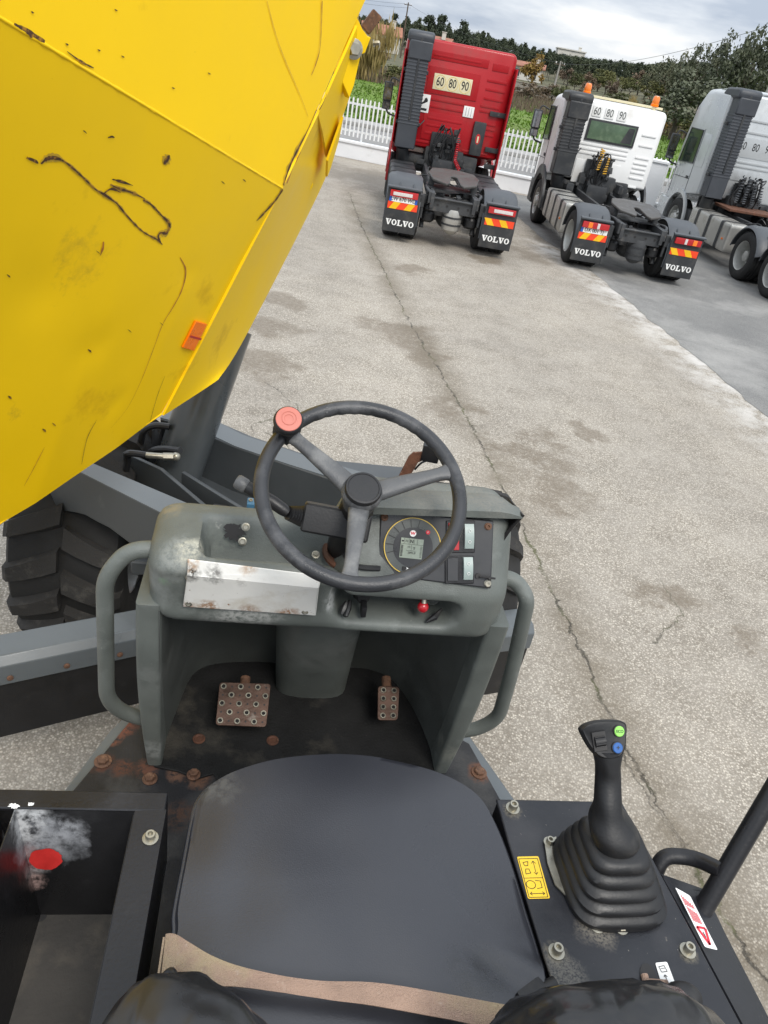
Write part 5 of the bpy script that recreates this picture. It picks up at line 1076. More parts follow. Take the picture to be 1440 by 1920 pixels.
for t in [.02] + [.04 + .024 * k for k in range(39)] + [.985]:
    rows.append([cen.lerp(p, t) + Vector((0, 0, seat_z(cen.lerp(p, t), t))) for p in lp])
for t, dz in ((1.0, -.010), (1.008, -.022), (1.008, -.045), (.995, -.07), (.985, -.11)):
    rows.append([cen.lerp(p, t) + Vector((0, 0, dz + .003 * mnoise.noise(Vector((p.x * 18, p.y * 18, dz * 30))))) for p in lp])
q = MB(); q.grid(rows, cv=True); q.add(rows[0], [list(range(len(lp)))]); q.add(rows[-1], [list(range(len(lp)))])
seat = part('seat', q, 'vinyl', smooth=60); seat['label'] = 'worn black vinyl seat cushion with a puckered corner'
q = MB(); q.tube([cen.lerp(p, 1.006) + Vector((0, 0, -.018)) for p in lp], .005, 8, closed=True); part('piping', q, 'vinyl', seat, smooth=70)
q = MB(); q.box((.165, .70, 1.70), (.40, .60, .26), bev=.03); q.box((.165, .66, 1.56), (.30, .42, .10)); part('seat_base', q, 'black', seat)
# backrest wings close to the lens
def wing(c, s, rot, name='backrest_wing'):
    q = MB(); nu, nv = 64, 40; rows = []; m = Euler(rot).to_matrix()
    for i in range(nv + 1):
        t = math.pi * i / nv; row = []
        for j in range(nu):
            a = 2 * math.pi * j / nu; d = Vector((math.sin(t) * math.cos(a), math.sin(t) * math.sin(a), math.cos(t))); e_ = Vector((math.copysign(abs(d.x) ** .8, d.x) * s[0], math.copysign(abs(d.y) ** .8, d.y) * s[1], math.copysign(abs(d.z) ** .8, d.z) * s[2]))
            row.append(m @ e_ * (1 + .05 * mnoise.noise(d * 2.2) + .035 * mnoise.noise(Vector((d.x * 9, d.y * 3, d.z * 9)))) + Vector(c))
        rows.append(row)
    q.grid(rows, cv=True); return part(name, q, 'vinyl_gl', seat, smooth=80)
wing(L(385, 2070, z=2.10), (.15, .10, .085), (R_(-22), R_(22), R_(-32)))
wing(L(1140, 2012, z=2.10), (.17, .10, .085), (R_(-22), R_(-6), R_(2)))
q = MB(); rows = []
for i in range(17):
    t = i / 16; x = lerp(-.10, .44, t); rows.append([Vector((x, .235 - .03 * math.sin(math.pi * t) + .09 * math.cos(a) * .8, 2.08 + .14 * math.sin(a))) for a in [2 * math.pi * k / 14 for k in range(14)]])
q.grid(rows, cv=True); q.add(rows[0], [list(range(14))]); q.add(rows[-1], [list(range(14))]); part('backrest', q, 'vinyl', seat, smooth=60)
# lap belt
up_px = [(312, 1752), (330, 1752), (352, 1766), (392, 1790), (440, 1810), (520, 1829), (600, 1840), (700, 1843), (800, 1858), (900, 1876), (975, 1890)]
dn_px = [(304, 1828), (322, 1822), (352, 1838), (392, 1852), (440, 1850), (520, 1860), (600, 1872), (700, 1886), (800, 1904), (900, 1924), (985, 1945)]
zz = [1.972, 1.982, 1.990, 1.992, 1.990, 1.988, 1.986, 1.984, 1.984, 1.982, 1.975]
ua = smooth_path([L(u, v, z=z + .006) for (u, v), z in zip(up_px, zz)], 5); da = smooth_path([L(u, v, z=z + .004) for (u, v), z in zip(dn_px, zz)], 5)
q = MB(); q.grid([[a.lerp(b_, j / 6) + Vector((0, 0, .002 * math.sin(j / 6 * math.pi) + .0015 * mnoise.noise(Vector((i * .3, j, 0))))) for j in range(7)] for i, (a, b_) in enumerate(zip(ua, da))])
bl = part('lap_belt', q, 'belt', seat, smooth=70, solid=.003); bl['label'] = 'faded pinkish beige lap belt webbing'
a = L(308, 1762, z=1.978); q = MB(); q.grid([[a + Vector((.002 * i - .001, .004 - .02 * j, -.03 * i)) for j in range(4)] for i in range(4)]); part('belt_end', q, 'belt', seat, smooth=70, solid=.003)
q = MB(); q.tube(smooth_path([L(305, 1835, z=1.99), L(322, 1822, z=2.0), L(330, 1850, z=2.0), L(322, 1880, z=1.98)], 6), .006, 10); part('belt_anchor', q, 'rubber', seat)
q = MB(); q.plate([L(286, 1830, z=1.93), L(305, 1826, z=1.93), L(312, 1850, z=1.92), L(282, 1868, z=1.92)], .003); part('belt_tag', q, 'knobred', seat)
q = MB(); q.box(L(1000, 1868, z=1.955), (.05, .035, .02), Euler((0, 0, .5)), bev=.008); q.tube([L(1010, 1862, z=1.95), L(1042, 1846, z=1.955)], .013, 12); part('belt_buckle', q, 'rubber', seat)

# ---- storage box on the left
ZB2 = 1.95
r0, r1 = L(0, 1478, z=ZB2), L(315, 1487, z=ZB2); yF = (r0.y + r1.y) / 2; xR = r1.x
i0, i1 = L(30, 1514, z=ZB2), L(252, 1519, z=ZB2); yI = (i0.y + i1.y) / 2; xI0, xI1 = L(28, 1514, z=ZB2).x, i1.x
yBk = .10; xL = xI0 - .36; yIb = .22
q = MB()
q.prism([(xL, yF, ZB2), (xR, yF, ZB2), (xR, yI, ZB2), (xL, yI, ZB2)], (0, 0, -.006))
q.prism([(xI1, yI, ZB2), (xR, yI, ZB2), (xR, yBk, ZB2), (xI1, yBk, ZB2)], (0, 0, -.006))
q.prism([(xL, yI, ZB2), (xI0 - .03, yI, ZB2), (xI0 - .03, yBk, ZB2), (xL, yBk, ZB2)], (0, 0, -.006))
q.prism([(xR - .006, yF, ZB2 - .0065), (xR, yF, ZB2 - .0065), (xR, yBk, ZB2 - .0065), (xR - .006, yBk, ZB2 - .0065)], (0, 0, -.20))
q.prism([(xL, yF - .006, ZB2 - .0065), (xR - .0065, yF - .006, ZB2 - .0065), (xR - .0065, yF, ZB2 - .0065), (xL, yF, ZB2 - .0065)], (0, 0, -.25))
bxo = part('storage_box', q, 'black', bevel=.002); bxo['label'] = 'open black steel storage box beside the seat'
zBt = 1.69
fb0, fb1 = L(76, 1716, z=zBt), L(216, 1714, z=zBt)
q = MB(); g = lambda a, b_, c, d: q.add([a, b_, c, d], [(0, 1, 2, 3)])
T = [Vector((xI0, yI, ZB2 - .004)), Vector((xI1, yI, ZB2 - .004)), Vector((xI1, yIb, ZB2 - .004)), Vector((xI0, yIb, ZB2 - .004))]
Bm = [Vector((fb0.x, fb0.y, zBt)), Vector((xI1 + .012, fb0.y, zBt)), Vector((xI1 + .012, yIb, zBt)), Vector((fb0.x, yIb, zBt))]
for a in range(4): g(T[a], T[(a + 1) % 4], Bm[(a + 1) % 4], Bm[a])
part('box_lining', q, 'boxin', bxo, solid=.003)
q = MB(); q.add([p + Vector((0, 0, .001)) for p in Bm], [(0, 1, 2, 3)]); part('box_floor', q, 'boxfl', bxo, solid=.003)
q = MB(); q.add([T[0] + Vector((-.03, 0, 0)), Bm[0] + Vector((-.03, .0, 0)), Bm[3] + Vector((-.03, 0, 0)), T[3] + Vector((-.03, 0, 0))], [(0, 1, 2, 3)]); part('partition', q, 'boxin', bxo, solid=.004)
fwn = (T[1] - T[0]).cross(Bm[0] - T[0]).normalized(); fwn = fwn if fwn.y < 0 else -fwn
fwall = lambda u, v: Lp(u, v, T[0] + fwn * .004, fwn)
blot('red_spray_spot', 86, 1610, 31, 20, 0, 'redspray', 36, 2, fwn * .0012, bxo, .10, fwall)
blot('white_flake', 26, 1511, 9, 5, ZB2 + .0006, 'white', 24, 6, (0, 0, .0004), bxo, .6); blot('white_flake', 58, 1508, 6, 3, ZB2 + .0006, 'white', 20, 9, (0, 0, .0004), bxo, .6)
q = MB(); q.capscrew(L(282, 1572, z=ZB2 + .0005), (0, 0, 1), .0085, .012); part('socket_screw', q, 'steel', bxo)
q = MB(); q.lathe([(.010, 0), (0, .0002)], Matrix.Translation(L(77, 1718, z=zBt + .003)), 16); part('drain_hole', q, 'ink', bxo)

# ---- control console on the right
ZC = 1.95
cfl, cfr = L(930, 1498, z=ZC), L(1166, 1503, z=ZC); yC = cfl.y; xc0 = cfl.x
ce = [L(1166, 1503, z=ZC), L(1232, 1625, z=ZC), L(1300, 1752, z=ZC), L(1392, 1925, z=ZC)]
lft = [L(930, 1498, z=ZC), L(955, 1585, z=ZC), L(985, 1680, z=ZC), L(1012, 1768, z=ZC), L(1062, 1925, z=ZC)]
top = [lft[0], ce[0], ce[1], ce[2], ce[3], Vector((ce[3].x, .12, ZC)), Vector((lft[-1].x, .12, ZC))] + lft[:0:-1]
q = MB(); q.prism(top, (0, 0, -.006)); con = part('console_top', q, 'console', bevel=.0025); con['label'] = 'black control console plate beside the seat'
q = MB(); q.prism([p + Vector((0, 0, -.0065)) - (p - sum(top, Vector()) / len(top)) * .015 for p in top], (0, 0, -.40)); part('console_body', q, 'black', con)
sk = [L(1238, 1640, z=ZC - .012), L(1300, 1752, z=ZC - .012), L(1395, 1930, z=ZC - .012)]; sk2 = [L(1318, 1668, z=ZC - .05), L(1358, 1752, z=ZC - .06), L(1452, 1935, z=ZC - .07)]
q = MB(); q.grid([sk, sk2, [p + Vector((.01, 0, -.30)) for p in sk2]]); part('side_panel', q, 'console', con, solid=.005)
q = MB(); q.plate([L(1240, 1642, z=ZC - .012), L(1272, 1668, z=ZC - .03), L(1318, 1669, z=ZC - .05), L(1310, 1680, z=ZC - .05), L(1250, 1665, z=ZC - .02)], .004); part('corner_tab', q, 'black', con)
for u, v in ((961, 1516), (1043, 1785), (1289, 1783)):
    q = MB(); q.capscrew(L(u, v, z=ZC + .0005), (0, 0, 1), .0085, .014); part('socket_screw', q, 'steel', con)
for u, v in ((1119, 1737), (1164, 1740)):
    q = MB(); q.hexbolt(L(u, v, z=ZC + .0005), (0, 0, 1), .0085, .006); part('bolt', q, 'steel', con)
# joystick bellows
bc = L(1136, 1640, z=ZC + .03); levels = []
bq = [L(1036, 1590, z=ZC + .004), L(1062, 1690, z=ZC + .004), L(1100, 1728, z=ZC + .004), L(1222, 1736, z=ZC + .004), L(1228, 1690, z=ZC + .004), L(1215, 1600, z=ZC + .004), L(1170, 1520, z=ZC + .004), L(1060, 1520, z=ZC + .004)]
bcen = sum(bq, Vector()) / len(bq); tcen = L(1150, 1572, z=ZC + .112)
def rsq(c, hx, hy, rz, z, n=40, p=3.4):
    out = []
    for k in range(n):
        a = 2 * math.pi * k / n; x = math.copysign(abs(math.cos(a)) ** (2 / p), math.cos(a)) * hx; y = math.copysign(abs(math.sin(a)) ** (2 / p), math.sin(a)) * hy
        out.append(Vector((c.x + x * math.cos(rz) - y * math.sin(rz), c.y + x * math.sin(rz) + y * math.cos(rz), z)))
    return out
BW = (L(1232, 1700, z=ZC).x - L(1050, 1700, z=ZC).x) / 2
bcen = L(1137, 1652, z=ZC)
rows = []; nlev = 5
rows.append(rsq(bcen, BW, BW * 1.02, .03, ZC + .002))
for k in range(nlev):
    t0 = k / nlev; s = lerp(1.0, .50, t0 ** 1.15); z0 = ZC + .006 + .112 * t0; c_ = bcen.lerp(tcen, t0); dz = .112 / nlev
    rows += [rsq(c_, BW * s, BW * s, .03, z0, p=4), rsq(c_, BW * s * 1.0, BW * s * 1.0, .03, z0 + dz * .28, p=4), rsq(c_, BW * s * .96, BW * s * .96, .03, z0 + dz * .50, p=3.6), rsq(c_.lerp(tcen, .08), BW * s * .86, BW * s * .86, .03, z0 + dz * .78, p=3.6), rsq(c_.lerp(tcen, .12), BW * s * .80, BW * s * .80, .03, z0 + dz * .80, p=3.6)]
rows.append(rsq(tcen, BW * .38, BW * .38, .03, ZC + .120, p=2.2)); rows.append(rsq(tcen, BW * .2, BW * .2, .03, ZC + .121, p=2))
q = MB(); q.grid(rows, cv=True); q.add(rows[-1], [list(range(40))]); joy = part('joystick_bellows', q, 'rubber', smooth=42)
q = MB(); q.plate([L(1020, 1578, z=ZC + .004), L(1042, 1570, z=ZC + .004), L(1060, 1680, z=ZC + .004), L(1040, 1660, z=ZC + .004), L(1026, 1620, z=ZC + .004)], .003); cp = part('clamp_plate', q, 'steel', joy)
q = MB(); q.capscrew(L(1030, 1580, z=ZC + .005), (0, 0, 1), .007, .010); part('socket_screw', q, 'steel', joy)
# joystick grip: lofted along its axis
def gsec(c, X, Y, hx, hy, p=2.4, n=28):
    out = []
    for k in range(n):
        a = 2 * math.pi * k / n; out.append(c + X * math.copysign(abs(math.cos(a)) ** (2 / p), math.cos(a)) * hx + Y * math.copysign(abs(math.sin(a)) ** (2 / p), math.sin(a)) * hy)
    return out
Yv = Vector((0, -1, .0)); GX = Vector((1, 0, 0)); zt = ZC + .118
spec = [(1150, 1570, 0.000, .040, .040), (1152, 1560, .012, .043, .043), (1148, 1545, .026, .040, .042), (1141, 1520, .048, .0255, .031), (1140, 1490, .072, .0225, .027), (1140, 1450, .100, .0215, .025), (1138, 1425, .120, .0225, .027), (1136, 1402, .138, .028, .030), (1135, 1388, .150, .032, .030)]
rows = []
for (u, v, dz, hx, hy) in spec: c_ = L(u, v, z=zt + dz); rows.append(gsec(c_, GX, Yv, hx, hy))
rows_s = []
for i in range(len(rows[0])): rows_s.append(smooth_path([r[i] for r in rows], 5))
rows = [[c_[k] for c_ in rows_s] for k in range(len(rows_s[0]))]
q = MB(); q.grid(rows, cv=True); q.add(rows[0], [list(range(28))]); q.add(rows[-1], [list(range(28))]); gr = part('joystick_grip', q, 'rubber', joy, smooth=60)
# slanted head with buttons
hpx = [(1092, 1372), (1094, 1364), (1104, 1357), (1124, 1352), (1150, 1351), (1168, 1353), (1176, 1360), (1176, 1380), (1174, 1402), (1166, 1418), (1148, 1424), (1126, 1420), (1108, 1402)]
hcp = L(1136, 1388, z=zt + .166); hn = Vector((0, -.74, .67)).normalized(); HP = lambda u, v, h=0.: Lp(u, v, hcp, hn) + hn * h
lpn = smooth_path([HP(u, v) for u, v in hpx], 4, closed=True); hctr = sum(lpn, Vector()) / len(lpn)
rows = [[hctr.lerp(p, .6) - hn * .030 for p in lpn], [hctr.lerp(p, .92) - hn * .024 for p in lpn], [hctr.lerp(p, 1.03) - hn * .012 for p in lpn], [hctr.lerp(p, 1.0) - hn * .003 for p in lpn], [hctr.lerp(p, .95) for p in lpn], [hctr.lerp(p, .93) - hn * .001 for p in lpn]]
q = MB(); q.grid(rows, cv=True); q.add(rows[0], [list(range(len(lpn)))]); q.add(rows[-1], [list(range(len(lpn)))]); hdj = part('joystick_head', q, 'rubber', joy, smooth=50)
HMt = lambda u, v, h: Matrix.Translation(HP(u, v, h)) @ hn.to_track_quat('Z', 'Y').to_matrix().to_4x4()
hX = Vector((1, 0, 0)); hU = hn.cross(hX); hU = hU if hU.z > 0 else -hU
for u, v, m_, txt, tm in ((1160, 1371, 'green', 'ECO', 'ink'), (1157, 1402, 'blue', '+', 'ink')):
    q = MB(); q.lathe([(.0098, -.001), (.0098, .0016), (.0088, .002)], HMt(u, v, 0), 24); rg = part('button_ring', q, 'rubber', hdj)
    q = MB(); q.lathe([(.0088, 0), (.0088, .003), (.0078, .004), (0, .004)], HMt(u, v, 0), 24); part('button', q, m_, hdj)
    lettering('button_lettering', txt, .0068 if len(txt) > 1 else .012, frame_M(HP(u, v, .0043), hX, hU), MT[tm], hdj, .95, OFF, .0001, .0002)
q = MB(); c_ = HP(1124, 1390, -.001); rt = Matrix.Rotation(R_(10), 3, hn); ax1, ax2 = rt @ hX, rt @ hU
q.prism([c_ - ax1 * .0125 - ax2 * .016, c_ + ax1 * .0125 - ax2 * .016, c_ + ax1 * .0125 + ax2 * .016, c_ - ax1 * .0125 + ax2 * .016], hn * .003); ro_ = part('thumb_roller_frame', q, 'ink', hdj, bevel=.001)
q = MB(); q.tube([c_ - ax1 * .0095 + hn * .0, c_ + ax1 * .0095 + hn * .0], .0085, 16)
for k in range(5): q.box(c_ + hn * .0075 + ax2 * (-.008 + .004 * k) - hn * (.00012 * (k - 2) ** 2 * 4), (.018, .0010, .002), frame_M((0, 0, 0), ax1, ax2).to_3x3())
part('thumb_roller', q, 'rubber', ro_)
# decals on the console
def decal(name, px, z, mat, par, lift=.0008): q = MB(); P = [L(u, v, z=z) + Vector((0, 0, lift)) for u, v in px]; q.prism(fillet_loop(P, .003), (0, 0, .0004)); return part(name, q, mat, par, smooth=0)
dy = decal('lever_decal', [(969, 1607), (1009, 1606), (1031, 1685), (990, 1686)], ZC, 'decal_yel', con)
DQ = lambda s, t: Lp(*(lerp(lerp(970, 1009, s), lerp(991, 1030, s), t), lerp(lerp(1608, 1607, s), lerp(1685, 1684, s), t)), Vector((0, 0, ZC + .0016)), Vector((0, 0, 1)))
def dline(pts, w, par, mat='ink', f=None, closed=False):
    f = f or DQ; P = [f(*p) for p in pts]; P = P + [P[0]] if closed else P; q = MB(); V = []
    for a, b_ in zip(P[:-1], P[1:]):
        t = (b_ - a).normalized(); s = Vector((-t.y, t.x, 0)) * w; q.add([a + s, b_ + s, b_ - s, a - s], [(0, 1, 2, 3)])
    return part('decal_symbol', q, mat, par, smooth=0)
dline([(.05, .03), (.95, .03), (.95, .97), (.05, .97)], .0006, dy, closed=True); dline([(.05, .5), (.95, .5)], .0005, dy)
dline([(.2, .12), (.45, .10), (.40, .2), (.25, .2)], .0006, dy, closed=True); dline([(.2, .40), (.45, .38), (.40, .28), (.25, .28)], .0006, dy, closed=True); dline([(.7, .1), (.7, .4)], .0005, dy); dline([(.6, .15), (.7, .09), (.8, .15)], .0005, dy); dline([(.6, .36), (.7, .42), (.8, .36)], .0005, dy)
dline([(.3 + .22 * math.cos(a), .66 + .10 * math.sin(a)) for a in [R_(30 * k) for k in range(12)]], .0006, dy, closed=True); dline([(.55, .56), (.8, .58), (.8, .74), (.55, .76)], .0006, dy); dline([(.15, .88), (.85, .88)], .0006, dy); dline([(.25, .84), (.15, .88), (.25, .92)], .0006, dy); dline([(.75, .84), (.85, .88), (.75, .92)], .0006, dy)
dw = decal('warning_decal', [(1264, 1666), (1292, 1682), (1344, 1784), (1320, 1778)], ZC - .012, 'white', con, .004)
WQ = lambda s, t: L(lerp(lerp(1266, 1291, s), lerp(1320, 1342, s), t), lerp(lerp(1668, 1682, s), lerp(1776, 1783, s), t), z=ZC - .012) + Vector((0, 0, .0050))
dline([(.12, .66), (.9, .62), (.55, .95)], .0022, dw, 'redink', WQ, True); dline([(.5, .72), (.5, .82)], .0008, dw, 'ink', WQ)
for k in range(6): dline([(.14 + .13 * k, .10 + .02 * k), (.14 + .13 * k, .28), ], .0007, dw, 'redink', WQ); dline([(.14 + .13 * k, .30 + .01 * k), (.14 + .13 * k, .56)], .0007, dw, 'redink', WQ)
# lever slot with its lock decal
q = MB(); sl = [L(1216 + 15 * math.cos(a) + 6 * math.sin(a), 1832 + 26 * math.sin(a), z=ZC + .0008) for a in [2 * math.pi * k / 24 for k in range(24)]]; q.prism(sl, (0, 0, .0006)); slo = part('lever_slot', q, 'ink', con, smooth=0)
q = MB(); q.tube([L(1208, 1828, z=ZC + .004), L(1214, 1850, z=ZC + .004)], .006, 10); part('slot_lever', q, 'belt', slo)
q = MB(); q.tube([L(1215, 1850, z=ZC + .004), L(1250, 1858, z=ZC + .02)], [.012, .016], 14); part('lock_lever', q, 'belt', con)
q = MB(); q.ball(L(1278, 1872, z=ZC + .03), .030, (1.1, .8, .8)); part('lock_knob', q, 'rubber', con)
dl = decal('lock_decal', [(1228, 1806), (1250, 1804), (1266, 1846), (1240, 1846)], ZC, 'white', con, .0010)
LQ = lambda s, t: L(lerp(lerp(1229, 1250, s), lerp(1242, 1264, s), t), lerp(lerp(1807, 1805, s), 1845, t), z=ZC + .0022)
dline([(.2, .15), (.7, .12), (.8, .4), (.3, .42)], .0005, dl, 'ink', LQ, True); dline([(.3, .25), (.7, .24)], .0004, dl, 'ink', LQ); dline([(.5, .55), (.5, .85)], .0006, dl, 'ink', LQ); dline([(.35, .65), (.5, .55), (.65, .65)], .0006, dl, 'ink', LQ)
# black guard rail on the right
ra, rb_ = L(1318, 1705, z=1.90), L(1462, 1460, z=2.12); dr = (rb_ - ra).normalized()
q = MB(); q.tube([ra - dr * .25, ra, rb_, rb_ + dr * .6], .0178, 18); rail = part('guard_rail', q, 'black', smooth=60)
q = MB(); q.tube(fillet([L(1352, 1632, z=ra.lerp(rb_, .30).z), L(1300, 1607, z=1.94), L(1244, 1604, z=1.93), L(1226, 1640, z=1.90), L(1232, 1690, z=1.84)], .05, 6), .0150, 16); part('rail_branch', q, 'black', rail, smooth=60)
# rear body behind the operator
q = MB(); q.box((.17, -.55, 1.35), (1.35, 1.5, .85), bev=.06, seg=3); q.box((.17, .35, 1.15), (1.1, 1.6, .55), bev=.02); part('engine_cover', q, 'yellow')

# ================================================================== THE TRUCKS
MT['t_red'] = pm('truck_red_paint', (.36, .004, .009), .36, var=.06, vs_=1.2, coat=.12, spec=.35, wear=[((.24, .035, .030), 1.1, .52, .75, .6), ((.16, .06, .05), 7, .68, .80, .7)]); MT['t_white'] = pm('truck_white_paint', (.74, .74, .73), .32, var=.05, vs_=1.5, coat=.2, wear=[((.56, .53, .49), 1.4, .55, .80, .6), ((.36, .32, .28), 9, .70, .82, .7)])
MT['t_silver'] = pm('truck_silver_paint', (.50, .52, .53), .30, metal=.35, var=.05, vs_=1.2, coat=.4, wear=[((.27, .27, .27), 1.5, .52, .8, .6)])
MT['t_dark'] = pm('truck_dark_plastic', (.026, .028, .031), .5, var=.2, vs_=2.5, wear=[((.07, .068, .064), 3, .50, .75, .7), ((.12, .11, .10), 11, .62, .78, .8)]); MT['t_fender'] = pm('truck_fender_plastic', (.058, .064, .072), .5, var=.15, vs_=3, wear=[((.10, .10, .10), 4, .6, .8, .7)])
MT['t_stack'] = pm('intake_plastic', (.042, .047, .056), .5, var=.15, vs_=3); MT['t_chassis'] = pm('chassis_paint', (.040, .042, .045), .55, var=.3, vs_=5, wear=[((.13, .12, .11), 6, .58, .8, .8)])
MT['t_grease'] = pm('greasy_plate', (.055, .051, .047), .5, var=.3, vs_=5, wear=[((.03, .028, .025), 4, .5, .7, .3)]); MT['t_tank'] = pm('tank_aluminium', (.46, .45, .42), .36, metal=.65, var=.14, vs_=3, wear=[((.30, .27, .22), 4, .58, .8, .6)])
MT['t_glass'] = pm('truck_glass', (.075, .120, .072), .08, var=.3, vs_=2.5, wear=[((.16, .22, .14), 2.5, .5, .7, .1)]); MT['t_glass2'] = pm('side_glass', (.022, .034, .026), .06, var=.4, vs_=2, wear=[((.06, .10, .05), 2, .5, .7, .08)]); MT['lamp_red'] = pm('tail_lamp_red', (.45, .012, .015), .15, var=.1, coat=.8); MT['lamp_clear'] = pm('tail_lamp_clear', (.62, .58, .56), .2, var=.15, vs_=40, coat=.6)
MT['mk_yel'] = pm('marker_yellow', (.80, .47, .01), .35, var=.05); MT['mk_red'] = pm('marker_red', (.80, .06, .015), .35, var=.05); MT['cream'] = pm('cream_plate', (.66, .60, .40), .5, var=.04)
MT['amber'] = pm('amber_beacon', (.85, .20, .012), .15, var=.1, coat=.8); MT['eu_blue'] = pm('plate_blue', (.02, .10, .45), .4, var=.05); MT['coil_yel'] = pm('yellow_hose', (.55, .30, .02), .4, var=.2); MT['mirror'] = pm('mirror_glass', (.5, .52, .55), .05, metal=1.0, var=.02)
def tp(name, mb, mat, par, **kw): return build(name, mb, MT[mat] if isinstance(mat, str) else mat, par, **kw)
def wheel_meshes():
    Mx = Matrix.Rotation(math.pi / 2, 4, 'Y'); R = .505; h = .155
    t = MB(); t.lathe([(R * .58, -h * .9), (R * .66, -h), (R * .85, -h * 1.06), (R * .95, -h * .95), (R, -h * .78), (R, -h * .30), (R * .975, -h * .28), (R * .975, -h * .2), (R, -h * .18), (R, h * .18), (R * .975, h * .2), (R * .975, h * .28), (R, h * .30), (R, h * .78), (R * .95, h * .95), (R * .85, h * 1.06), (R * .66, h), (R * .58, h * .9)], Mx, 44, cap=False)
    r = MB(); r.lathe([(R * .61, h * .99), (R * .585, h * .93), (R * .555, h * .6), (R * .535, -h * .5), (R * .50, -h * .75), (R * .24, -h * .70), (R * .22, h * .45), (R * .14, h * .55), (0, h * .55)], Mx, 36, cap=False)
    for k in range(10): a = 2 * math.pi * k / 10; r.hexbolt((-h * .70, R * .36 * math.cos(a), R * .36 * math.sin(a)), (1, 0, 0), .020, .03, False)
    f = MB(); f.lathe([(R * .61, h * .99), (R * .575, h * .9), (R * .53, h * .30), (R * .47, h * .35), (R * .27, h * .85), (R * .24, h * 1.15), (R * .1, h * 1.2), (0, h * 1.2)], Mx, 36, cap=False)
    for k in range(10): a = 2 * math.pi * k / 10; f.hexbolt((h * .60, R * .35 * math.cos(a), R * .35 * math.sin(a)), (1, 0, 0), .020, .05, False)
    out = []
    for nm, mb, m in (('tyre', t, 'tyre'), ('rim', r, 'rim'), ('rim', f, 'rim')):
        o = build(nm, mb, MT[m]); out.append(o.data); bpy.data.objects.remove(o)
    return out
WT = wheel_meshes()
def truck_wheel(root, x, y, sgn, front=False, name='wheel'):
    w = empty(name, (x, y, .505)); w.parent = root; w.rotation_euler = (rnd.uniform(0, 6), 0, 0 if sgn > 0 else math.pi)
    for nm, me in (('tyre', WT[0]), ('rim', WT[2] if front else WT[1])): o = bpy.data.objects.new(nm, me); COL.objects.link(o); o.parent = w
def volvo(root, c, w, h):
    """slab-serif lettering V O L V O on the mud flap, x to the right, z up"""
    q = MB(); y = c[1]; adv = w / 5
    def poly(P, x0, s): q.prism([(x0 + px * s, y, c[2] + pz * h) for px, pz in P], (0, -.003, 0))
    for i, ch in enumerate('VOLVO'):
        x0 = c[0] - w / 2 + adv * i; s = adv
        if ch == 'V': poly([(.0, .5), (.0, .36), (.08, .36), (.40, -.5), (.58, -.5), (.60, -.42), (.42, .36), (.50, .36), (.50, .5)], x0, s); poly([(.58, -.5), (.62, -.5), (.90, .36), (.98, .36), (.98, .5), (.62, .5), (.62, .36), (.72, .36), (.56, -.2)], x0, s)
        elif ch == 'L': poly([(.05, .5), (.05, .36), (.16, .36), (.16, -.36), (.05, -.36), (.05, -.5), (.95, -.5), (.95, -.10), (.82, -.10), (.78, -.34), (.42, -.34), (.42, .36), (.54, .36), (.54, .5)], x0, s)
        else:
            ring = []; n = 20
            for k in range(n):
                a0, a1 = 2 * math.pi * k / n, 2 * math.pi * (k + 1) / n; P = [(.5 + .45 * math.cos(a0), .5 * math.sin(a0)), (.5 + .45 * math.cos(a1), .5 * math.sin(a1)), (.5 + .20 * math.cos(a1), .36 * math.sin(a1)), (.5 + .20 * math.cos(a0), .36 * math.sin(a0))]; poly(P, x0, s)
    return q
def coil(a, b_, r, turns, rad, sag=0.0):
    a = Vector(a); b_ = Vector(b_); d = (b_ - a).normalized(); X = d.orthogonal().normalized(); Y = d.cross(X); P = []
    n = turns * 10
    for i in range(n + 1): t = i / n; an = 2 * math.pi * turns * t; P.append(a.lerp(b_, t) + X * r * math.cos(an) + Y * r * math.sin(an) - Vector((0, 0, sag * 4 * t * (1 - t))))
    q = MB(); q.tube(P, rad, 6); return q
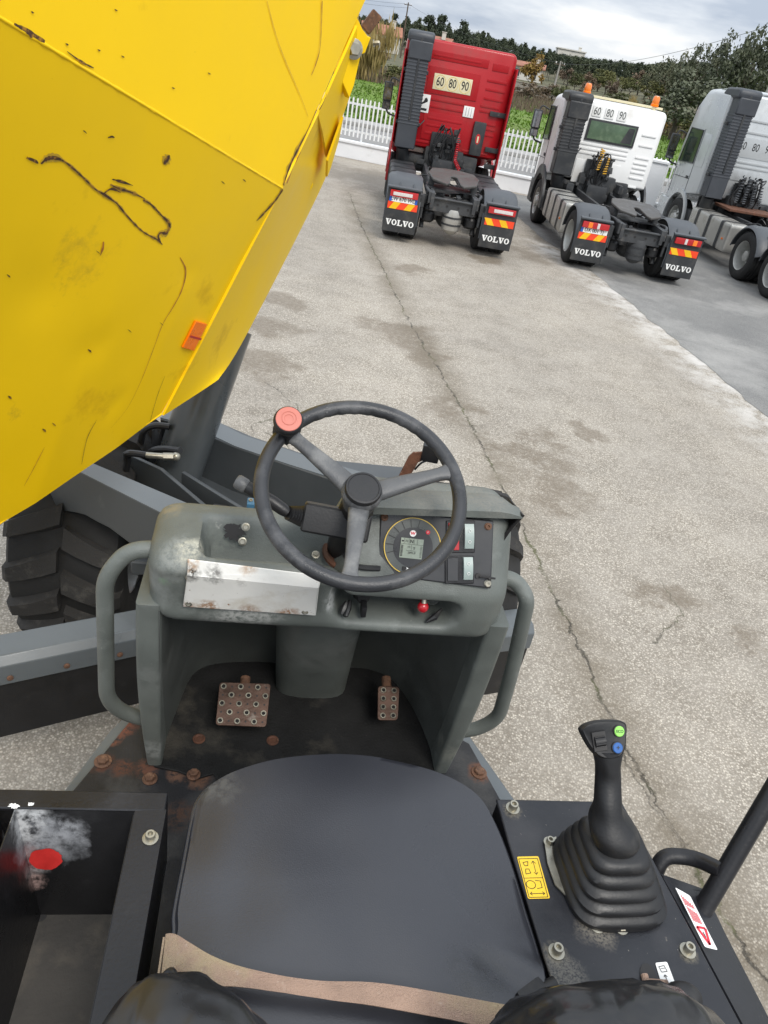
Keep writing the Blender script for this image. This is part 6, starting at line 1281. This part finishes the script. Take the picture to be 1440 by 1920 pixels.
def tractor(name, label, loc, rz, paint, cab_back, cab_len, cab_h, cab_bot, wb, axles, plate, kind):
    root = empty(name, (loc[0], loc[1], 0), rz); tag(root, label, 'truck', 'tractor units parked along the fence')
    front_y = wb
    for ya in axles:
        for s in (-1, 1):
            truck_wheel(root, s * 1.07, ya, s); truck_wheel(root, s * .73, ya, s, name='inner_wheel')
            # fender: arched guard with ribs
            q = MB(); rows = []
            for i in range(21):
                a = R_(lerp(-18 if ya == min(axles) else 10, 172, i / 20)); r = .60; cy = ya - r * math.cos(a) * 1.06; cz = .505 + r * math.sin(a); o_r = r - .035
                if ya == min(axles) and i == 0: cy -= .02
                rib = .012 if i % 4 == 0 else 0
                rows.append([Vector((s * .60, cy, cz)), Vector((s * .64, cy, cz + .02 + rib)), Vector((s * .80, cy, cz + .03 + rib)), Vector((s * 1.10, cy, cz + .028 + rib)), Vector((s * 1.21, cy, cz + .012)), Vector((s * 1.25, cy + (ya - cy) * .06, cz - .035 * math.sin(max(a, .2))))])
            q.grid(rows); fd = tp('fender', q, 't_fender', root, smooth=50, solid=.02)
            for xx in (.76, 1.02): q = MB(); q.tube([(s * xx, ya - .62 * math.cos(R_(a_)) * 1.06, .545 + .62 * math.sin(R_(a_))) for a_ in range(12, 60, 8)], .016, 6); tp('fender_rib', q, 't_fender', fd)
    yr = min(axles) - .66
    for s in (-1, 1):
        q = MB(); q.box((s * .93, yr - .03, .985), (.64, .10, .03), Euler((R_(8), 0, 0)), bev=.01); lip = tp('fender_lip', q, 't_fender', root)
        q = MB(); q.box((s * .93, yr, .575), (.62, .02, .78), bev=.006); fl_ = tp('mud_flap', q, 't_dark', root)
        q = MB(); q.box((s * .93, yr - .035, .875), (.52, .06, .115), bev=.012); tl = tp('tail_light', q, 'lamp_red', root)
        if kind == 'red': q = MB(); q.box((s * .955 - .05 * 0, yr - .068, .872), (.36, .012, .060), bev=.004); tp('clear_lens', q, 'lamp_clear', tl)
        else:
            q = MB(); q.box((s * .93 + s * -.05, yr - .068, .875), (.05, .012, .10), bev=.004); tp('clear_lens', q, 'lamp_clear', tl); q = MB(); q.box((s * 1.06 if s > 0 else -.93 - .05 - .06, yr - .068, .875), (.08, .012, .10), bev=.004); tp('amber_lens', q, 'amber', tl)
        zc = .70 if s < 0 else .69; q = MB(); q.box((s * .93, yr - .014, .66), (.56, .008, .125)); mk = tp('marker_plate', q, 'mk_red', root)
        for k in range(2 if s < 0 else 2):
            x0 = s * .93 - .28 + (.03 + .28 * k if s < 0 else .06 + .28 * k); d = .08 if s < 0 else -.08; q = MB(); q.prism([(x0, yr - .0190, .5985), (x0 + .13, yr - .0190, .5985), (x0 + .13 + d, yr - .0190, .7215), (x0 + d, yr - .0190, .7215)], (0, -.002, 0)); tp('stripe', q, 'mk_yel', mk, smooth=0)
        q = volvo(root, (s * .93, yr - .0125, .36), .54, .105); tp('lettering', q, 'white', fl_, smooth=0)
    q = MB(); q.box((-.93, yr - .020, .775), (.52, .008, .10)); npl = tp('number_plate', q, 'white', root)
    q = MB(); q.box((-.93 - .24, yr - .0255, .775), (.045, .004, .098)); tp('plate_band', q, 'eu_blue', npl); q = MB(); q.box((-.93 + .24, yr - .0255, .775), (.045, .004, .098)); tp('plate_band', q, 'eu_blue' if kind == 'red' else 'white', npl)
    lettering('plate_lettering', plate, .095, frame_M((-.93, yr - .026, .775), (1, 0, 0), (0, 0, 1)), MT['ink'], npl, .92, None, .001)
    # chassis rails, cross members, axle, clutter
    for s in (-1, 1): q = MB(); q.box((s * .40, (front_y + yr) / 2 + .25, .86), (.07, front_y - yr + .6, .27)); q.box((s * .43, yr + .22, .90), (.05, .5, .20), Euler((0, 0, s * .12))); tp('chassis_rail', q, 't_chassis', root, bevel=.008)
    for bs_ in (((0, yr + .05, .78), (.84, .05, .22)), ((0, yr + .02, .905), (.90, .10, .03)), ((0, -.1, .8), (.8, .12, .15)), ((0, 1.4, .8), (.8, .15, .2))): q = MB(); q.box(*bs_); tp('cross_member', q, 't_chassis', root, bevel=.008)
    for k, xx in enumerate((-.28, -.1, .12, .3)): q = MB(); q.lathe([(.022, 0), (.022, .006), (0, .006)], Matrix.Translation((xx, yr + .024, .79)) @ Vector((0, -1, 0)).to_track_quat('Z', 'Y').to_matrix().to_4x4(), 12); tp('punched_hole', q, 'ink', root)
    for ya in axles:
        q = MB(); q.tube([(-.95, ya, .505), (.95, ya, .505)], .10, 14); q.ball((0, ya, .52), .24, (1, 1.1, 1)); tp('axle', q, 't_chassis', root)
        for s in (-1, 1): q = MB(); q.lathe([(.10, 0), (.14, .04), (.14, .16), (.11, .2), (.14, .24), (.12, .3)], Matrix.Translation((s * .42, ya - .35, .42)), 18); tp('air_spring', q, 'rubber', root)
    q = MB(); q.lathe([(.02, 0), (.10, .03), (.17, .10), (.185, .2), (.185, .42), (.17, .47), (0, .48)], Matrix.Translation((.05, yr + .18, .27)), 24)
    tk = tp('air_tank', q, 't_tank' if kind == 'red' else 't_chassis', root)
    for z in (.45, .58): q = MB(); q.lathe([(.180, 0), (.192, .004), (.192, .036), (.180, .04)], Matrix.Translation((.05, yr + .18, z)), 24); tp('strap', q, 't_dark', tk)
    q = MB()
    for k in range(26): q.box((rnd.uniform(-.36, .36), rnd.uniform(yr + .3, 1.3), rnd.uniform(.62, .95)), (rnd.uniform(.05, .22), rnd.uniform(.05, .3), rnd.uniform(.05, .16)), Euler((rnd.uniform(-.3, .3), rnd.uniform(-.3, .3), rnd.uniform(-.5, .5))), bev=.012)
    tp('brake_valves', q, 't_chassis', root)['kind'] = 'stuff'
    q = MB()
    for k in range(12):
        x0, y0 = rnd.uniform(-.5, .5), rnd.uniform(-.2, 1.6); q.tube(smooth_path([(x0, y0, .95), (x0 + rnd.uniform(-.3, .3), y0 + rnd.uniform(.1, .5), rnd.uniform(.9, 1.15)), (x0 + rnd.uniform(-.4, .4), y0 + rnd.uniform(.3, .9), .92)], 5), .014, 6)
    tp('air_line', q, 'hose', root)['kind'] = 'stuff'
    for s in (-1, 1):
        q = MB(); q.tube(smooth_path([(s * .46, yr + .05, .98), (s * .52, yr + .25, 1.02), (s * .50, yr + .7, .99), (s * .36, yr + 1.1, 1.0)], 5), .028, 8); tp('rail_ramp', q, 't_chassis', root)
        q = MB(); q.box((s * .58, yr + .16, .80), (.10, .16, .22), bev=.02); q.tube([(s * .56, yr + .12, .70), (s * .56, yr + .12, .50)], .03, 8); tp('lamp_bracket', q, 't_chassis', root)
        q = MB(); q.tube([(s * .50, yr + .30, .30), (s * .50, yr + .55, .85)], .045, 10); q.tube([(s * .50, yr + .40, .52), (s * .50, yr + .55, .85)], .06, 10); tp('shock_absorber', q, 't_dark', root)
    q = MB(); q.box((0, yr + .42, .62), (.62, .10, .16), bev=.02); q.tube([(-.35, yr + .5, .70), (.35, yr + .5, .70)], .05, 10); tp('anti_roll_bar', q, 't_chassis', root)
    # fifth wheel
    fy = .15; q = MB(); P = [(-.10, fy - .50), (-.16, fy - .62), (-.42, fy - .40), (-.50, fy + .05), (-.42, fy + .38), (-.15, fy + .48), (.15, fy + .48), (.42, fy + .38), (.50, fy + .05), (.42, fy - .40), (.16, fy - .62), (.10, fy - .50), (.06, fy - .05), (0, fy), (-.06, fy - .05)]
    m3 = Euler((R_(7), 0, 0)).to_matrix(); q.prism([m3 @ Vector((x, y, 0)) + Vector((0, 0, 1.16)) for x, y in P], (0, 0, .045)); fw_ = tp('fifth_wheel', q, 't_grease', root, bevel=.012)
    q = MB()
    for s in (-1, 1): q.box((s * .42, fy, 1.06), (.10, .30, .18), bev=.01)
    q.box((0, fy, .995), (1.0, .6, .02)); tp('mounting', q, 't_chassis', fw_)
    # cab
    yb = cab_back; w = 1.22; top = cab_h; rows = []; n = 8
    def sec(y, hw, zb, zt, r):
        out = []
        for (cx_, cz_, a0, rr) in ((hw - r, zt - r, 0, r), (-hw + r, zt - r, 90, r), (-hw + .04, zb + .04, 180, .04), (hw - .04, zb + .04, 270, .04)):
            for k in range(6): a = R_(a0 + 18 * k); out.append(Vector((cx_ + rr * math.cos(a), y, cz_ + rr * math.sin(a))))
        return out
    fh = cab_bot; high = kind != 'white'
    S = [(0, w - .05, fh + .02, top - .05, .10), (.025, w - .01, fh, top - .012, .12), (.06, w, fh - .02, top, .13), (cab_len * .45, w, fh - .12, top + .01, .14), (cab_len * .68, w - .005, fh - .25, top - .02, .16), (cab_len * .86, w - .03, fh - .35, top - (.30 if high else .12), .22), (cab_len, w - .07, fh - .40, top - (1.15 if high else .75), .25), (cab_len + .10, w - .12, fh - .42, top - (1.3 if high else .95), .25)]
    rows = [sec(yb + a, b_, c_, d_, r) for a, b_, c_, d_, r in S]
    q = MB(); q.grid(rows, cv=True); q.add(rows[0], [list(range(len(rows[0])))]); q.add(rows[-1], [list(range(len(rows[0])))]); cab = tp('cab', q, paint, root, smooth=40)
    def pad(nm, x0, x1, z0, z1, mat=paint, d=.012, y=yb, par=cab, bev=.01): q = MB(); q.box(((x0 + x1) / 2, y - d / 2 + .004, (z0 + z1) / 2), (x1 - x0, d + .008, z1 - z0), bev=min(bev, (z1 - z0) * .3, d * .45)); return tp(nm, q, mat, par)
    # lower grey air dam/side sills, door seams, windows, door handle
    yd0, yd1 = yb + cab_len * .40, yb + cab_len * .80
    for s in (-1, 1):
        xs_ = s * (w + .002); zt = min(top - .30, 2.62); zs = 1.86
        q = MB(); q.prism([(xs_, yd0, zs), (xs_, yd1 + .12, zs - .05), (xs_, yd1 - .02, zt), (xs_, yd0 + .02, zt)], (s * .006, 0, 0)); wn = tp('side_window', q, 't_glass2', cab)
        q = MB(); q.tube([(xs_ + s * .004, yd0, zs), (xs_ + s * .004, yd1 + .12, zs - .05), (xs_ + s * .004, yd1 - .02, zt), (xs_ + s * .004, yd0 + .02, zt)], .018, 6, closed=True); tp('window_seal', q, 't_dark', wn)
        for P in ([(yd0 - .06, fh - .1), (yd0 - .06, zt + .04)], [(yd1 + .16, fh - .2), (yd1 + .16, zs - .1)], [(yd0 - .06, fh + .25), (yd1 + .16, fh + .22)]):
            q = MB(); q.tube([(xs_, y, z) for y, z in P], .007, 4); tp('door_seam', q, 't_dark', cab)
        q = MB(); q.box((xs_, yd0 + .08, 1.52), (.03, .14, .07), bev=.01); tp('door_handle', q, 't_dark', cab)
        if high: q = MB(); q.box((xs_ - s * .003, yb + cab_len * .22, 2.2), (.022, .42, .75), bev=.010); tp('side_pressing', q, paint, cab)
        # front wheel arch and sill
        q = MB(); rows2 = []
        for i in range(15):
            a = R_(lerp(-5, 185, i / 14)); rows2.append([Vector((s * (w + .015), front_y - rr * math.cos(a), .52 + rr * math.sin(a) * 1.02)) for rr in (.60, .70 if kind != 'white' else .80)])
        q.grid(rows2); tp('wheel_arch', q, 't_dark' if kind == 'white' else paint, cab, solid=.05)
        truck_wheel(root, s * 1.06, front_y, s, True, 'front_wheel')
        q = MB(); q.box((s * 1.08, front_y + .95, .62), (.28, .55, .55), bev=.05); tp('step_panel', q, paint if kind != 'white' else 't_dark', cab)
        # mirrors
        my = yb + cab_len * .90; q = MB(); q.tube(smooth_path([(s * w, my, 2.45), (s * (w + .18), my + .06, 2.50), (s * (w + .24), my + .05, 2.35)], 5), .018, 8); mr = tp('mirror_arm', q, 't_dark', cab); q = MB(); q.tube(smooth_path([(s * w, my + .02, 1.70), (s * (w + .18), my + .05, 1.74), (s * (w + .24), my + .05, 1.85)], 5), .022, 8); tp('mirror_arm', q, 't_dark', cab)
        q = MB(); q.box((s * (w + .25), my + .05, 2.20), (.22, .10, .42), bev=.03); q.box((s * (w + .25), my + .05, 1.90), (.20, .11, .18), bev=.03); tp('mirror_housing', q, 't_dark', mr)
        q = MB(); q.box((s * (w + .25), my - .003, 2.20), (.17, .006, .36)); q.box((s * (w + .25), my - .008, 1.90), (.16, .006, .14)); tp('mirror_glass', q, 'mirror', mr)
    # intake stack with its ribs
    sx0, sx1 = (-1.20, -.70); q = MB(); zt = top + (.10 if kind != 'silver' else .08)
    hd_ = [(yb - .40, zt - .22), (yb - .42, zt - .08), (yb - .36, zt - .01), (yb - .22, zt), (yb + .35, zt - .02), (yb + .50, zt - .16), (yb + .40, zt - .20), (yb - .02, zt - .22)]
    q.prism([(sx0 - .02, y, z) for y, z in hd_], (sx1 - sx0 + .06, 0, 0)); stk = tp('intake_stack', q, 't_stack' if kind != 'white' else 't_dark', root, bevel=.05)
    q = MB(); q.box(((sx0 + sx1) / 2 + .01, yb - .22, (zt - .22 + 1.25) / 2 + .0), (.455, .345, zt - .22 - 1.25)); tp('stack_duct', q, 't_stack' if kind != 'white' else 't_dark', stk, bevel=.02)
    z = 1.75; q0_ = None
    while z < zt - .50:
        if q0_ is None: q = MB(); q.box((0, 0, 0), (.47, .36, .030)); q0_ = tp('stack_rib', q, 't_stack' if kind != 'white' else 't_dark', stk, bevel=.006); o = q0_
        else: o = q0_.copy(); COL.objects.link(o)
        o.location = ((sx0 + sx1) / 2 + .01, yb - .22, z); z += .066
    q = MB(); q.box(((sx0 + sx1) / 2 + .02, yb - .385, (zt + 1.7) / 2), (.05, .06, zt - 1.95)); tp('stack_spine', q, 't_dark', stk, bevel=.012)
    q = MB(); q.box(((sx0 + sx1) / 2 + .03, yb - .25, zt - .36), (.50, .34, .36)); tp('stack_neck', q, 't_stack' if kind != 'white' else 't_dark', stk, bevel=.03)
    for z in (zt - .75, 1.75): q = MB(); q.box(((sx0 + sx1) / 2, yb - .2, z), (.56, .10, .07)); tp('stack_bracket', q, 't_dark', stk, bevel=.01)
    q = MB(); q.tube([(sx1 + .12, yb - .10, 1.85), (sx1 - .18, yb - .36, 1.50)], .014, 6); tp('stay', q, 't_dark', stk)
    q = MB(); q.tube([(-.98, yb - .22, 1.28), (-.95, yb - .10, 1.05), (-.70, yb + .1, .98)], .15, 14); tp('intake_hose', q, 't_dark', stk)
    # engine, gearbox and air kit behind the cab
    q = MB(); q.box((0, yb + .25, 1.05), (.9, .8, .6), bev=.08); q.box((.55, yb + .2, 1.05), (.5, .5, .45), bev=.06); q.box((-.55, yb + .3, .95), (.55, .6, .35), bev=.05); q.box((0, yb - .1, .95), (.5, .5, .4), bev=.08)
    for k in range(18): q.box((rnd.uniform(-.7, .8), yb - rnd.uniform(0, .3), rnd.uniform(.85, 1.25)), (rnd.uniform(.06, .22), rnd.uniform(.05, .15), rnd.uniform(.06, .2)), Euler((0, 0, rnd.uniform(-.4, .4))), bev=.015)
    tp('gearbox', q, 't_dark', root)
    xk = -.05; q = MB()
    for k in range(16): q.box((xk + rnd.uniform(-.26, .30), yb - .12 - rnd.uniform(0, .12), 1.60 + rnd.uniform(-.30, .16)), (rnd.uniform(.05, .16), rnd.uniform(.05, .14), rnd.uniform(.05, .16)), Euler((rnd.uniform(-.3, .3), 0, rnd.uniform(-.4, .4))), bev=.012)
    q.box((xk, yb - .06, 1.35), (.62, .08, .62), bev=.03); ak = tp('air_kit', q, 't_dark', root)
    for k in range(9):
        x0 = xk + rnd.uniform(-.26, .26); q = MB(); q.tube(smooth_path([(x0, yb - .16, 1.72), (x0 + rnd.uniform(-.15, .2), yb - .32, 1.72 + rnd.uniform(-.02, .12)), (x0 + rnd.uniform(-.2, .25), yb - .30, 1.3), (x0 + rnd.uniform(-.1, .2), yb - .20, 1.0)], 6), .014, 6); tp('air_hose', q, 'hose', ak)
    if kind == 'red':
        q = coil((xk + .30, yb - .22, 1.72), (xk + .30, yb - .35, 1.18), .035, 13, .010, 0); tp('coiled_hose', q, 'red', ak); q = coil((xk + .30, yb - .35, 1.18), (xk + .42, yb - .6, 1.02), .035, 7, .010, 0); tp('coiled_hose', q, 'red', ak)
    elif kind == 'white':
        q = coil((xk - .05, yb - .26, 1.92), (xk - .08, yb - .28, 1.48), .05, 9, .013); tp('coiled_hose', q, 'coil_yel', ak); q = coil((xk + .12, yb - .28, 1.78), (xk + .11, yb - .30, 1.42), .05, 7, .013); tp('coiled_hose', q, 'coil_yel', ak)
    else:
        for k in range(4): q = coil((xk - .25 + .16 * k, yb - .3, 1.85), (xk - .35 + .22 * k, yb - .45, 1.25), .045, 10, .012, .05); tp('coiled_hose', q, 't_fender', ak)
        q = MB(); q.box((0, yb - .5, 1.12), (1.4, .9, .06)); tp('cat_walk', q, 'rust', root, bevel=.01)
    # tanks along the left and right
    for s in (-1, 1):
        L0, L1 = (1.0, front_y - .95) if kind != 'silver' else (.95, front_y - .9); q = MB(); q.box((s * .92, (L0 + L1) / 2, .66), (.56, L1 - L0, .62), bev=.09, seg=4); tn = tp('fuel_tank', q, 't_dark' if kind == 'red' or (kind == 'white' and s > 0) else 't_tank', root)
        for k in range(3): q = MB(); q.box((s * .92, lerp(L0, L1, .2 + .3 * k), .66), (.575, .05, .635), bev=.09, seg=4); tp('tank_strap', q, 't_dark', tn)
        q = MB(); q.box((s * .95, L1 + .25, .62), (.45, .4, .45), bev=.03); tp('battery_box', q, 't_dark', root)
        q = MB(); q.box((s * 1.21, L0 + .2, .62), (.02, .06, .04), bev=.005); tp('side_marker', q, 'amber', root)
    return root, cab, pad
RZ = R_(5.3)
# --- red sleeper cab
yb = 3.55; H = 3.42
root, cab, pad = tractor('tractor_truck', 'red cab tractor truck with a cream 60 80 90 speed plate', (.127, 15.64), RZ, 't_red', yb, 1.95, H, 1.30, 4.35, [0.0], 'LW 670 WD', 'red')
for s in (-1, 1):
    q = MB(); q.box((s * 1.235, yb - .10, 2.05), (.03, .34, 2.20), bev=.012); tp('side_wing', q, 't_red', cab); q = MB(); q.box((s * 1.235, yb - .02, .98), (.03, .28, .30), bev=.012); tp('side_wing', q, 't_red', cab)
pad('pressing', -.70, .62, H - .36, H - .20); pad('pressing', -.60, .45, H - .30, H - .26, d=.02); pad('pressing', .72, 1.08, H - .38, H - .24)
pad('raised_field', -.66, .50, H - 1.02, H - .50, d=.016)
for z in (.55, .72, .90): pad('pressing', .66, 1.10, H - z - .05, H - z)
for z in (1.10, 1.24): pad('pressing', -.55, .30, H - z - .05, H - z)
pad('raised_field', -.60, .36, H - 1.95, H - 1.38, d=.014)
for z in (1.48, 1.62, 1.78): pad('pressing', -.52, .28, H - z - .05, H - z, d=.022)
for z in (1.06, 1.16, 1.40, 1.50, 1.62): pad('pressing', .62, 1.05, H - z - .045, H - z)
pad('pressing', -.75, -.2, H - 2.03, H - 1.98); pad('pressing', .4, 1.0, H - 2.06, H - 2.02)
sp_ = pad('speed_plate', -.52, .34, H - .93, H - .62, 'cream', .024)
for k, t in enumerate(('60', '80', '90')):
    cx_ = -.37 + .28 * k; lettering('speed_lettering', t, .24, frame_M((cx_, yb - .0262, H - .775), (1, 0, 0), (0, 0, 1)), MT['ink'], sp_, .72, None, .002)
    q = MB(); q.tube([(cx_ + .125 * math.cos(a), yb - .025, H - .775 + .135 * math.sin(a)) for a in [2 * math.pi * j / 28 for j in range(28)]], .004, 4, closed=True); tp('speed_ring', q, 'gold', sp_)
st_ = pad('white_sticker', -.75, -.52, H - 1.42, H - 1.06, 'white', .018); q = MB(); q.prism([(-.71, yb - .0165, H - 1.28), (-.57, yb - .0165, H - 1.20), (-.57, yb - .0165, H - 1.16), (-.60, yb - .0165, H - 1.12), (-.64, yb - .0165, H - 1.14), (-.66, yb - .0165, H - 1.20), (-.71, yb - .0165, H - 1.25)], (0, -.002, 0)); q.box((-.635, yb - .017, H - 1.36), (.14, .003, .05)); tp('sticker_print', q, 'ink', st_)
st_ = pad('paper_notice', .26, .50, H - 1.36, H - 1.14, 'white', .020)
for k in range(3): q = MB(); q.box((.32 + .06 * k, yb - .019, H - 1.25), (.008, .003, .17)); tp('notice_print', q, 'dial', st_)
bk = pad('padded_cover', .56, .84, H - 2.10, H - 1.40, 't_dark', .09, bev=.04); q = MB(); q.lathe([(.055, 0), (.055, .004), (0, .004)], Matrix.Translation((.70, yb - .088, H - 1.75)) @ Matrix.Diagonal((1, 1, 2.0, 1)) @ Vector((0, -1, 0)).to_track_quat('Z', 'Y').to_matrix().to_4x4(), 22); eb = tp('emblem', q, 'lamp_red', bk)
q = MB(); q.box((.70, yb - .095, H - 1.76), (.035, .006, .13), bev=.002); tp('emblem_mark', q, 'cream', bk)
for z, x0 in ((H - 1.20, .86), (H - 1.93, .92), (H - 2.28, .98)): pad('wing_bracket', x0, 1.22, z - .05, z + .05, 't_dark', .06)
# --- white day cab
yb = 3.62; H = 2.86
root, cab, pad = tractor('tractor_truck', 'white day cab tractor truck with two amber roof beacons', (3.833, 16.255), RZ, 't_white', yb, 1.62, H, 1.20, 4.05, [0.0], 'DX 001 TJ', 'white')
q = MB(); q.box((.04, yb - .014, H - .60), (1.18, .03, .46), bev=.012); rw = tp('rear_window_seal', q, 't_dark', cab); q = MB(); q.box((.04, yb - .028, H - .60), (1.08, .012, .37), bev=.005); tp('rear_window', q, 't_glass', rw); q = MB(); q.prism([(.30, yb - .0355, H - .765), (.56, yb - .0355, H - .765), (.56, yb - .0355, H - .435), (.42, yb - .0355, H - .435)], (0, -.002, 0)); tp('painted_reflection', q, 't_dark', rw)  # dark diagonal slab on the pane stands in for its reflection and see-through area
for z in (.50, .72, .98, 1.10, 1.20, 1.30, 1.42, 1.62): pad('pressing', .76, 1.10 if z < 1.5 else 1.0, H - z - .04, H - z, d=.020)
for z in (.88, .98, 1.07): pad('pressing', -.62, .56, H - z - .045, H - z, d=.018)
pad('raised_field', -.60, .50, H - 1.75, H - 1.24, d=.014)
for k, t in enumerate(('60', '80', '90')):
    c_ = (-.42 + .30 * k, yb - .0155, H - .22); q = MB(); q.box((c_[0], yb - .009, c_[2]), (.22, .014, .21), bev=.004); sd_ = tp('speed_disc', q, 'white', cab); lettering('speed_lettering', t, .22, frame_M((c_[0], yb - .018, c_[2]), (1, 0, 0), (0, 0, 1)), MT['dial'], sd_, .75, None, .001)
q = MB(); q.box((.10, yb + .20, H + .055), (2.0, .10, .05), bev=.012); q.box((-.7, yb + .2, H + .02), (.06, .08, .05)); q.box((.9, yb + .2, H + .02), (.06, .08, .05)); rbn = tp('roof_bar', q, 'cream', cab)
for x in (-.72, .90):
    q = MB(); q.lathe([(.088, 0), (.088, .04), (.080, .05)], Matrix.Translation((x, yb + .20, H + .08)), 20); bn_ = tp('beacon_base', q, 'orange', cab); q = MB(); q.lathe([(.076, .05), (.082, .09), (.076, .17), (.058, .21), (0, .218)], Matrix.Translation((x, yb + .20, H + .08)), 20); tp('beacon', q, 'amber', cab)
# --- silver high cab
yb = 3.2; H = 3.55
root, cab, pad = tractor('tractor_truck', 'silver grey high cab tractor truck with two rear axles', (7.90, 17.93), R_(8.5), 't_silver', yb, 1.95, H, 1.25, 4.1, [0.0, -1.40], 'DX 001 TJ', 'silver')
for z in (.5, .75, 1.4, 1.5): pad('pressing', -.65, 1.0, H - z - .05, H - z, d=.02)
pad('raised_field', -.68, .5, H - 1.32, H - .88, d=.016); pad('pressing', -.60, .30, H - 1.85, H - 1.60, d=.014)
for k, t in enumerate(('60', '80', '90')):
    lettering('speed_lettering', t, .24, frame_M((-.50 + .34 * k, yb - .0155, H - 1.08), (1, 0, 0), (0, 0, 1)), MT['ink'], cab, .75, None, .002)
q = MB(); q.box((-1.0, yb + .5, H - .02), (.1, .9, .1)); 
q = MB(); rows = []
for i in range(9):
    t = i / 8; rows.append([Vector((x, yb + lerp(.1, 1.45, t), H - .03 + .16 * math.sin(math.pi * min(1, t * 1.15) * .5 + .4) * math.cos(x * .9) - .55 * t ** 3)) for x in [lerp(-1.15, 1.15, k / 12) for k in range(13)]])
q.grid(rows); tp('roof_fairing', q, 't_silver', cab, smooth=60, solid=.03)
